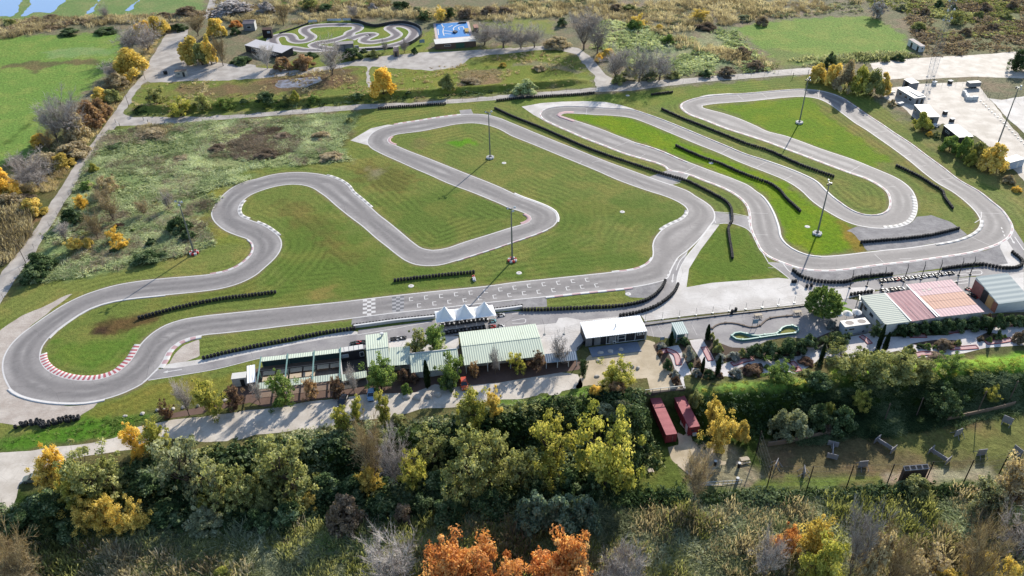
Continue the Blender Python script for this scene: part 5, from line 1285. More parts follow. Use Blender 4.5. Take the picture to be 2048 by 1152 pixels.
for k in range(14):
    z = 15 + (k // 4) * 4.5; t = k * 1.9
    m = MB(); m.lathe([(.0, 0), (.35, .05), (.5, .2), (.5, .26), (.0, .1)], (0, 0, 0), 10, 0, 'Y'); m.build('dish', M_LAMPW, root, (1.5 * math.cos(t), 1.5 * math.sin(t), z + (k % 4) * .5), t)
# ------------------------------------------------------------------ radio car club, far away
r, w, d = shed('long_shed', "long pale roofed shed at the left of the small winding car track", 'shed', "J: 400,467 995,592 840,692 240,565", 3.6, 3.2, ribbed('pale_shed_roof', P(226, 222, 224), P(196, 190, 192), 1.5, 0, .3), M_DKCLAD, .2); add_window(r, w * .3, .2, 1.6, 6, .8); add_window(r, w * .7, .2, 1.6, 6, .8)
r, w, d = shed('house', "grey roofed house with white gable wall among the far reeds", 'house', "J: 225,160 400,150 388,218 195,222", 4.2, 3.6, mat('grey_tile_roof', P(150, 138, 140), .9, var=.3), M_GREYW, .1, (4.6, .6)); m = MB(); m.box((w - .02, d / 2, 2.0), (.12, d * .9, 4.0)); m.build('gable_wall', M_WHITEW, r); add_window(r, w * .5, .1, 1.8, 2.0, 1.2)
r, w, d = shed('track_hut', "dark brown timber hut behind the left end of the small car track", 'hut', "J: 520,278 660,275 668,315 505,320", 4.4, 4.0, mat('brown_roof', P(96, 72, 62), .9), mat('dark_timber', P(52, 44, 42), .9), .1); add_window(r, w * .7, .1, 2.8, 1.4, 1.0, 'near', mat('pale_pane', P(170, 185, 200), .2))
r, w, d = shed('drivers_stand', "grey drivers' stand roof at the near edge of the small car track", 'stand', "J: 1700,515 1985,485 1960,540 1640,560", 3.6, 3.4, mat('grey_stand_roof', P(170, 162, 160), .8), M_GREYW, .3, None, .6); rbox(r, 'stair', (w + 1.2, d * .4, .9), (2.0, 1.2, 1.8), M_GREYW); rbox(r, 'balustrade', (w * .8, -.5, 1.0), (w * .5, .1, .6), mat('red_white_board', P(220, 190, 184), .7, var=.5, scale=1)); post_row(r, [.2, w * .5, w - .2], .2, 3.3, M_DARK)
r, w, d = shed('court_pavilion', "long white flat roofed pavilion in front of the blue court", 'pavilion', "K: 1145,402 1705,358 1722,420 1160,466", 3.0, 2.8, FLAT_WHITE, mat('brown_wall', P(110, 90, 78), .9, var=.4), .2); add_door(r, w * .6, .2, 4, 2.2, 'near', mat('green_door', P(60, 100, 80), .7)); add_window(r, w * .3, .2, 1.6, 3, .8)
r, w, d = shed('hut', "small brick hut at the right side of the blue court", 'hut', "K: 1685,200 1735,196 1760,240 1690,245", 2.6, 2.4, mat('brick_roof', P(190, 140, 120), .9), M_WOOD, .1); add_door(r, w * .5, .1, .9, 2)
r, w, d = shed('hut', "small grey brown hut below the right end of the small car track", 'hut', "K: 592,505 660,505 665,560 590,565", 3.0, 2.6, mat('tile_roof_brown', P(120, 106, 104), .9), M_WOOD, .1); add_door(r, w * .5, .1, .9, 2)
# blue court
cq = GP("K: 1168,190 1595,163 1650,356 1207,390"); flat('court', [cq], .02, mat('blue_court', P(36, 138, 214), .7, var=.12, scale=.5)); flat('court', [cq[0] + (cq - cq[0]) * 1.0 + np.array([[-1.2, .6], [1.0, .6], [1.0, -1], [-1.2, -1]])], .012, mat('court_kerb', P(214, 196, 190), .8))
SH = Sheet()
for s in ("K: 1250,195 1275,240 1270,300 1285,350", "K: 1540,185 1480,205 1415,245 1420,285", "K: 1285,280 1400,295", "K: 1560,260 1530,225 1490,235 1495,270", "K: 1340,235 1400,210", "K: 1290,230 1270,250", "K: 1290,320 1380,330", "K: 1560,290 1590,330", "K: 1200,260 1210,340"):
    SH.line(catmull(GP(s), False, .5), .5, .03)
SH.build('court_marking', M_WHITE)
for k, s in enumerate(("K: 1400,310 1430,292 1470,305 1445,325", "K: 1560,270 1620,265 1625,312 1575,315", "K: 1480,175 1590,165 1588,182 1485,188")):
    a = GP(s); c = a.mean(0); o = MB(); o.prism(a - c, 0, .7); tag(o.build('ramp', [M_DARK, mat('ochre_board', P(190, 160, 80), .8)][k == 1], None, (c[0], c[1], .03)), ("dark ramp in the middle of the blue court", "ochre and black ramp at the right of the blue court", "long black box at the far right edge of the blue court")[k], 'ramp', 'ramps on the blue court')
# small winding track of the radio cars
M_RC = NT('radio_track'); _e = M_RC.attr('lane', 'Fac'); _n = M_RC.noise(M_RC.pos(), .4, 4)
_l = M_RC.math('ADD', _e, M_RC.math('MULTIPLY', M_RC.math('SUBTRACT', _n, .5), .8)); M_RC = M_RC.bsdf(M_RC.mix(M_RC.rng(_l, .7, 1.9), P(206, 198, 194), P(116, 108, 112)), .8)
for s in ("J: 740,590 690,510 680,470 740,420 830,400 930,400 990,440 1010,480 1080,505 1180,500 1270,470 1300,430 1240,385 1190,340 1200,300 1300,265 1500,245 1700,238 1900,240 K: 60,205 110,230 90,270 0,310 J: 1900,400 1750,460 1600,500 1400,530 1340,555 1360,580 1450,600 K: 0,540 200,535 400,520 600,480 760,430 860,350 880,290 820,240 700,210 600,215 540,245 590,290 640,340 560,390 400,425 280,440 190,425 200,395 270,360 320,335 230,330 100,360 0,400",
          "J: 740,590 1000,612 1200,640 1400,640 1700,625 K: 0,540"):
    c = catmull(GP(s), False, .8); n = normals2(c, False); m_ = len(c); V = []; A = []; Wd = 2.9
    for f in (-1, -.5, 0, .5, 1): V.append(np.c_[c + n * Wd * f, np.full(m_, .022 if len(s) > 200 else .019)]); A.append(np.full(m_, Wd * (1 - abs(f))))
    k = np.arange(m_ - 1); F_ = np.concatenate([np.stack([i * m_ + k, i * m_ + k + 1, (i + 1) * m_ + k + 1, (i + 1) * m_ + k], 1) for i in range(4)])
    o = link('radio_track', fast_mesh('radio_track', np.concatenate(V), F_, {'lane': ('FLOAT', np.concatenate(A))}), M_RC); o['kind'] = 'structure'
    SH = Sheet(); 
    if len(s) > 200: SH.line(c + n * 2.75, .3, .027); SH.line(c - n * 2.75, .3, .027); SH.build('track_marking', M_WHITE)
# dark low barrier around it and banners
c = catmull(GP("J: 1250,235 1000,310 850,345 700,375"), False, 1); 
def low_wall(s, label, H=.9, m_=None, w=.3, name='low_wall', cat='wall', z=0.0, posts=False):
    c = resample(catmull(GP(s, z), False, .8), 1.5); o0 = c[0]; root = empty(name, (o0[0], o0[1], z), 0, label, cat)
    m = MB(); n = normals2(c, False); k = len(c)
    V = []
    for a, zz in ((-w / 2, 0), (w / 2, 0), (w / 2, H), (-w / 2, H)): V += [(p[0] - o0[0] + q[0] * a, p[1] - o0[1] + q[1] * a, zz) for p, q in zip(c, n)]
    F_ = [(a * k + i, a * k + i + 1, ((a + 1) % 4) * k + i + 1, ((a + 1) % 4) * k + i) for a in range(4) for i in range(k - 1)] + [(0, k, 2 * k, 3 * k), (k - 1, 4 * k - 1, 3 * k - 1, 2 * k - 1)]
    m.add(V, F_); m.build('wall_body', m_ or M_DARK, root)
    m = MB()
    for p in c[::3]: m.box((p[0] - o0[0], p[1] - o0[1], H / 2 + .04), (w * 1.5, w * 1.5, H + .08))
    m.build('post', m_ or M_DARK, root)
    return root
low_wall("K: 20,158 120,175 240,215 350,235 480,212 600,192 720,185 840,205 930,240 980,300 975,360 900,430 810,480 700,510", "dark netting barrier curving around the far and right side of the small car track", 1.5)
low_wall("J: 1250,225 1100,280 930,340 800,380", "thin dark barrier behind the left part of the small car track", .7)
low_wall("K: 210,540 400,538 590,525", "thin dark barrier in front of the small car track", .7)
for s, lb in (("J: 1255,215 1395,205", "short white blue banner behind the small car track"), ("J: 1560,190 1785,185", "long white banner behind the small car track"), ("J: 1805,182 1940,180", "right hand white banner behind the small car track")):
    a, b = GP(s); yaw = math.atan2(*(b - a)[::-1]); L = np.linalg.norm(b - a); r = empty('banner', (a[0], a[1], .0), yaw, lb, 'banner', 'banners of the small car track')
    rbox(r, 'board', (L / 2, 0, 1.0), (L, .06, 1.1), mat('banner_white', P(214, 224, 238), .6, var=.3, scale=1.5)); [rbox(r, 'post', (x, .08, .8), (.08, .08, 1.6), M_DARK) for x in (.1, L / 2, L - .1)]
# ------------------------------------------------------------------ foliage
def leaf_mat(name, a, b, c=None, tr=.45, vary=.3):
    """leaves: colour runs a..b..c over the leaves; light passes through"""
    if name in _mc: return _mc[name]
    t = NT(name); lv = t.attr('lv', 'Fac'); oi = t.n('ShaderNodeObjectInfo').outputs['Random']
    rp = t.n('ShaderNodeValToRGB'); t.put(rp.inputs[0], lv)
    e = rp.color_ramp.elements; e[0].position = .1; e[0].color = (*a, 1); e[1].position = .9; e[1].color = (*(c or b), 1)
    if c: m = e.new(.5); m.color = (*b, 1)
    col = t.mix(1.0, rp.outputs[0], t.grey(t.math('ADD', 1 - vary / 2, t.math('MULTIPLY', oi, vary))), 'MULTIPLY')
    d = t.n('ShaderNodeBsdfDiffuse'); t.put(d.inputs[0], col)
    l = t.n('ShaderNodeBsdfTranslucent'); t.put(l.inputs[0], t.mix(1.0, col, (1.15, 1.1, .7), 'MULTIPLY'))
    mx = t.n('ShaderNodeMixShader'); mx.inputs[0].default_value = tr
    t.t.links.new(d.outputs[0], mx.inputs[1]); t.t.links.new(l.outputs[0], mx.inputs[2]); t.t.links.new(mx.outputs[0], t.out.inputs[0])
    _mc[name] = t.mat
    return t.mat
def PL(r, g, b):
    c = P(r, g, b, 0.98); m = sum(c) / 3
    return tuple(m * .12 + x * .88 for x in c)
LF = dict(cyp=leaf_mat('cypress_leaves', P(30, 42, 28), P(46, 62, 38), P(74, 88, 56), tr=.15),
    yellow=leaf_mat('yellow_leaves', PL(186, 150, 44), PL(234, 196, 72), PL(248, 220, 112)), gold=leaf_mat('golden_leaves', PL(158, 144, 64), PL(214, 188, 90), PL(238, 214, 118)),
    orange=leaf_mat('orange_leaves', PL(182, 112, 58), PL(222, 154, 84), PL(242, 196, 122)), rust=leaf_mat('rusty_leaves', PL(114, 90, 68), PL(166, 132, 98), PL(202, 170, 126)),
    olive=leaf_mat('olive_leaves', PL(96, 104, 60), PL(146, 151, 90), PL(190, 190, 130)), ygreen=leaf_mat('yellow_green_leaves', PL(112, 120, 52), PL(164, 164, 70), PL(212, 202, 102)),
    green=leaf_mat('fresh_green_leaves', PL(76, 102, 48), PL(118, 144, 68), PL(162, 178, 100)), dark=leaf_mat('dark_green_leaves', PL(42, 58, 36), PL(70, 90, 52), PL(128, 142, 100), tr=.22),
    ggreen=leaf_mat('grey_green_leaves', PL(92, 100, 72), PL(138, 144, 108), PL(184, 186, 150)), plum=leaf_mat('plum_leaves', PL(84, 64, 58), PL(118, 94, 80), PL(156, 130, 104)),
    tan=leaf_mat('tan_leaves', PL(126, 112, 88), PL(172, 155, 122), PL(206, 192, 158)), grey=leaf_mat('grey_twigs', PL(128, 120, 116), PL(166, 156, 150), PL(198, 190, 182), tr=.1),
    white=leaf_mat('whitish_twigs', PL(176, 168, 160), PL(206, 198, 190), PL(228, 222, 216), tr=.1), lav=leaf_mat('lavender_leaves', PL(110, 112, 108), PL(146, 148, 144), PL(178, 180, 172)),
    reed=leaf_mat('reed_blades', PL(112, 102, 84), PL(158, 145, 120), PL(192, 181, 156)), pale=leaf_mat('pale_green_blades', PL(118, 134, 86), PL(166, 178, 128), PL(206, 212, 166)),
    brown=leaf_mat('brown_scrub', PL(92, 80, 66), PL(134, 117, 98), PL(166, 149, 128)), bgreen=leaf_mat('blue_green_reed', PL(78, 98, 78), PL(114, 136, 110), PL(160, 176, 148)))
BARK = mat('bark', P(128, 112, 98), .9, var=.4, scale=6); BARKD = mat('dark_bark', P(86, 74, 64), .9, var=.4, scale=6); BARKW = mat('pale_bark', P(196, 184, 172), .9, var=.3, scale=6)

def leaves(cl, rad, n, size, r, up=.35, squash=.85, aspect=1.0):
    """n leaf faces round clump centres; returns verts, faces, lv"""
    cl = np.asarray(cl); k = r.integers(len(cl), size=n)
    d = r.normal(size=(n, 3)); d /= np.linalg.norm(d, axis=1, keepdims=True)
    rr = np.asarray(rad)[k] * (r.random(n) ** .45)
    p = cl[k] + d * rr[:, None] * np.array([1, 1, squash])
    nr = d + np.array([0, 0, up]) + r.normal(size=(n, 3)) * .6; nr /= np.linalg.norm(nr, axis=1, keepdims=True)
    t = np.cross(nr, r.normal(size=(n, 3))); t /= np.maximum(np.linalg.norm(t, axis=1, keepdims=True), 1e-6); b = np.cross(nr, t)
    s = size * r.uniform(.6, 1.4, n)[:, None]
    v = np.stack([p + t * s, p + b * s * .6 * aspect, p - t * s, p - b * s * .6 * aspect], 1).reshape(-1, 3)
    cv = r.random(len(cl))
    lv = np.clip(cv[k] * .6 + r.random(n) * .5 - .05, 0, 1)
    return v, np.arange(4 * n).reshape(-1, 4), np.repeat(lv, 4)

def limb(pts, r0, r1, n=5):
    """one tapered limb along points"""
    pts = np.asarray(pts, float); m = len(pts); V = []
    for i, p in enumerate(pts):
        d = pts[min(i + 1, m - 1)] - pts[max(i - 1, 0)]; d /= max(np.linalg.norm(d), 1e-9)
        a = np.cross(d, [0.3, 1, 0.1]); a /= max(np.linalg.norm(a), 1e-9); b = np.cross(d, a); rr = r0 + (r1 - r0) * i / (m - 1)
        for k in range(n): t = 2 * math.pi * k / n; V.append(p + (a * math.cos(t) + b * math.sin(t)) * rr)
    F_ = [(i * n + k, i * n + (k + 1) % n, (i + 1) * n + (k + 1) % n, (i + 1) * n + k) for i in range(m - 1) for k in range(n)]
    return np.array(V), np.array(F_)
def join(parts):
    V, F_, A, nb = [], [], [], 0
    for q in parts:
        V.append(q[0]); F_.append(q[1] + nb); nb += len(q[0]); A.append(q[2] if len(q) > 2 else np.full(len(q[0]), .5))
    return np.concatenate(V), np.concatenate(F_), np.concatenate(A)
def wig(a, b, n, r, amp):
    t = np.linspace(0, 1, n)[:, None]; p = a * (1 - t) + b * t; L = np.linalg.norm(b - a)
    p[1:-1] += r.normal(size=(n - 2, 3)) * amp * L; return p

def make_tree(kind, seed):
    """returns (crown mesh, trunk mesh or None), about 8 m tall and 7 m wide"""
    r = np.random.default_rng(seed); H, Wd = 8.0, 3.5
    tips, wood = [], []
    if kind in ('round', 'airy', 'upright'):
        th = {'round': 1.3, 'airy': 1.8, 'upright': 1.0}[kind]
        top = np.array([r.normal() * .3, r.normal() * .3, th])
        wood.append(limb(wig(np.zeros(3), top, 4, r, .03), .24, .17))
        nl = {'round': 11, 'airy': 12, 'upright': 9}[kind]
        for k in range(nl):
            az = 2 * math.pi * (k + r.random() * .7) / nl; el = r.uniform(.0, 1.3)
            if kind == 'upright': e = np.array([math.cos(az) * 1.5, math.sin(az) * 1.5, r.uniform(4.5, 7.2)])
            else: e = top + np.array([math.cos(az) * math.cos(el) * Wd * .95, math.sin(az) * math.cos(el) * Wd * .95, math.sin(el) * (H - th) * .85 - .2])
            L = wig(top, e, 5, r, .06); wood.append(limb(L, .12, .03, 4))
            for j in range(8):
                q = L[r.integers(1, 5)] + r.normal(size=3) * np.array([.95, .95, .8]); tips.append(q); wood.append(limb(np.array([L[r.integers(1, 4)], q]), .035, .012, 3))
            tips.append(e)
        tips = np.array(tips); c = tips.mean(0); tips[:, :2] -= c[:2] * .5
        tips[:, 2] = np.maximum(tips[:, 2], .8)
        rad = r.uniform(.3, 1.15, len(tips)) * {'round': 1.0, 'airy': .75, 'upright': .95}[kind]
        n = {'round': 8000, 'airy': 6000, 'upright': 6500}[kind]
        cr = leaves(tips, rad, n, .185 if kind != 'airy' else .16, r)
    elif kind == 'bush':
        m = 34; a = r.random(m) * 6.28; q = np.sqrt(r.random(m)) * 3.0; z = (1 - (q / 3.3) ** 2) * r.uniform(.35, 1.0, m) * 6.6 + .4
        tips = np.c_[q * np.cos(a), q * np.sin(a), z]; cr = leaves(tips, r.uniform(.6, 1.3, m), 6200, .26, r, squash=1.2)
        top = 7.0
        st = [limb(wig(np.zeros(3), p * .9, 3, r, .05), .08, .03, 3) for p in tips[:10]]
        wood = st
    elif kind == 'tipped':                                         # round crown of upright shoots
        th = 1.6; wood.append(limb(wig(np.zeros(3), np.array([0, 0, th + .6]), 4, r, .03), .3, .24))
        m = 330; u = r.random(m) * 6.28; w = np.arccos(1 - r.random(m) * 1.25); tips = np.c_[np.sin(w) * np.cos(u) * 3.1, np.sin(w) * np.sin(u) * 3.1, th + 1.1 + np.cos(w) * 4.4 * .85]
        parts = []
        for p in tips:
            o = np.array([0, 0, th + .4]); d = p - o; d /= np.linalg.norm(d); d = d * .7 + np.array([0, 0, .5]); ln = r.uniform(.7, 1.3)
            seg = p + d * np.linspace(-.5, .6, 4)[:, None] * ln; parts.append(leaves(seg, [.42, .36, .3, .18], 60, .15, r))
        cr = join(parts)
        for k in range(9): wood.append(limb(wig(np.array([0, 0, th]), tips[k * 20] * .8 + [0, 0, .3], 4, r, .05), .12, .04, 4))
    elif kind == 'cypress':
        z = np.linspace(.5, 7.6, 26); w_ = np.sin(np.clip((z / 8) ** .6, 0, 1) * math.pi) ** .7 * 3.2 + .15
        tips = np.concatenate([np.c_[np.cos(a) * w_ * .55, np.sin(a) * w_ * .55, z] for a in (0, 2.1, 4.2)]); cr = leaves(tips, np.tile(w_ * .6 + .15, 3), 5200, .34, r, squash=.7, up=1.0)
        wood.append(limb(np.array([[0, 0, 0], [0, 0, 1.2]]), .5, .4))
    elif kind == 'bare':
        th = 1.3; top = np.array([r.normal() * .2, r.normal() * .2, th]); wood.append(limb(np.array([[0, 0, 0], top]), .22, .18)); tw = []
        for k in range(8):
            az = 2 * math.pi * (k + r.random() * .6) / 8; el = r.uniform(.5, 1.3); e = top + np.array([math.cos(az) * math.cos(el) * 3.4, math.sin(az) * math.cos(el) * 3.4, math.sin(el) * 6.2])
            L = wig(top, e, 6, r, .05); wood.append(limb(L, .085, .02, 4))
            for j in range(12):
                a = L[r.integers(1, 6)]; b = a + (e - top) / 6.5 * r.uniform(.8, 1.8) + r.normal(size=3) * .75; M_ = wig(a, b, 4, r, .06); wood.append(limb(M_, .026, .01, 3))
                for i in range(7):
                    s = M_[r.integers(1, 4)]; f = s + (b - a) * .4 + r.normal(size=3) * .45 + [0, 0, .25]; tw.append(limb(np.array([s, (s + f) / 2 + r.normal(size=3) * .05, f]), .022, .01, 3))
                    for i2 in range(5):
                        f2 = f + r.normal(size=3) * .35 + [0, 0, .15]; tw.append(limb(np.array([s * .4 + f * .6, f2]), .014, .008, 3))
        cr = join([(a, b, np.full(len(a), r.random())) for a, b in tw])
    V, F_, A = cr
    cm = fast_mesh('crown', V, F_, {'lv': ('FLOAT', A)})
    tm = None
    if wood:
        v, f, a = join(wood); tm = fast_mesh('trunk', v, f)
    return cm, tm
NV = dict(round=4, airy=4, upright=3, bush=5, tipped=1, cypress=2, bare=4)
NV['bushy'] = 0
PROTO = {k: [make_tree(k, 100 + 17 * i + len(k) * 1000) for i in range(n)] for k, n in NV.items()}
PROTO['bushy'] = PROTO['bush']
for k in PROTO:
    if k == 'bushy': continue
    for c, t in PROTO[k]:
        c.materials.append(LF['olive'])
        if t: t.materials.append(BARK)
CN = dict(cyp='dark green', yellow='bright yellow', gold='golden', orange='orange', rust='rusty brown', olive='olive green', ygreen='yellow green', green='fresh green', dark='dark green', ggreen='grey green', plum='dark red brown', tan='tan', grey='bare grey', white='bare whitish', lav='silvery grey', reed='straw', pale='pale green', brown='brown', bgreen='blue green')
KN = dict(round=('tree', 'tree'), airy=('airy_tree', 'tree'), upright=('upright_tree', 'tree'), bush=('shrub', 'shrub'), bushy=('bushy_tree', 'tree'), tipped=('round_tree', 'tree'), cypress=('cypress_tree', 'cypress'), bare=('bare_tree', 'tree'))
KA = dict(round='spreading tree', airy='airy tree', upright='upright tree', bush='shrub', bushy='bushy tree', tipped='dense round tree', cypress='slender cypress', bare='leafless tree')
PLANTS = []
def plants(area, tile, s):
    """'kind colour x,y top width' with pixels of the survey tile: foot of the plant, height of its top, width of its crown"""
    for ln in s.split(';'):
        w = ln.split()
        if not w: continue
        t, k = ((*TILE[int(tile)], 3.0) if tile.isdigit() else (*FINE[tile][:2], FINE[tile][2])) if False else (TILE[int(tile)] if tile.isdigit() else FINE[tile][:2], 3.0 if tile.isdigit() else FINE[tile][2])
        kind, col = w[0], w[1]; x, y = map(float, w[2].split(','))
        PLANTS.append((area, kind, col, t[0] + x / k, t[1] + y / k, t[1] + float(w[3]) / k, float(w[4]) / k))
def finish_plants():
    seen = {}
    for q in PLANTS: seen.setdefault((q[0], KA[q[1]], q[2]), []).append(q)
    for key, L in seen.items():
        L.sort(key=lambda q: (q[3], q[4]))
        for i, (area, kind, col, bx, by, ty, wpx) in enumerate(L):
            p = GT(bx, by); dep = (p - CP) @ _fw; s = FPX / dep
            lo, hi = .3, 30.0
            for _ in range(30):
                mid = (lo + hi) / 2
                if proj(p + [0, 0, mid])[1] > ty + s * .2 * mid * (.0 if kind in ('cypress', 'bare') else .35): lo = mid
                else: hi = mid
            Hm, Wm = max(lo, .5), wpx / s
            r = np.random.default_rng(int(bx * 13 + by * 7)); cm, tm = PROTO[kind][int(r.integers(len(PROTO[kind])))]
            if len(L) == 1: lb = "%s %s %s" % (CN[col], KA[kind], area)
            else: lb = "%s %s %s, %s from left" % (CN[col], KA[kind], area, ORD[i])
            lb = lb.replace('bare grey leafless', 'grey leafless').replace('bare whitish leafless', 'whitish leafless')
            nm, cat = KN[kind]; rz = float(r.uniform(0, 6.28)) if kind != 'bare' or True else 0
            sc = (Wm / (7.0 if kind != 'cypress' else 6.4), Wm / (7.0 if kind != 'cypress' else 6.4), Hm / 8.0)
            if kind == 'bush':
                o = link(nm, cm, None, None, tuple(p - [0, 0, .1]), rz); crown = o
            else:
                o = empty(nm, tuple(p - [0, 0, .05]), rz); crown = link('crown', cm, None, o); tr = link('trunk', tm, None, o)
                tr.material_slots[0].link = 'OBJECT'; tr.material_slots[0].material = {'grey': BARK, 'white': BARKW, 'tan': BARK}.get(col, BARKD if kind != 'bare' else BARK)
            o.scale = sc; tag(o, lb, cat, 'plants ' + area)
            crown.material_slots[0].link = 'OBJECT'; crown.material_slots[0].material = LF[col]

AR = "in the row left of the straight road"
plants(AR, '1', """bushy yellow 870,225 110 152; bushy gold 960,205 82 164; bare grey 890,315 165 195; bare grey 790,345 205 158; bushy gold 805,455 255 207; bush tan 700,525 425 158; bush yellow 768,500 430 54; bare grey 670,470 385 97;
 bushy gold 615,605 508 128; bushy olive 678,608 512 115; bushy rust 622,705 568 134; bushy rust 545,765 588 183; bare grey 440,835 615 256; bushy tan 470,820 640 158; bare grey 350,855 690 170; bushy yellow 250,870 788 122; bare tan 300,905 800 85; bush tan 440,935 835 219;
 bushy tan 280,1010 905 207; bushy gold 375,1000 912 146; bare grey 230,1125 965 268; bare grey 130,1070 955 109; bushy yellow 40,1190 952 183; bushy gold -40,1130 980 158""")
plants(AR, '5', "bushy gold 205,130 22 158; bushy tan 70,95 -5 183; bush brown 150,60 5 134")
AR = "at the far car park"
plants(AR, '1', "bare tan 1190,215 108 135; bushy gold 1305,212 82 118; bushy gold 1155,375 198 165; bushy gold 1268,388 185 105; bare tan 1340,395 245 95; bushy olive 1215,390 212 95; bush orange 1415,160 112 75; bush dark 1070,180 135 115; bush dark 1415,205 150 60; bush dark 1450,375 335 130")
AR = "on the field between the two far roads"
plants(AR, '1', "round olive 945,625 508 115; round ygreen 1090,690 572 115; round olive 1228,665 545 80; round green 1350,645 582 95; bush olive 1180,640 610 50; bush dark 1460,615 590 60")
plants(AR, '2', "bush dark 60,605 540 125; bush ygreen 235,605 532 60; bush green 345,603 560 70; bushy yellow 765,565 366 150; bush olive 1145,535 430 110; bush dark 610,582 555 85; bush dark 915,562 543 40; bush olive 180,600 560 60; bush tan 1290,500 470 150; bush gold 1480,400 365 50")
plants(AR, '3', "bush pale 85,560 462 165; bush tan 160,420 385 90")
AR = "in front of the small car track"
plants(AR, '2', "bare white 70,412 298 115; bushy rust 165,415 325 115; bushy rust 290,405 312 135; bare grey 458,448 278 165; bush dark 580,350 272 125; bush dark 645,312 288 50; bush olive 705,342 295 105; bare grey 775,312 248 50; bare grey 892,318 240 60; bush dark 950,322 278 45; bush dark 330,345 310 90; bush dark 215,325 305 70")
AR = "among the reeds along the far edge"
plants(AR, '1', "bare grey 635,110 38 65; bush brown 1120,95 22 150; bush grey 1400,75 -5 250; bush brown 980,95 70 90; bush dark 420,205 165 130; bush dark 640,195 158 140; bush olive 60,150 100 90; bush brown 300,110 85 110")
plants(AR, '2', "round olive 330,48 -42 115; bare tan 165,155 48 95; bare grey 590,112 42 75; bush grey 60,75 -2 120; round dark 1010,120 60 90; upright gold 1110,128 28 75; round dark 1168,108 38 70; bush brown 1260,100 45 120; bush dark 870,60 -10 130; bush brown 1400,90 30 140; bush brown 1490,80 30 120; bush dark 420,60 15 100; bush grey 700,60 10 60; bush ggreen 970,75 30 70")
AR = "at the bend of the far road"
plants(AR, '2', "bare grey 1370,270 168 180; bare grey 1485,285 148 204")
plants(AR, '3', "bare grey 55,290 178 150; bare grey 135,285 172 132; bush tan 270,280 208 165; bare grey 430,300 105 204; bare grey 512,320 168 162; bare grey 620,490 325 198; bare grey 762,492 328 180; bare grey 885,480 326 186; bush olive 700,478 392 115; bush ggreen 830,475 402 105; bush yellow 520,372 308 52; bush gold 575,345 278 95; bush olive 960,465 410 100; bush olive 640,500 430 90")
AR = "in the marsh scrub at the top right"
plants(AR, '3', "round gold 760,160 72 75; bush green 735,170 110 115; bush gold 880,178 140 62; bush green 940,255 198 95; round gold 1130,118 52 105; bush ggreen 1390,120 78 100; bush olive 1380,45 18 45; bush dark 300,155 88 65; bush brown 1160,170 132 135; bush dark 1160,460 412 85; bush brown 1290,452 392 120; bush olive 700,60 20 90; bush brown 620,60 15 80; bush brown 1500,150 90 80; bush brown 1380,330 270 120; bush brown 1460,410 350 110")
plants(AR, '4', "upright grey 650,108 -15 115; bush dark 1020,48 -10 70; round olive 1130,140 58 95; bush brown 1460,50 -10 80; round dark 1490,420 278 110; round olive 1545,420 290 120; bush olive 900,180 120 90; bush brown 940,90 40 80; bush olive 1260,110 60 80; bush brown 1350,180 130 90; bush dark 1110,60 20 60; bush brown 1300,60 10 100; bush olive 1420,120 70 90; bush brown 1180,210 160 80; bush ggreen 800,60 20 70; bush dark 780,360 320 80; bush olive 700,370 330 60")
AR = "by the shed row at the right"
plants(AR, '4', "bushy gold 295,490 355 115; bushy gold 390,510 342 125; bushy tan 455,545 328 140; bushy ygreen 540,560 366 140; bushy olive 620,575 378 125; bushy gold 685,565 396 85; bush dark 370,400 298 75; bushy ygreen 915,775 662 125; bushy green 1085,905 795 115; bushy green 1162,950 788 95; bushy olive 1240,965 812 110; bushy gold 1335,1015 822 165; bush yellow 965,815 782 42; bush tan 1440,1095 1040 80; bush yellow 1490,1145 1110 60; bush tan 742,632 588 50; bush olive 1010,822 782 55; bush olive 560,540 500 50; bush ygreen 1210,990 880 80")
AR = "in the scrub field at the left"
plants(AR, '5', "round yellow 500,95 8 80; bare tan 640,85 -5 135; bush dark 440,185 78 135; bare tan 685,178 48 125; bare grey 1015,105 18 70; bare tan 870,138 58 95; bare tan 592,285 148 110; round yellow 700,295 200 75; round gold 458,345 262 90; bush gold 535,328 260 65; round yellow 730,340 268 85; bare grey 400,295 205 90; bush dark 910,318 272 72; bush dark 1080,235 130 150; bush dark 1130,278 218 100; bush dark 880,415 348 170; bush dark 250,475 358 190; bush dark 215,525 428 150; bush green 800,240 215 40; bush dark 985,385 350 70; bush plum 715,215 180 70; bush dark 690,365 330 70")
plants(AR, '1', "bush ygreen 565,1030 968 62; bush green 530,1135 1072 95; round tan 650,1160 1040 130; bush dark 700,880 860 120; bush tan 920,810 775 180; bush brown 1300,895 865 110; bush tan 1090,955 935 120")
plants(AR, '2', "bush brown 60,930 895 150; bush tan 390,825 785 120; bush tan 450,950 915 150; bush brown 160,825 800 130; bush olive 560,740 700 60")
AR = "in front of the pergola and clubhouse"
plants(AR, 'A', "round plum 150,1045 770 215; bare grey 425,1008 775 140; round green 695,975 612 320; round rust 1032,932 675 165; round plum 1348,905 655 170")
plants(AR, 'B', "bare grey 178,965 695 160; round green 498,880 488 340; bush plum 765,795 618 165; bush plum 890,812 672 130; bush green 795,935 802 140; round green 1330,815 418 280; cypress cyp 1052,862 540 78; bush dark 1332,885 738 155")
plants(AR, 'C', "round rust 502,885 685 120; bare grey 757,862 625 155; airy ygreen 1002,825 555 190; round plum 1237,805 575 170; bare grey 1482,758 485 205; upright dark 1762,895 645 125")
plants(AR, '9', "round plum 1012,205 82 78; bare grey 1137,190 25 115; round ygreen 1268,170 -45 160")
AR = "in the courtyard behind the clubhouse roofs"
plants(AR, 'B', "round olive 935,455 165 245; round green 1133,432 85 285")
AR = "between the gravel drive and the dyke"
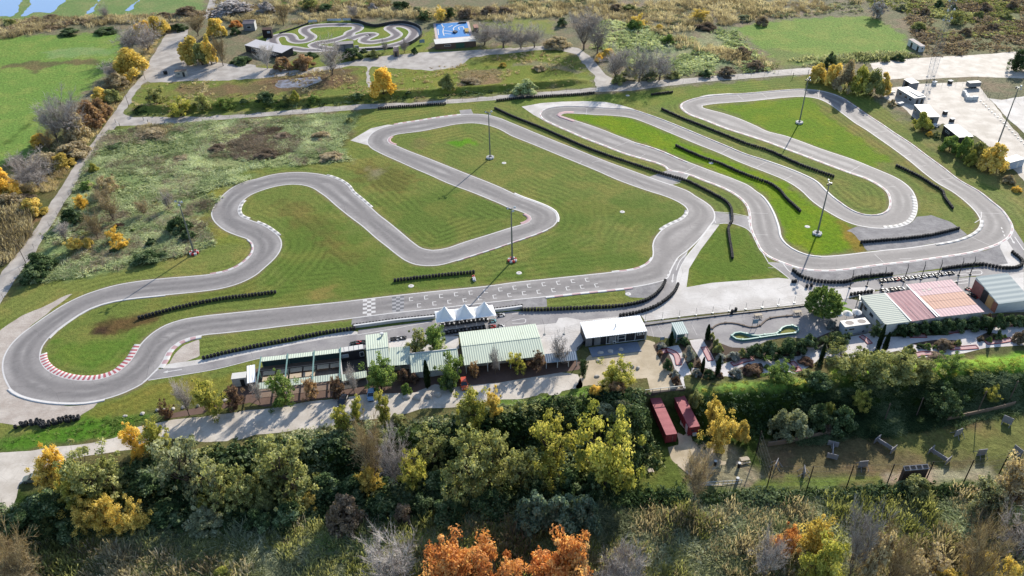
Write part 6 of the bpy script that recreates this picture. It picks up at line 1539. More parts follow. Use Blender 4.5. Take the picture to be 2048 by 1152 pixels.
plants(AR, '10', "upright ygreen 520,275 120 125; upright ygreen 615,225 72 95; upright ygreen 780,258 38 110; bush olive 850,235 170 105; round ygreen 1305,235 8 185; upright gold 1425,205 5 105; bush olive 1250,240 110 110")
plants(AR, '7', "round ygreen 622,1168 1005 190")
plants(AR, '11', "bush yellow 500,65 -2 95; bush rust 625,50 -35 115; bush gold 560,60 10 70")
AR = "on the dyke slope at the lower left"
plants(AR, '9', """round yellow 390,575 335 130; round gold 320,610 425 150; airy olive 600,690 345 310; round ygreen 470,700 520 190; round yellow 830,415 232 145; round ygreen 965,425 198 155; airy ggreen 1180,660 250 330; airy olive 1335,730 420 220; airy olive 1480,740 465 200;
 round gold 545,875 695 180; round gold 690,870 660 165; round gold 822,885 665 175; bush ggreen 1230,850 745 220; bush dark 300,760 640 240; bush dark 150,850 760 220; bush dark 1000,800 700 260; airy olive 700,640 420 160; bush dark 900,620 520 240; bush ygreen 1230,760 640 90; bush dark 430,900 800 200""")
AR = "on the dyke slope below the clubhouse"
plants(AR, '10', """airy olive 225,650 280 330; airy olive 120,640 415 190; bush olive 60,760 600 130; bare tan 720,600 285 200; bare grey 845,610 325 190; round gold 690,650 478 140; airy ygreen 950,640 345 185; airy olive 1060,480 235 220; airy olive 1290,680 215 330; airy olive 1440,600 235 210; bush gold 330,735 640 110; bush brown 545,850 630 230; bush brown 885,815 700 120;
 bush dark 420,640 520 200; bush dark 600,640 540 200; bush dark 1100,640 520 220; bush dark 1400,760 640 240; bush dark 760,760 660 200; bush dark 200,830 720 220; bush dark 30,860 740 180; bush dark 1150,800 690 240; bush olive 720,330 250 160; bush dark 1000,760 650 170""")
plants(AR, '11', """airy ygreen 225,560 150 300; round ygreen 570,620 115 350; airy olive 60,640 340 260; round dark 700,440 90 250; bush dark 690,540 330 130; bush dark 480,690 500 130; bush dark 330,640 500 200; bush dark 130,680 540 200; bush ggreen 670,160 90 170; bush ggreen 560,180 110 150; bush dark 620,540 400 150; bush dark 790,380 180 110; bush dark 760,280 90 150""")
AR = "beside the red containers"
plants(AR, '11', "round gold 1195,270 60 100; round gold 1240,400 150 165; bush gold 1370,335 195 100; bush olive 1100,120 20 90; bare tan 1085,710 470 180")
AR = "on the dyke slope above the paintball field"
plants(AR, '12', "bush ggreen 150,300 140 210; bush ggreen 60,300 120 140; bush dark 430,275 115 180; round ygreen 535,145 25 115;  round dark 1030,200 15 195; round ygreen 1330,100 5 85; bush dark 280,260 100 170; bush ygreen 360,180 100 90; bush brown 350,290 230 80")
AR = "along the top of the dyke at the right"
plants(AR, 'N', "round olive 430,570 325 350; round olive 650,610 360 330; round olive 900,620 400 330; round olive 1120,640 450 250; round green 1380,545 385 215; bush olive 980,430 300 140; bush dark 160,680 560 240; bush brown 1250,450 400 200; bush olive 60,600 540 140; bush olive 560,480 320 130")
AR = "in the reed land at the bottom"
plants(AR, '9', "bare tan 60,1230 965 230; bare tan 225,1250 962 250; bush ygreen 1345,1160 1088 125; round tan 130,1260 1010 220")
plants(AR, '10', "round orange 1175,1290 905 330; round orange 1400,1290 935 340; bare grey 845,1260 985 310; round orange 1290,1300 1000 260")
plants(AR, '11', "round orange 330,1290 865 300; round orange 240,1290 985 280; bare grey 665,1230 1040 260; bare grey 560,1260 1100 200; bush bgreen 130,850 610 240; bush bgreen 300,860 600 250; bush bgreen 440,850 640 200; bare grey 1500,1180 950 180; round rust 380,1270 900 150")
plants(AR, '12', """round gold 255,1040 775 200; round orange 95,1030 835 135; round ygreen 300,1230 900 220; bare grey 470,1200 830 220; round tan 560,1240 815 170; bare tan 705,1260 975 260; round tan 885,1260 1005 280; bare tan 1150,1280 925 250; round gold 1235,1270 1005 190; round gold 1375,1280 1035 145; bare grey 1480,1060 755 270; round tan 1405,740 425 260; round ggreen 1300,750 555 200; round tan 1510,660 415 130; bush olive 880,660 540 190; bush brown 980,1150 1000 160; bush brown 700,960 900 150; bush tan 620,1060 930 160; bush olive 1480,860 700 200; bush gold 1000,1290 1040 180""")
AR = "in the miniature golf garden"
plants(AR, 'D', """cypress cyp 770,455 278 55; bush olive 825,450 352 75; cypress cyp 350,525 358 55; cypress cyp 715,835 655 48; cypress cyp 885,875 640 60; bush lav 560,690 508 160; bush lav 250,545 480 115; bush rust 232,628 570 80; bush dark 312,785 640 120; bush lav 400,880 800 120; bush plum 410,960 860 100; bush green 582,772 708 65; bush lav 650,875 778 110; bush dark 790,895 772 145; bush plum 920,892 818 80; bush lav 1105,875 768 160; bush plum 1300,835 728 230; bush green 1462,785 728 80; round green 1580,930 722 330; bush dark 500,500 420 140; bush plum 670,760 690 80; bush dark 600,640 600 110""")
plants(AR, 'E', "cypress cyp 475,1135 868 55; cypress cyp 1172,950 648 55; cypress cyp 1242,985 742 62; bush lav 520,965 868 105; bush lav 620,695 598 145; round dark 1130,800 628 135; bush dark 470,1140 1060 90; bush dark 1160,1000 930 90; bush plum 300,1110 1050 200; bush brown 100,1100 1080 80")
plants(AR, 'F', "bush green 372,935 868 100; bush green 472,942 888 70; bush brown 565,935 818 200; bush olive 735,905 818 85; bush brown 1012,845 778 85; bush green 1112,852 788 72; bush dark 1212,835 708 112; bush green 1302,812 768 62; bush brown 1482,860 700 185; cypress cyp 1112,770 556 48; bush dark 300,930 880 110; bush plum 640,930 850 100")
AR = "in the hedge above the golf garden"
plants(AR, 'D', "bush olive 900,610 478 130; bush lav 1075,680 568 150; bush olive 1165,650 545 110; bush dark 1310,655 460 210; bush dark 1480,655 440 220; bush dark 1690,645 430 230; bush dark 1830,610 420 170; bush lav 930,690 600 130; bush olive 870,540 430 90")
plants(AR, 'E', "bush dark 100,965 785 210; bush dark 330,935 752 235; round dark 690,945 715 250; bush olive 530,880 778 140; bush olive 610,860 770 120; bush green 440,520 430 120")
plants("in the long hedge below the garages", 'F', "bush dark 40,770 615 190; bush dark 170,760 605 190; bush dark 310,745 590 190; bush dark 450,735 580 190; bush dark 600,725 560 200; bush dark 750,715 550 190; bush dark 900,700 535 190; bush dark 1050,690 520 190; bush dark 1200,680 510 190; bush dark 1340,665 510 180; bush dark 1480,655 510 180; bush lav 240,720 600 90; bush lav 640,690 548 100; bush lav 980,660 530 90; bush plum 1080,640 500 90")
plants("on the small lawn behind the snack trailer", 'E', "tipped green 490,545 165 410")
finish_plants()

# ------------------------------------------------------------------ ground cover nobody could count
def clump(kind, seed):
    r = np.random.default_rng(seed)
    if kind == 'reed':                                             # upright blades with plumes, leaning with the wind
        n = 44; a = r.random(n) * 6.28; q = np.sqrt(r.random(n)) * .85; p = np.c_[q * np.cos(a), q * np.sin(a), np.zeros(n)]
        h = r.uniform(.5, 1.15, n); d = np.c_[r.normal(size=(n, 2)) * .3, h]; w = np.c_[np.cos(a + 1), np.sin(a + 1), np.zeros(n)] * r.uniform(.014, .036, n)[:, None]
        v = np.stack([p - w, p + w, p + d + w * 1.3, p + d - w * 1.3], 1).reshape(-1, 3)
        lv = np.repeat(np.clip(r.random(n), 0, 1), 4); return v, np.arange(4 * n).reshape(-1, 4), lv
    if kind == 'mat':                                              # flattened dry grass
        n = 40; a = r.normal(size=n) * .7 + r.random() * 6.28; q = np.sqrt(r.random(n)) * .9; b = r.random(n) * 6.28; p = np.c_[q * np.cos(b), q * np.sin(b), r.uniform(0, .35, n)]
        d = np.c_[np.cos(a) * .8, np.sin(a) * .8, r.uniform(.0, .5, n)]; w = np.c_[-np.sin(a), np.cos(a), r.normal(size=n) * .3] * r.uniform(.02, .045, n)[:, None]
        v = np.stack([p - w, p + w, p + d + w * .5, p + d - w * .5], 1).reshape(-1, 3); return v, np.arange(4 * n).reshape(-1, 4), np.repeat(r.random(n), 4)
    if kind == 'bramble':
        m = 7; c = np.c_[r.normal(size=(m, 2)) * .45, r.uniform(.15, .6, m)]; return leaves(c, r.uniform(.25, .5, m), 46, .17, r, up=.8, squash=.7)
    if kind == 'tuft':
        n = 14; a = r.random(n) * 6.28; q = np.sqrt(r.random(n)) * .5; p = np.c_[q * np.cos(a), q * np.sin(a), np.zeros(n)]
        d = np.c_[r.normal(size=(n, 2)) * .3, r.uniform(.25, .55, n)]; w = np.c_[np.cos(a + 1), np.sin(a + 1), np.zeros(n)] * .07
        v = np.stack([p - w, p + w, p + d + w * .6, p + d - w * .6], 1).reshape(-1, 3); return v, np.arange(4 * n).reshape(-1, 4), np.repeat(r.random(n), 4)
CL = {k: [clump(k, 500 + i) for i in range(6)] for k in ('reed', 'bramble', 'tuft', 'mat')}
def scatter(name, s, kind, m, dens, size=1.0, hs=1.0, z=0.0, seed=0, patch=12.0, cut=.35, label=None, cat=None, holes=()):
    poly = GP(s, z); r = np.random.default_rng(900 + seed); lo, hi = poly.min(0), poly.max(0)
    n = int((hi[0] - lo[0]) * (hi[1] - lo[1]) * dens); x = r.uniform(lo[0], hi[0], n); y = r.uniform(lo[1], hi[1], n)
    k = inpoly(x, y, poly) & (vnoise(x, y, patch, seed + 5) + (r.random(n) - .5) * .3 > cut)
    for h in holes: k &= ~inpoly(x, y, GP(h, z))
    x, y = x[k], y[k]; n = len(x)
    zz = hgt(x, y); typ = r.integers(6, size=n); a = r.random(n) * 6.28; sc = size * r.uniform(.65, 1.4, n) * (.7 + .6 * vnoise(x, y, patch * .6, seed + 9)); tint = vnoise(x, y, 6, seed + 3) * .8 - .4 + r.normal(size=n) * .12
    V, F_, A, nb = [], [], [], 0
    for t in range(6):
        i = np.where(typ == t)[0]; v, f, l = CL[kind][t]
        cs, sn = np.cos(a[i])[:, None], np.sin(a[i])[:, None]; S_ = sc[i][:, None]
        q = np.stack([(v[:, 0] * cs - v[:, 1] * sn) * S_ + x[i][:, None], (v[:, 0] * sn + v[:, 1] * cs) * S_ + y[i][:, None], v[:, 2] * S_ * hs + zz[i][:, None]], 2)
        V.append(q.reshape(-1, 3)); F_.append((f[None] + (np.arange(len(i)) * len(v))[:, None, None] + nb).reshape(-1, 4)); A.append(np.clip(l[None] * .55 + .22 + tint[i][:, None], 0, 1).ravel()); nb += len(i) * len(v)
    o = link(name, fast_mesh(name, np.concatenate(V), np.concatenate(F_), {'lv': ('FLOAT', np.concatenate(A))}), LF[m])
    tag(o, label, cat, None, 'stuff'); return o
SCR = "1: 640,790 1000,745 1536,725 2: 0,725 450,690 620,690 590,740 500,850 570,965 300,990 0,1010 1: 1300,1080 1536,1060 1230,1152 5: 1330,40 1200,150 1285,300 1290,330 1000,395 500,505 155,555 150,480 300,250 430,100 1: 480,1060 560,900"
scatter('bramble_scrub', SCR, 'bramble', 'pale', .6, 1.15, .55, seed=1, patch=9, cut=.33)
scatter('bramble_scrub', SCR, 'mat', 'pale', .6, 1.4, .8, seed=2, patch=14, cut=.5)
scatter('dry_reeds', SCR, 'mat', 'reed', .35, 1.3, .9, seed=3, patch=12, cut=.5)
scatter('dry_scrub', "1: 1380,850 1536,800 2: 0,780 250,760 320,830 250,900 0,960 1: 1400,960", 'mat', 'brown', 1.3, 1.3, .9, seed=4, cut=.2)
scatter('dry_reeds', "1: 830,765 1040,750 1000,805 830,800", 'reed', 'reed', 1.2, 1.0, .9, seed=5, cut=.2)
scatter('bramble_scrub', "5: 1130,320 1285,290 1292,325 1000,392 500,503 160,552 155,530 500,470 1000,360", 'bramble', 'pale', 1.2, 1.0, .9, seed=6, cut=.1)
scatter('reed_bed', "1: -200,165 0,118 600,105 1200,108 1150,130 800,140 400,185 0,235 -200,260", 'reed', 'reed', .3, 1.9, .7, seed=7, patch=25, cut=.3)
scatter('reed_bed', "1: 1280,0 1536,0 2: 800,0 800,30 500,60 1000,60 1536,40 1536,130 1000,110 600,110 200,160 0,150 1: 1400,140 1290,90", 'reed', 'reed', .26, 1.9, .75, seed=8, patch=22, cut=.3)
scatter('reed_bed', "3: 0,0 1536,-60 4: 0,-60 560,-40 560,80 0,110 3: 1300,150 1000,190 900,210 700,150 560,120 300,100 0,110", 'reed', 'reed', .18, 1.9, .7, seed=10, patch=22, cut=.36)
scatter('marsh_scrub', "3: 0,0 1536,-60 4: 0,-60 560,-40 560,80 0,110 3: 1300,150 1000,190 900,210 700,150 560,120 300,100 0,110", 'bramble', 'ggreen', .16, 2.2, .6, seed=40, patch=18, cut=.45)
scatter('marsh_scrub', "1: 0,120 600,108 1280,60 1536,40 2: 800,20 1536,50 1536,110 1000,100 500,70 1: 1250,110 800,120 400,170 0,215", 'bramble', 'brown', .14, 2.2, .7, seed=41, patch=16, cut=.48)
scatter('marsh_scrub', "3: 560,120 900,180 1200,170 1330,180 1400,270 1536,380 1536,425 1300,455 1000,470 820,470 620,330 520,300 480,200", 'bramble', 'pale', .3, 2.0, .7, seed=11, patch=16, cut=.38)
scatter('marsh_scrub', "3: 980,240 1250,290 1536,380 1536,410 1350,400 1200,330 1000,300", 'reed', 'reed', .4, 2.0, .9, seed=12, patch=12, cut=.3)
scatter('marsh_scrub', "4: 860,-20 1700,-60 1700,280 1450,310 1200,328 960,340 860,200 840,130", 'bramble', 'brown', .2, 2.2, .7, seed=13, patch=18, cut=.35)
scatter('marsh_scrub', "4: 560,-40 1700,-60 1700,200 1000,240 860,180 800,120 640,60", 'bramble', 'olive', .3, 2.2, .7, seed=14, patch=14, cut=.5)
scatter('verge_grass', "4: 0,380 250,340 840,310 950,340 700,360 500,370 250,400 0,415", 'tuft', 'ggreen', .6, 2.0, 1.0, seed=15, cut=.3)
scatter('verge_grass', "1: 320,1152 470,940 640,720 800,500 960,230 930,220 760,460 540,720 320,900 180,960 0,1150", 'reed', 'tan', .5, 1.3, .7, seed=16, patch=9, cut=.42)
scatter('reed_bed', "5: 0,170 90,130 190,150 180,260 70,400 0,440", 'reed', 'reed', 1.6, 1.9, 1.2, seed=17, cut=.1)
scatter('verge_grass', "1: 800,640 1000,690 1536,672 2: 0,640 700,590 1000,575 1536,540 3: 0,540 500,520 500,528 0,562 2: 1536,565 1000,603 700,618 0,665 1: 1536,676 800,698", 'bramble', 'dark', .5, 1.0, .8, seed=18, patch=10, cut=.45)
scatter('field_tufts', "1: 900,490 1536,470 2: 0,440 560,400 690,420 960,420 1290,355 1536,320 3: 0,320 290,305 480,460 500,520 0,540 2: 1000,590 0,640 1: 1000,680 760,660", 'tuft', 'tan', .22, 1.2, .8, seed=19, patch=10, cut=.5)
DYK = "0: -60,1040 130,985 270,940 480,908 850,862 1000,835 1180,806 1255,795 1285,800 1290,860 1330,905 1230,960 1190,975 600,1040 300,1050 0,1090 -60,1110"
scatter('bramble_thicket', DYK, 'bramble', 'dark', 1.0, 1.5, 1.0, z=-1.2, seed=20, cut=.12)
scatter('bramble_thicket', DYK, 'bramble', 'olive', .35, 1.3, 1.0, z=-1.2, seed=21, patch=8, cut=.45)
scatter('bramble_thicket', "0: 1395,806 1600,794 1700,800 1690,862 1540,884 1500,890 1400,870", 'bramble', 'dark', .9, 1.2, .8, z=-1.2, seed=22, patch=9, cut=.4)
scatter('dyke_grass', "0: 1600,800 1850,768 2048,757 2150,752 2150,810 2048,805 1895,838 1680,864 1600,872", 'mat', 'dark', 2.2, 1.1, .8, z=-1.2, seed=42, cut=.05)
scatter('dyke_grass', "0: 1640,752 1900,728 2048,712 2150,700 2150,735 2048,745 1850,756 1640,772", 'tuft', 'ygreen', 1.2, .9, .6, z=.8, seed=23, cut=.1)
scatter('dyke_grass', "0: 1400,772 1640,752 1640,775 1400,792", 'tuft', 'ygreen', .8, .8, .6, z=.8, seed=24, cut=.15)
scatter('bramble_thicket', "0: 640,850 900,835 1150,790 1290,775 1290,800 1180,808 1000,838 850,865 600,895 480,910 520,875", 'bramble', 'ggreen', .8, 1.2, .8, z=.6, seed=25, patch=8, cut=.25)
REED = "0: -150,1130 0,1105 300,1070 600,1058 1000,1040 1190,1012 1500,1008 1780,1000 2000,985 2150,965 2250,1250 -200,1300"
scatter('dry_grass_cover', REED, 'mat', 'ggreen', 1.3, 1.5, .9, z=ZL, seed=26, patch=10, cut=.3)
scatter('dry_grass_cover', REED, 'mat', 'olive', .9, 1.5, .9, z=ZL, seed=27, patch=13, cut=.45)
scatter('reed_bed', REED, 'reed', 'reed', .4, 1.7, 1.0, z=ZL, seed=34, patch=9, cut=.5)
scatter('reed_bed', REED, 'reed', 'olive', .4, 1.6, 1.0, z=ZL, seed=35, patch=11, cut=.5)
scatter('bramble_thicket', REED, 'bramble', 'ggreen', .4, 1.3, .8, z=ZL, seed=28, patch=14, cut=.5)
scatter('bramble_thicket', REED, 'bramble', 'olive', .35, 1.3, .8, z=ZL, seed=29, patch=11, cut=.52)
scatter('dry_grass_cover', "0: 1330,1030 1500,1012 1900,1005 2000,1030 1900,1080 1600,1075 1400,1060", 'mat', 'pale', 1.6, 1.4, .9, z=ZL, seed=36, patch=9, cut=.25)
scatter('dry_grass_cover', "0: 520,1065 760,1045 1000,1045 1000,1090 700,1110 540,1100", 'mat', 'green', 1.0, 1.3, .9, z=ZL, seed=37, patch=9, cut=.3)
scatter('bramble_hedge', "0: 1210,994 1360,988 1380,1012 1210,1018", 'bramble', 'dark', 4.5, 1.3, 1.5, z=ZL, seed=30, cut=.02)
scatter('bramble_hedge', "0: 1410,994 1540,988 1760,984 1960,978 1970,990 1780,1000 1560,1010 1410,1014", 'bramble', 'dark', 4.5, 1.3, 1.5, z=ZL, seed=31, cut=.02)
scatter('lawn_tufts', "9: 0,350 200,275 480,215 900,185 930,215 720,290 450,345 0,405", 'tuft', 'green', 1.3, .8, .7, seed=32, cut=.25)
# ------------------------------------------------------------------ red containers and their yard (low ground)
M_REDC = mat('red_container_paint', P(150, 58, 66), .6, var=.3, scale=1.2); M_REDR = mat('lighter_red_roof', P(186, 98, 104), .7, var=.3, scale=1.0)  # roof red is lighter than the body red
def container(s, label):
    q = Z(s); zr = -1.3
    A, B, C, D = [G(*p, zr) for p in q]
    u = (A + B - C - D)[:2]; L = np.linalg.norm(u) / 2; u /= np.linalg.norm(u); v = np.array([u[1], -u[0]]); w = .5 * (np.linalg.norm(B - A) + np.linalg.norm(C - D))
    c = (A + B + C + D)[:2] / 4; root = empty('shipping_container', (c[0], c[1], ZL + .02), math.atan2(u[1], u[0]), label, 'container', 'red containers')
    H = zr - ZL - .02; m = MB(); n = int(L / .28)
    for sgn in (-1, 1):                                             # corrugated long sides
        vs = []
        for k in range(n + 1):
            o = .04 * (1 if (k // 2) % 2 else -1); x = -L / 2 + L * k / n; vs += [(x, sgn * (w / 2 - .05) + o * sgn, .12), (x, sgn * (w / 2 - .05) + o * sgn, H - .1)]
        m.add(vs, [(2 * k, 2 * k + 2, 2 * k + 3, 2 * k + 1) for k in range(n)])
    for x in (-L / 2 + .05, L / 2 - .05): m.box((x, 0, H / 2), (.06, w - .1, H - .2))
    m.build('body', M_REDC, root)
    m = MB(); vs = []; n = int(L / .5)
    for k in range(n + 1): z = H + (.02 if (k // 2) % 2 else -.01); x = -L / 2 + L * k / n; vs += [(x, -w / 2, z), (x, w / 2, z)]
    m.add(vs, [(2 * k, 2 * k + 2, 2 * k + 3, 2 * k + 1) for k in range(n)]); m.box((0, w / 2 - .04, H - .06), (L, .1, .12)); m.box((0, -w / 2 + .04, H - .06), (L, .1, .12)); m.box((-L / 2 + .05, 0, H - .06), (.12, w, .12)); m.build('roof', M_REDR, root)
    for x in (-1, 1):
        for y in (-1, 1): rbox(root, 'corner_post', (x * (L / 2 - .06), y * (w / 2 - .06), H / 2), (.14, .14, H - .02), M_REDC)
    return root, L, w, H
r, L, w, H = container("0: 1297,790 1317.7,788.2 1354.7,866.6 1332.2,870.6", "left red shipping container set into the dyke, beside the ivy covered bank")
rbox(r, 'door', (-L / 2 - .01, .3, H * .45), (.06, 1.0, 2.0), M_REDC); rbox(r, 'door_bar', (-L / 2 - .06, -.3, H * .5), (.05, .08, 1.6), M_GALV)
r, L, w, H = container("0: 1343.8,784.6 1364.4,782.2 1400.3,852.6 1377.8,855", "right red shipping container with dappled roof and white door, beside the yellow tree")
rbox(r, 'door', (-L / 2 + 1.2, w / 2 + .01, 1.1), (1.1, .06, 2.1), M_WHITEW); a = rbox(r, 'air_conditioner', (-L / 2 - .2, -.2, .45), (.4, .9, .7), M_WHITEW); rbox(r, 'front_window', (-L / 2 - .01, .3, 1.5), (.05, .7, .5), M_DARK)
p0, p1 = G(1288, 786, .2), G(1369, 777, .2); L = np.linalg.norm(p1 - p0); yw = math.atan2(*(p1 - p0)[:2][::-1])
r = empty('retaining_wall', (p0[0], p0[1], 0), yw, "dark retaining wall with a pale rail behind the two red containers", 'wall')
rbox(r, 'wall_body', (L / 2, 0, ZL / 2 + .1), (L, .5, -ZL + .2), mat('dark_block_wall', P(92, 84, 78), .9, var=.4)); rbox(r, 'rail', (L / 2, 0, 1.1), (L, .12, .12), M_GALV); [rbox(r, 'post', (x, 0, .62), (.1, .1, .85), M_GALV) for x in np.linspace(.1, L - .1, 6)]
sheet('sandy_yard', "0: 1318,795 1343,792 1378,862 1384,884 1440,886 1490,892 1515,962 1500,972 1400,972 1345,920 1335,895 1358,890 1355,868", .02, M_SAND, .3, ZL, 5)
sheet('mown_lawn', "0: 1205,978 1232,945 1290,906 1352,890 1372,945 1350,975 1310,985", .015, ground.data.materials[0], .3, ZL, 6) if False else None
M_PLANK = mat('pale_planks', P(206, 190, 166), .8, var=.3)
def picnic(p, yaw, label):
    t = empty('picnic_table', tuple(p), yaw, label, 'picnic table')
    rbox(t, 'table_top', (0, 0, .76), (1.9, .8, .06), M_PLANK)
    for y in (-.75, .75): rbox(t, 'bench', (0, y, .45), (1.9, .28, .05), M_PLANK)
    for x in (-.6, .6):
        m = MB(); m.hexa([(x - .04, -.8, 0), (x + .04, -.8, 0), (x + .04, -.7, 0), (x - .04, -.7, 0), (x - .04, -.25, .73), (x + .04, -.25, .73), (x + .04, -.15, .73), (x - .04, -.15, .73)]); m.hexa([(x - .04, .7, 0), (x + .04, .7, 0), (x + .04, .8, 0), (x - .04, .8, 0), (x - .04, .15, .73), (x + .04, .15, .73), (x + .04, .25, .73), (x - .04, .25, .73)]); m.box((x, 0, .4), (.07, 1.7, .07)); m.build('leg', M_WOOD, t)
picnic(G(1297, 942, ZL + .02), R(105), "pale wooden picnic table on the small lawn below the red containers")
picnic(G(*Z("11: 1395,465")[0], ZL + .02), R(10), "picnic table beside the posts on the sandy yard under the dyke")
picnic(G(*Z("D: 1360,195")[0], .02), R(8), "picnic table with pale top beside the kart parking fence")
picnic(G(*Z("E: 210,525")[0], .02), R(10), "picnic table left of the big round tree")
picnic(G(*Z("E: 395,505")[0], .02), R(15), "picnic table in the shade at the foot of the big round tree")
for k, s in enumerate(("11: 1217,488", "11: 1360,500", "11: 1350,590")):
    p = G(*Z(s)[0], ZL + .02); r = empty('bollard', tuple(p), 0, "%s black post with a white cap on the sandy yard below the containers" % ('left', 'upper right', 'lower right')[k], 'post', 'capped posts')
    m = MB(); m.lathe([(.0, 0), (.32, 0), (.32, 1.35), (.0, 1.35)], (0, 0, 0), 14); m.build('shaft', M_BLACK, r); m = MB(); m.lathe([(.34, 1.3), (.34, 1.4), (.0, 1.42)], (0, 0, 0), 14); m.build('cap', M_WHITEW, r)
p0, p1 = G(*Z("11: 1155,612")[0], ZL), G(*Z("11: 1375,598")[0], ZL); L = np.linalg.norm(p1 - p0); yw = math.atan2(*(p1 - p0)[:2][::-1]); r = empty('rail_fence', tuple(p0), yw, "white ladder like rail fence between the sandy yard and the bramble hedge", 'fence')
for z in (.25, 1.15): rbox(r, 'rail', (L / 2, 0, z), (L, .07, .09), M_WHITEW)
for x in np.linspace(0, L, 9): rbox(r, 'post', (x, 0, .62), (.09, .1, 1.24), M_WHITEW)
# ------------------------------------------------------------------ paintball field
def netfence(s, label, H=6.5, gap=7.5):
    return fence(s, label, H, gap, mat('net_cord', P(120, 122, 124), .8), mat('tarred_pole', P(56, 48, 44), .9), False, 'nets of the paintball field', .13, ZL, 5, 'safety_net', True, 'net')
netfence("0: 1534,974 1594,974 1655,978 1721,970 1786,972 1850,966 1915,966 1990,950 2070,940", "high net on dark poles along the near side of the paintball field")
netfence("0: 1513,905 1534,974", "high net closing the left end of the paintball field", 6.5, 5)
for s, lb in (("0: 1536,893 1575,886 1620,877 1662,868", "grey plank retaining wall at the left foot of the dyke slope"), ("0: 1895,842 1950,830 2000,819 2028,811", "grey plank retaining wall at the right foot of the dyke slope")):
    low_wall(s, lb, 1.3, M_WOOD, .2, 'plank_wall', 'wall', ZL)
M_BOARD = mat('grey_board', P(176, 172, 174), .7, var=.25)
def bunker(s, yaw, kind, label):
    p = G(*Z(s)[0], ZL + .02); r = empty('paintball_bunker', tuple(p), yaw, label, 'bunker', 'paintball bunkers')
    if kind == 'panel':
        rbox(r, 'board', (0, 0, 1.0), (2.0, .1, 1.9), M_BOARD)
        for x in (-.7, .7):
            for y in (-1, 1):
                m = MB(); m.tube((x, y * .06, 1.5), (x * 1.1, y * 1.3, 0), .06, None, 5); m.build('brace', M_BOARD, r)
    else:
        for x in (-1.9, 1.9):
            rbox(r, 'board', (x, 0, .75), (.1, 2.2, 1.4), M_BOARD)
            for y in (-.7, .7):
                m = MB(); m.tube((x, y, 1.2), (x * .5, y * .2, .1), .06, None, 5); m.build('brace', M_BOARD, r)
        rbox(r, 'beam', (0, 0, .7), (3.7, .18, .9), M_BOARD)
for s, a, k, lb in (("12: 45,500", 1.0, 'panel', "grey board bunker behind the net at the left end of the paintball field"), ("12: 212,545", 1.35, 'panel', "tall braced board bunker beside the left near poles"), ("12: 385,410", 1.2, 'beam', "bunker with crossed boards in the left shade of the field"),
                    ("12: 565,500", .1, 'panel', "X braced board bunker lit white, left of the timber hut"), ("12: 700,375", 2.2, 'beam', "long beam bunker with two end boards near the field's far edge"), ("12: 1025,440", 2.2, 'beam', "long beam bunker with two end boards right of the timber hut"),
                    ("12: 1135,310", .4, 'panel', "tilted board bunker in the sunlit gap near the far edge"), ("12: 1275,430", .1, 'panel', "X braced board bunker at the right with a square shadow"), ("12: 1430,235", 2.4, 'panel', "slim board bunker by the far right bank"), ("12: 1490,420", 2.0, 'panel', "board bunker at the right edge above the yellow shrubs")): bunker(s, a, k, lb)
r, w, d = shed('timber_hut', "dark timber hut with four roof openings beside the near net", 'hut', "M: 245,832 525,812 542,862 285,888", 4.6, 4.2, M_BOARD, mat('dark_hut_timber', P(96, 80, 72), .9, var=.3), .05, zbase=ZL)
for k in range(4): m = MB(); m.hexa([(w * (k + .12) / 4, d * .15, 4.264), (w * (k + .88) / 4, d * .15, 4.264), (w * (k + .88) / 4, d * .85, 4.545), (w * (k + .12) / 4, d * .85, 4.545), (w * (k + .12) / 4, d * .15, 4.29), (w * (k + .88) / 4, d * .15, 4.29), (w * (k + .88) / 4, d * .85, 4.57), (w * (k + .12) / 4, d * .85, 4.57)]); m.build('roof_opening', M_BLACK, r)
for k, (s, H) in enumerate((("12: 890,190", 5.5), ("12: 1250,180", 7), ("12: 700,215", 5), ("12: 1445,100", 6))):
    p = GT(*Z(s)[0]); m = MB(); m.tube((0, 0, 0), (0, 0, H), .13, .1, 7); m.box((0, 0, H - .2), (.5, .08, .08)); tag(m.build('timber_pole', M_RUST, None, tuple(p)), "%s bare timber pole on the dark dyke slope above the paintball field" % ("second from left", "third from left", "leftmost", "rightmost")[k], 'pole', 'timber poles on the dyke')
# ------------------------------------------------------------------ miniature golf and small kart track
M_LANE = mat('pink_lane', P(220, 176, 174), .8, var=.2); M_LRED = mat('red_rail', P(176, 70, 74), .7, var=.2)
def lane(s, label, w=1.3):
    c = resample(catmull(GP(s), False, .5), .5); o0 = c[0]; r = empty('golf_lane', (o0[0], o0[1], .02), 0, label, 'golf lane', 'miniature golf lanes'); c = c - o0
    v, f = ribbon_vf(c, -w / 2, w / 2, .05); link('lane_bed', fast_mesh('lane_bed', v, f), M_LANE, r)
    n = normals2(c, False); m = MB()
    for sg in (-1, 1):
        e = c + n * sg * w / 2
        for a, b in zip(e[:-1], e[1:]): d = b - a; m.box(((a[0] + b[0]) / 2, (a[1] + b[1]) / 2, .09), (np.linalg.norm(d) + .02, .1, .18), math.atan2(d[1], d[0]))
    for e, q in ((c[0], n[0]), (c[-1], n[-1])): m.box((e[0], e[1], .08), (.1, w, .16), math.atan2(-q[0], q[1]))
    m.build('border', M_LRED, r)
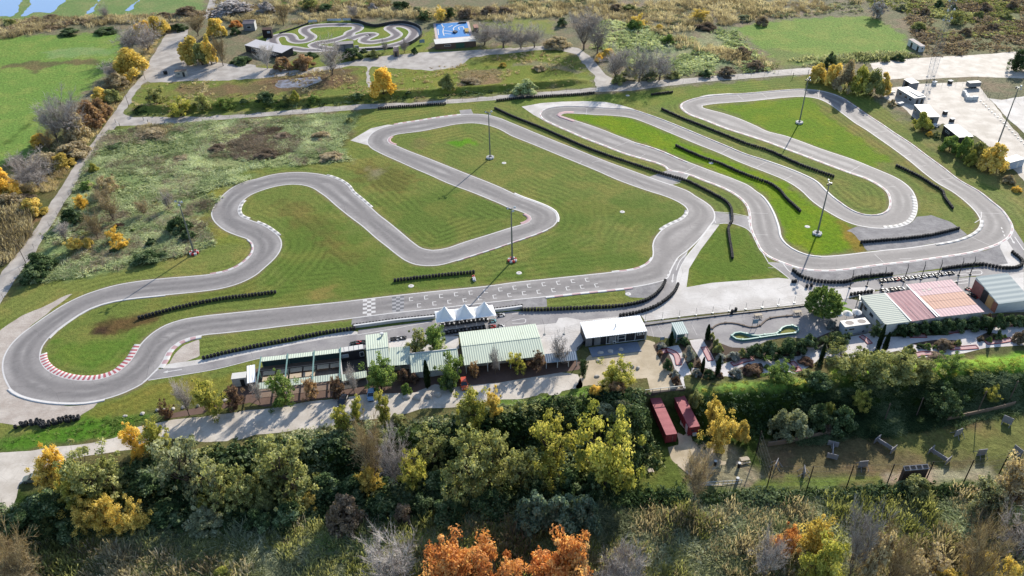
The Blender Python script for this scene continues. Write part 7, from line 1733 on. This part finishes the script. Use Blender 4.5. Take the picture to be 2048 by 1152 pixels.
for s, lb in (("D: 300,575 345,590 390,610 450,750", "bent pink golf lane right of the kiosk garden, nearest the sandy yard"), ("D: 735,545 815,700", "straight pink golf lane on the middle strip beside the olive hedge"), ("D: 1060,745 1180,705 1300,678", "long pink golf lane in hedge shade behind the dark brown shrubs"), ("D: 760,962 885,945", "short pink golf lane at the garden's front edge by two cypresses"),
              ("D: 1745,715 1790,770 1760,810 1850,795", "hooked pink golf lane right of the big bright green bush"), ("N: 555,240 600,270 640,310", "red golf lane in the shade in front of the snack trailer"), ("N: 1000,240 1150,238", "shaded red golf lane below the left part of the long hedge"), ("N: 1290,208 1490,190", "shaded red golf lane below the middle of the long hedge"),
              ("N: 1365,352 1500,348 1620,338", "sunlit golf lane at the grass edge left of the shaded cypress"), ("N: 1700,302 1820,290 1935,270", "sunlit golf lane at the grass edge below the rightmost shrubs"), ("N: 1025,432 1085,405 1115,400 1265,402", "stepped golf lane at the grass edge behind the dyke bushes"), ("N: 1870,142 2045,122", "shaded red golf lane at the far right end of the long hedge"), ("D: 310,585 250,600 230,620", "short pink golf lane end beside the red shrub")): lane(s, lb)
M_SOIL = mat('dark_soil', P(92, 76, 62), .95, var=.4, scale=2, bump=.4)
for s in ("D: 150,520 230,480 300,520 400,800 300,800 240,690", "D: 470,560 440,470 560,450 600,540 700,700 700,780 560,775", "D: 725,450 800,430 900,480 1060,540 1300,560 1500,560 1843,560 1843,640 1500,660 1060,700 880,730", "D: 600,800 760,780 950,860 940,900 700,900 600,890", "D: 1010,830 1200,760 1400,720 1430,800 1180,850 1040,880", "N: 1020,310 1240,270 1470,280 1480,335 1250,345 1100,345", "N: 1610,250 1720,200 1880,230 1890,260 1700,290 1620,280", "E: 430,820 700,700 800,740 780,880 560,960 430,960",
          "F: 0,720 520,600 900,560 1536,520 1536,660 1050,700 600,735 0,775", "D: 330,860 420,850 500,1010 450,1010 380,950"): sheet('planting_bed', s, .0225, M_SOIL, .25)
def lawn_mat(nm, a, b):
    t = NT(nm); p = t.pos(); n = t.noise(p, 2.5, 5, .7); m = t.noise(p, .3, 3)
    return t.bsdf(t.mix(t.rng(t.math('ADD', t.math('MULTIPLY', n, .6), t.math('MULTIPLY', m, .4)), .35, .65), a, b), .9, 0, t.bump(n, .5, .1), .1)
M_LAWN = lawn_mat('garden_lawn', P(96, 136, 44), P(146, 178, 72)); M_DRYL = lawn_mat('dry_lawn', P(120, 130, 66), P(164, 160, 96))
sheet('lawn', "E: 500,450 700,420 860,470 885,505 800,530 600,545 500,545", .0215, M_LAWN, .1); sheet('lawn', "E: 700,395 780,378 820,410 730,420", .0215, M_LAWN, .1)
sheet('lawn', "D: 1075,415 1130,392 1200,405 1280,440 1190,455 1100,445", .0235, M_DRYL, .1); sheet('lawn', "D: 1600,395 1660,325 1755,315 1800,345 1785,375 1690,390", .0235, M_DRYL, .1)
M_TEALB = mat('teal_barrier', P(110, 168, 158), .5, var=.2)
low_wall("D: 1055,425 1070,400 1130,382 1210,398 1310,425 1450,412 1580,395 1640,328 1760,308 1830,335 1810,385 1700,402 1500,428 1320,455 1180,472 1090,458 1055,428", "teal barrier loop of the small kart track in front of the garden hedge", .55, M_TEALB, .35, 'kart_barrier', 'barrier')
low_wall("D: 830,330 900,282 1000,266 1120,276 1280,318 1360,310 1420,262 1480,216 1600,196 1760,180", "winding low grey brown kerb tube across the kart parking lot", .25, M_RUST, .35, 'kerb_tube', 'kerb')
low_wall("D: 70,295 300,262 600,222 900,185 1300,140 1843,76 E: 380,422", "long straight black kerb along the paddock fence", .3, M_BLACK, .28, 'kerb_tube', 'kerb')
low_wall("T: 380,640 300,780 160,910", "thin grey handrail beside the bluish canopy", .9, M_GALV, .06, 'handrail', 'railing')
def notice(s, label, w=1.4, H=2.6, h=1.3, yaw=.15):
    p = G(*Z(s)[0], .02); r = empty('notice_board', tuple(p), yaw, label, 'notice board'); rbox(r, 'board', (0, 0, H - h / 2), (w, .06, h), mat('blue_grey_board', P(150, 172, 190), .5, var=.2)); 
    for x in (-w / 2, w / 2): rbox(r, 'post', (x, .05, H / 2), (.08, .08, H), M_DARK)
notice("D: 1318,318", "blue grey notice board on two posts in the middle of the kart parking lot"); notice("D: 252,492", "small blue grey notice board beside the ticket kiosk garden", 1.0, 1.8, .9)
notice("K: 985,465", "pale notice board on the grass left of the blue court", 2.4, 2.2, 1.6)
for k, s in enumerate(("E: 572,615", "E: 676,600", "E: 790,600", "E: 900,585")):
    p = G(*Z(s)[0], .02); r = empty('parasol', tuple(p), 0, "%s white parasol from the left behind the snack trailer" % ORD[k], 'parasol', 'white parasols'); m = MB(); m.lathe([(.0, 2.75), (.15, 2.72), (1.25, 2.2), (1.27, 2.05), (1.22, 2.16), (.1, 2.62)], (0, 0, 0), 8); m.build('canopy', mat('white_canvas', P(240, 238, 234), .8), r); m = MB(); m.tube((0, 0, 0), (0, 0, 2.65), .035, None, 8); m.build('pole', M_GALV, r); m = MB(); m.lathe([(.0, 0), (.3, 0), (.28, .12), (.0, .14)], (0, 0, 0), 12); m.build('base', M_GREYW, r)
p = G(*Z("E: 930,505")[0], .02); r = empty('gateway', tuple(p), 1.2, "white gateway post and frame in front of the pale green garage", 'gate'); rbox(r, 'post', (0, 0, 1.7), (.45, .45, 3.4), M_WHITEW); rbox(r, 'post', (3.4, .3, 1.5), (.2, .2, 3.0), M_GALV); rbox(r, 'cross_bar', (1.7, .1, 2.7), (3.2, .12, .5), M_GALV)
# ------------------------------------------------------------------ yard clutter at upper right, gates, boulders
p = G(*Z("H: 1020,225")[0], .03); r = empty('box_trailer', tuple(p), .12, "grey box trailer standing by the yard fence", 'trailer'); rbox(r, 'box', (0, 0, 1.5), (5.0, 2.2, 1.7), M_GREYW); rbox(r, 'top_cover', (0, 0, 2.4), (5.1, 2.3, .1), mat('slate_cover', P(140, 144, 150), .6)); rbox(r, 'drawbar', (-3.2, 0, .5), (1.6, .12, .12), M_DARK)
for x in (-.6, .6): m = MB(); m.lathe([(.1, -1.0), (.4, -1.0), (.4, 1.0), (.1, 1.0)], (x, 0, .4), 12, 0, 'Y'); m.build('wheel', M_TYRE, r)
low_wall("H: 935,290 960,320 975,355 1010,350 1070,345", "white L shaped low block wall in the sandy yard", 1.4, M_WHITEW, .8)
for s, lb, c in (("H: 795,185", "small grey machine under a white cover by the yard fence", M_DARK), ("H: 637,195", "small white machine near the top shed", M_WHITEW), ("H: 812,565", "dark drum with a white lid near the long low shed", M_DARK), ("H: 745,490", "dark bin beside the white sloping shed", M_DARK)):
    p = G(*Z(s)[0], .03); r = empty('yard_machine', tuple(p), .3, lb, 'machine'); m = MB(); m.box((0, 0, .6), (1.5, 1.2, 1.1), 0, 0, .85); m.build('body', c, r); rbox(r, 'cover', (.1, 0, 1.25), (1.7, 1.4, .1), M_WHITEW); [rbox(r, 'foot', (x, 0, .06), (.2, 1.2, .1), M_TYRE) for x in (-.6, .6)]
for s, lb in (("H: 205,285", "pale van like trailer at the left of the bungalow"), ("H: 300,395", "dark rack with white sheets between bungalow and circuit"), ("H: 655,610", "pile of white boards between the sloping shed and long shed")):
    p = G(*Z(s)[0], .02); r = empty('board_pile', tuple(p), .5, lb, 'boards'); [rbox(r, 'board', (RNG.normal() * .3, RNG.normal() * .3, .1 + .16 * k), (2.6, 1.3, .1), (M_WHITEW, M_GREYW)[k % 2], RNG.normal() * .3) for k in range(5)]
p = G(*Z("1: 1092,455")[0], .02); r = empty('site_cabin', tuple(p), .1, "small pale cabin at the edge of the far car park shade", 'cabin'); rbox(r, 'wall', (0, 0, 1.2), (4.6, 2.4, 2.4), M_CREAM); rbox(r, 'roof', (0, 0, 2.46), (4.9, 2.7, .12), M_WOOD); add_window(r, -.8, -1.2, 1.4, 1.2, .8); add_door(r, 1.2, -1.2, .9, 2.0)
p = G(*Z("1: 995,445")[0], .02); r = empty('waste_bin', tuple(p), .1, "black waste bin left of the small pale cabin", 'bin'); m = MB(); m.box((0, 0, .75), (1.4, 1.1, 1.3), 0, 0, 1.0); m.build('body', M_BLACK, r); rbox(r, 'lid', (0, 0, 1.46), (1.5, 1.2, .1), M_DARK)
def gate(s, label, H=1.3):
    a, b = GP(s); L = np.linalg.norm(b - a); r = empty('field_gate', (a[0], a[1], .02), math.atan2(*(b - a)[::-1]), label, 'gate', 'gates of the roads'); [rbox(r, 'rail', (L / 2, 0, H * z), (L, .06, .07), M_WHITEW) for z in (.35, .65, .95)]; [rbox(r, 'post', (x, 0, H * .55), (.16, .16, H * 1.1), M_RUST) for x in (0, L)]
gate("1: 580,822 650,820", "white barrier across the left road below the junction", .8); gate("1: 695,735 720,760", "short white gate at the start of the middle road"); gate("1: 862,722 890,740", "second short white gate on the middle road"); gate("4: 148,470 240,450", "wide metal gate beside the orange trees at the top of the circuit", 2.2)
def boulder_mesh(seed):
    bm = bmesh.new(); bmesh.ops.create_icosphere(bm, subdivisions=2, radius=.5); r = np.random.default_rng(seed)
    sc = r.uniform(.7, 1.2, 3) * [1.2, 1, .7]
    for v in bm.verts: v.co = Vector([a * b for a, b in zip(v.co, sc)]) * (1 + .16 * math.sin(5 * v.co.x + seed) * math.cos(4 * v.co.y) + .06 * r.normal())
    me = bpy.data.meshes.new('boulder'); bm.to_mesh(me); bm.free(); me.materials.append(mat('pale_stone', P(214, 206, 196), .9, var=.3, scale=3)); return me
BM = [boulder_mesh(k) for k in range(4)]
def boulders(s, where, size=1.0):
    for k, (a, b) in enumerate(Z(s)):
        p = GT(a, b); o = link('boulder', BM[k % 4], None, None, tuple(p + [0, 0, .12 * size]), k * 1.3); o.scale = (size,) * 3; tag(o, "%s pale boulder from the left %s" % (ORD[k], where), 'boulder', 'boulders ' + where)
boulders("9: 750,195 855,180 945,160 985,158 1040,150 1100,142 1190,132 1240,118 1300,108 1350,100 1395,98", "along the kerb of the tree bed at the left", .95)
boulders("B: 790,992 925,995 1060,988 1180,968", "in front of the clubhouse cypress", 1.7)
boulders("T: 690,985 920,955 1160,915", "on the blue grey deck of the white roofed building", 1.3)
boulders("7: 508,1108 520,1015 722,1050 755,1060", "around the sandy yard by the yellow green tree", 1.1)
# ------------------------------------------------------------------ water
tw = NT('flood_water_surface'); M_WATER = tw.bsdf(P(128, 160, 205), .12, 0, tw.bump(tw.noise(tw.pos(), .8, 3), .15, .05), .6)  # sky reflection is put into the blue base colour
tm_ = NT('muddy_water'); M_MUD = tm_.bsdf(tm_.mix(tm_.rng(tm_.noise(tm_.pos(), .5, 4), .4, .6), P(112, 98, 86), P(150, 150, 160)), .3, 0, None, .3)
for k, s in enumerate(("1: -600,-80 150,-60 120,20 100,70 60,100 0,95 -500,110", "1: 200,-60 420,-60 390,10 310,80 200,70 140,97 170,40", "1: 560,30 620,-40 680,-40 600,10 545,75 522,83", "1: 780,45 850,-20 870,-20 800,50 765,65", "2: 130,485 250,470 390,455 405,485 300,520 160,530 110,515")):
    sheet('flood_water', s, .03, M_WATER if k < 4 else M_MUD, 1.2 if k < 4 else .8, 0, 20 + k)
sheet('road', "1: 1210,118 1235,60 1262,-20 1310,-80 1345,-80 1300,-10 1285,60 1245,112", .016, M_ROAD, .3)
